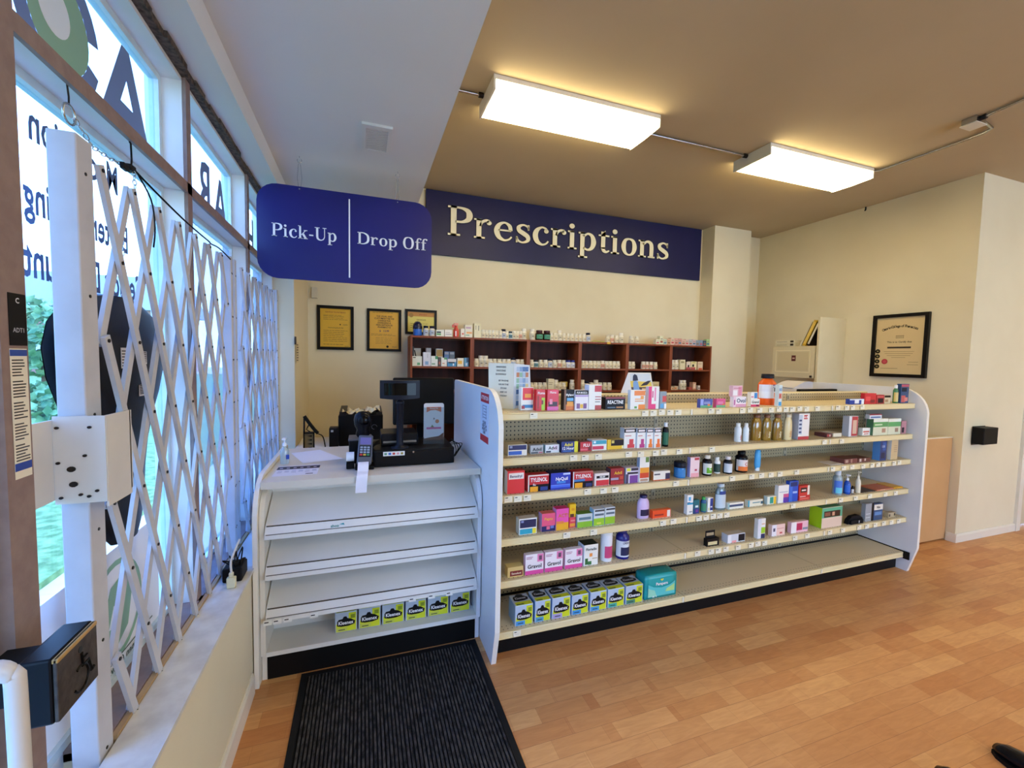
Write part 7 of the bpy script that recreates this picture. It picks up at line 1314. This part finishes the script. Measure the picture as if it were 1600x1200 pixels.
def put(key, x, y, z, label, group=None, name=None, cat=None):
    t, used = PROTO[key]
    if not used:
        PROTO[key][1] = True; t.location = (x, y, z); WL[t.name] = Vector((x, y, z)); t['label'] = label; o = t
        if group: t['group'] = group
    else:
        o = dup(t, (x, y, z), label, group)
        if not group and 'group' in o: del o['group']
    return o
def row(keys, x0, x1, z, label, group, y=4.26):
    n = len(keys)
    for i, k in enumerate(keys):
        x = x0 + (x1 - x0) * (i + .5) / n
        put(k, x, y + .003 * ((i * 5) % 3), z, label[k] if isinstance(label, dict) else label, group)
C, R_, T_, Bl, D_, Te = 'cream', 'creamred', 'tall', 'blue', 'darkcap', 'teal'
def L(where, one=()):
    d = {'cream': 'small cream pill bottle ' + where, 'creamred': 'reddish-labelled cream pill bottle ' + where, 'tall': 'taller cream pill bottle ' + where, 'blue': 'violet-capped cream pill bottle ' + where, 'darkcap': 'dark-capped pill bottle ' + where, 'teal': 'teal-labelled pill bottle ' + where}
    return d
row([C, C, C, C, C, C, D_, C, Te, C, C, R_, T_], 1.14, 1.625, TOPZ, L('on top of the bookcase behind the folded board'), 'pill bottles on top behind the folded board')
row([C, C, T_, C, C, C, C, C, C, D_], 1.90, 2.40, TOPZ, L('on top of the bookcase with the green jars'), 'pill bottles on top beside the green jars')
put('tall', 1.70, 4.25, TOPZ, 'lone tall cream pill bottle left of the two green jars')
put('green', 1.790, 4.27, TOPZ, 'squat green-labelled jar with dark cap, nearer the lone tall bottle'); put('green', 1.882 - .004, 4.27, TOPZ, 'squat green-labelled jar with dark cap, nearer the pill bottle row')
row([C, R_, C, T_], 2.60, 2.83, TOPZ, L('on top of the bookcase with the yellow tag'), 'pill bottles on top by the yellow tag')
row([C, C], 2.90, 3.06, TOPZ, L('on top of the bookcase behind the picture card'), 'pill bottles on top behind the picture card')
row([C, T_, T_, C, C, C, C, C, D_, C, C], 1.07, 1.62, S1, L('on the upper shelf behind the folded board'), 'pill bottles on the upper shelf behind the folded board')
row([C, Te, C, C, D_, C, R_, C, Bl, Bl], 1.675, 2.22, S1, L('on the upper shelf under the green jars'), 'pill bottles on the upper shelf under the green jars')
row([C, C, C, C, C, R_, C, C, C, C], 2.29, 2.80, S1, L('on the upper shelf of the bookcase with the yellow tag'), 'pill bottles on the upper shelf by the yellow tag')
row([C, C], 2.895, 3.01, S1, L('at the start of the upper shelf behind the picture card'), 'two pill bottles at the start of that shelf')
row([R_, R_, R_, C], 3.09, 3.32, S1, L('in the group on the upper shelf behind the picture card'), 'pill bottles grouped on that shelf')
row([T_, T_], 3.505, 3.63, S1, L('on the upper shelf at the pillar end'), 'bottles on the upper shelf at the pillar end')
row([C, C, C, C], 1.68, 1.89, S2, L('on the lower shelf under the green jars, left group'), 'pill bottles on the lower shelf, left group')
row([T_, C, C], 1.97, 2.12, S2, L('on the lower shelf under the green jars, beside the yellow tin'), 'pill bottles by the yellow tin')
put('tall', 2.20, 4.27, S2, 'lone tall cream pill bottle on the lower shelf right of the yellow tin')
row([T_, D_, C, T_, C, C, C], 2.29, 2.70, S2, L('on the lower shelf of the bookcase with the yellow tag'), 'pill bottles on the lower shelf by the yellow tag')
row([T_, T_], 3.66, 3.75, S2, L('on the lower shelf at the pillar end'), 'white bottles on the lower shelf at the pillar end')
def bx(x0, x1, z, h, col, label, pan=(), d=.06, y=4.235, name='medicine_carton', top=None, tx=()):
    p = dict(x=(x0 + x1) / 2, y=y, z=z, w=x1 - x0 - .002, h=h, d=d, base=col, panels=list(pan), texts=list(tx), name=name, cat='carton', label=label)
    if top: p['top'] = top
    carton(p)
# window-end bookcase: top
t = thing('round_jar', 'bright blue round jar under a dark domed lid, first item on the bookcases', 'jar', (.505, 4.28, TOPZ))
m = MB(); m.lathe([(.040, 0), (.042, .005), (.042, .06), (.036, .068)], .505, 4.28, paint('2a66c8', .3), z=TOPZ + .0004); part(m, 'body', t)
m = MB(); m.lathe([(.044, .066), (.046, .085), (.040, .115), (.022, .138), (0, .142)], .505, 4.28, paint('16183a', .25), z=TOPZ, caps=False); part(m, 'lid', t)
PROTO2 = {}
put('darkcap', .583, 4.26, TOPZ, 'white bottle with black cap just right of the round blue jar'); put('darkcap', .643, 4.26, TOPZ, 'white bottle with black cap left of the green-marked carton')
bx(.680, .760, TOPZ, .065, 'e6e8d8', 'white carton with a green patch on top of the window-end bookcase', [(.05, .2, .6, .45, '4a9a4a'), (.05, .5, .6, .75, '2a3a2a')])
bx(.764, .84, TOPZ, .07, 'efe9dc', 'white carton with grey print right of the green-marked one', [(.1, .3, .9, .4, '9a94a8'), (.1, .55, .7, .62, 'b0a8a0')])
t = thing('spray_bottle', 'red bottle with a trigger head on top of the window-end bookcase', 'spray bottle', (.885, 4.27, TOPZ)); m = MB(); m.lathe([(.026, 0), (.028, .01), (.028, .07), (.014, .10), (.013, .115)], .885, 4.27, paint('d8483c', .3), z=TOPZ + .0004); part(m, 'body', t); m = MB(); m.cbox(.860, .905, 4.255, 4.285, TOPZ + .115, TOPZ + .14, paint('e89a8c', .4), .004); m.cbox(.845, .868, 4.262, 4.278, TOPZ + .095, TOPZ + .125, paint('d85a4c', .4), .003); part(m, 'trigger', t); m = MB(); m.box(.872, .882, 4.2405, 4.2412, TOPZ + .01, TOPZ + .06, 'f4f0ec'); part(m, 'label', t)
bx(.925, .965, TOPZ, .085, 'ece2d2', 'narrow cream carton with a red dot right of the spray bottle', [(.3, .3, .8, .5, 'd8604c')]); bx(.968, 1.045, TOPZ, .125, 'e8e2cc', 'tall cream carton with pink and orange print at the end of that bookcase top', [(.1, .70, .8, .85, 'c8a8b8'), (.2, .3, .95, .45, 'e8a860'), (.1, .15, .6, .22, '6ab08a')]); bx(1.062, 1.135, TOPZ, .145, 'e6ddb6', 'tall pale yellow carton left of the long bottle row', [(.2, .55, .28, .85, '8a8268'), (.6, .5, .7, .85, '6a6250')])
# pillar-end top: small cartons
tc2 = [('e8e4c8', .06), ('dfe0c4', .10), ('c9d6c0', .065), ('d8a88a', .07), ('e4c8b0', .085), ('d8a49a', .08), ('cf9a8c', .08), ('e0b8a8', .07), ('d8c0b4', .075), ('b8c0c8', .07), ('d0b8c0', .075), ('88a0b8', .068), ('7a98b4', .07), ('35506a', .065), ('a8c88a', .085)]
words = ['cream', 'pale tall', 'grey-green', 'salmon', 'peach', 'rose', 'brick pink', 'light coral', 'stone', 'cool grey', 'mauve', 'slate blue', 'steel blue', 'dark navy', 'leaf green']
xx = 3.27
for i, (c, h) in enumerate(tc2):
    w = .052; bx(xx, xx + w, TOPZ, h, c, words[i] + ' little carton in the tight row on top of the pillar-end bookcases', [(.15, .2, .85, .45, ('c8505a', 'a86050', '4a7a9a', '8a6a4a')[i % 4]), (.2, .6, .8, .7, '8a8078')], d=.05); xx += w + .0015
t = MB(); t.box(2.585, 2.63, 4.1965, 4.1985, 1.772, 1.795, 'e0b030'); t.box(2.585, 2.63, 4.1985, 4.22, 1.7905, 1.7920, 'e0b030'); tag(t.build('shelf_tag', org=(2.607, 4.197, 1.78)), 'small yellow tag hooked over the front edge of a bookcase top', 'tag')
t = MB(); t.tube(cr([(2.42, 4.24, TOPZ + .006), (2.46, 4.25, TOPZ + .014), (2.52, 4.24, TOPZ + .006), (2.58, 4.25, TOPZ + .005)], 5), .004, paint('b8c04a', .5), seg=6); tag(t.build('cord_loop', org=(2.5, 4.24, TOPZ)), 'yellow-green cord lying on a bookcase top left of the yellow tag', 'cord')
# window-end bookcase: upper shelf
t = MB(); t.box(.452, .475, 4.30, 4.42, S1 + .0004, S1 + .19, paint('2a2c34', .4)); t.box(.476, .545, 4.33, 4.335, S1 + .0004, S1 + .175, paint('b8b4ac', .4)); t.prism([(.478, S1 + .155), (.488, S1 + .155), (.52, S1 + .01), (.508, S1 + .01)], 'y', 4.327, 4.3295, '1a1a1e'); tag(t.build('picture_frame', org=(.51, 4.34, S1)), 'grey picture frame standing at the back of the window-end bookcase', 'picture frame')
bx(.452, .545, S1, .095, 'e9ecdc', 'square white carton with a green plant mark in the window-end bookcase', [(.5, .1, .8, .35, '6aaa7a'), (.05, .82, .35, .9, '2a2a2a')])
bx(.556, .630, S1, .135, 'dfe0ea', 'tall white carton with a blue swirl in the window-end bookcase', [(.25, .1, .7, .35, '8ab0d8'), (.55, .6, .6, .9, '9a98a8')])
bx(.633, .700, S1, .10, 'eaf0e4', 'white carton with a green slanted corner beside the tall swirl one', [(.1, .15, .6, .3, '8ab08a'), (.6, .7, 1, 1, '3a8a4a')])
bx(.706, .728, S1, .09, '5a4a44', 'narrow dark carton squeezed between two white ones', [(.1, .2, .9, .5, 'b86a5a')])
bx(.732, .790, S1, .085, 'f0ede0', 'low white carton with a green top edge in the window-end bookcase', [(.2, .3, .6, .4, 'd88a6a'), (.5, .8, 1, 1, '4aa05a')])
bx(.795, .885, S1, .075, '3f8fc0', 'low bright blue carton with a black and white band', [(0, .6, 1, 1, 'd8d4d8'), (.1, .42, .8, .6, '1a2a3a'), (.6, .1, .75, .4, 'e8f0f4')])
bx(.893, .960, S1, .085, 'f0ead0', 'white carton with a yellow block in the window-end bookcase', [(.1, .3, .75, .7, 'f0b82c')])
bx(.964, 1.012, S1, .09, '5a9ac0', 'light blue and navy carton last on that shelf', [(.3, .1, .7, .4, 'c8d8f0'), (.5, .5, 1, 1, '1c3a5a')])
bx(.700, .770, S1, .175, 'd9d6c8', 'tall carton with an ochre top standing at the back of that shelf', [(.05, .55, .95, .95, 'c8942c'), (.2, .2, .6, .3, '8a8a80')], y=4.36)
bx(.785, .835, S1, .15, '5f7aa4', 'dark blue boxed pack at the back, left of its grey twin', [(.1, .8, .9, .95, 'b8b0b0')], y=4.36); bx(.838, .892, S1, .15, '6a727e', 'dark grey boxed pack at the back, right of its blue twin', [(.1, .8, .9, .95, 'b8b0b0')], y=4.36)
bx(.600, .655, S1, .18, 'c8c0bc', 'grey-white book box at the back between tall cartons', [(0, 0, .1, 1, '5a1c1c')], y=4.38)
bx(.72, .762, S2, .085, '707a84', 'small grey carton alone on the lower shelf behind the monitor', [(.1, .75, .9, .95, '9aa0a8')]); bx(.60, .64, S2, .03, 'd8dcd0', 'small white packet low behind the monitor on the window-end bookcase')
# lower shelf goods
bx(1.895, 1.965, S2, .125, 'e4dcb8', 'tall cream carton on the lower shelf under the green jars', [(.1, .5, .7, .55, '8a8268'), (.1, .65, .8, .7, 'a89a70')])
bx(2.075, 2.165, S2, .09, 'd8b83a', 'yellow tin-like carton with dark hills on the lower shelf', [(0, 0, 1, .4, '3a3020'), (0, .6, .15, 1, 'e8e4c8')], y=4.31)
bx(3.13, 3.24, S2, .07, 'ddd3ac', 'cream carton stacked goods behind the picture card', [(.6, .3, .9, .6, 'a89a70')]); bx(3.243, 3.34, S2, .095, 'e0d6b0', 'large cream carton right of another behind the picture card', [(.2, .4, .8, .7, 'c8bc90')])
bx(3.64 - .14, 3.555, S2, .035, 'e6dcc4', 'small flat carton left on the lower pillar-end shelf', [(.5, .2, .9, .7, 'd8946a')]); bx(3.56, 3.62, S2, .045, 'd8c8b0', 'small carton with an orange end on the lower pillar-end shelf', [(.1, .2, .6, .6, 'd88a50')])
bx(3.84, 3.89, S2, .09, 'd9a484', 'upright peach carton on the lower pillar-end shelf', [(.2, .2, .8, .8, 'ecd8c0')]); bx(3.78, 3.83, S2, .03, 'b05048', 'low red packet beside the upright peach carton'); bx(3.92, 3.955, S2, .05, 'e0d8d0', 'tiny white carton at the pillar end of the lower shelf', [(.2, .2, .8, .5, '6a4a3a')])
# upper shelf pillar end
bx(3.635, 3.71, S1, .12, 'e2d9b4', 'tall cream carton on the upper pillar-end shelf', [(.15, .65, .8, .85, '9a926a')]); bx(3.73, 3.79, S1, .095, 'ead8c4', 'cream and maroon carton left of its wider twin', [(0, 0, 1, .3, 'b04a54'), (.3, .3, .7, .6, '2a2420')])
bx(3.795, 3.885, S1, .10, 'e8dcae', 'wide cream and maroon carton on the upper pillar-end shelf', [(0, 0, .8, .3, 'b85a58'), (.25, .35, .55, .65, '2c2620'), (.2, .8, .8, .95, 'c8c060')]); bx(3.90, 3.98, S1, .10, 'dcc4a4', 'tan carton with an orange foot last on the upper pillar-end shelf', [(.2, 0, .9, .22, 'd8603a'), (.1, .7, .8, .75, 'a08860')])
for o in bpy.data.objects:
    if o.get('label') == 'x': bpy.data.objects.remove(o)
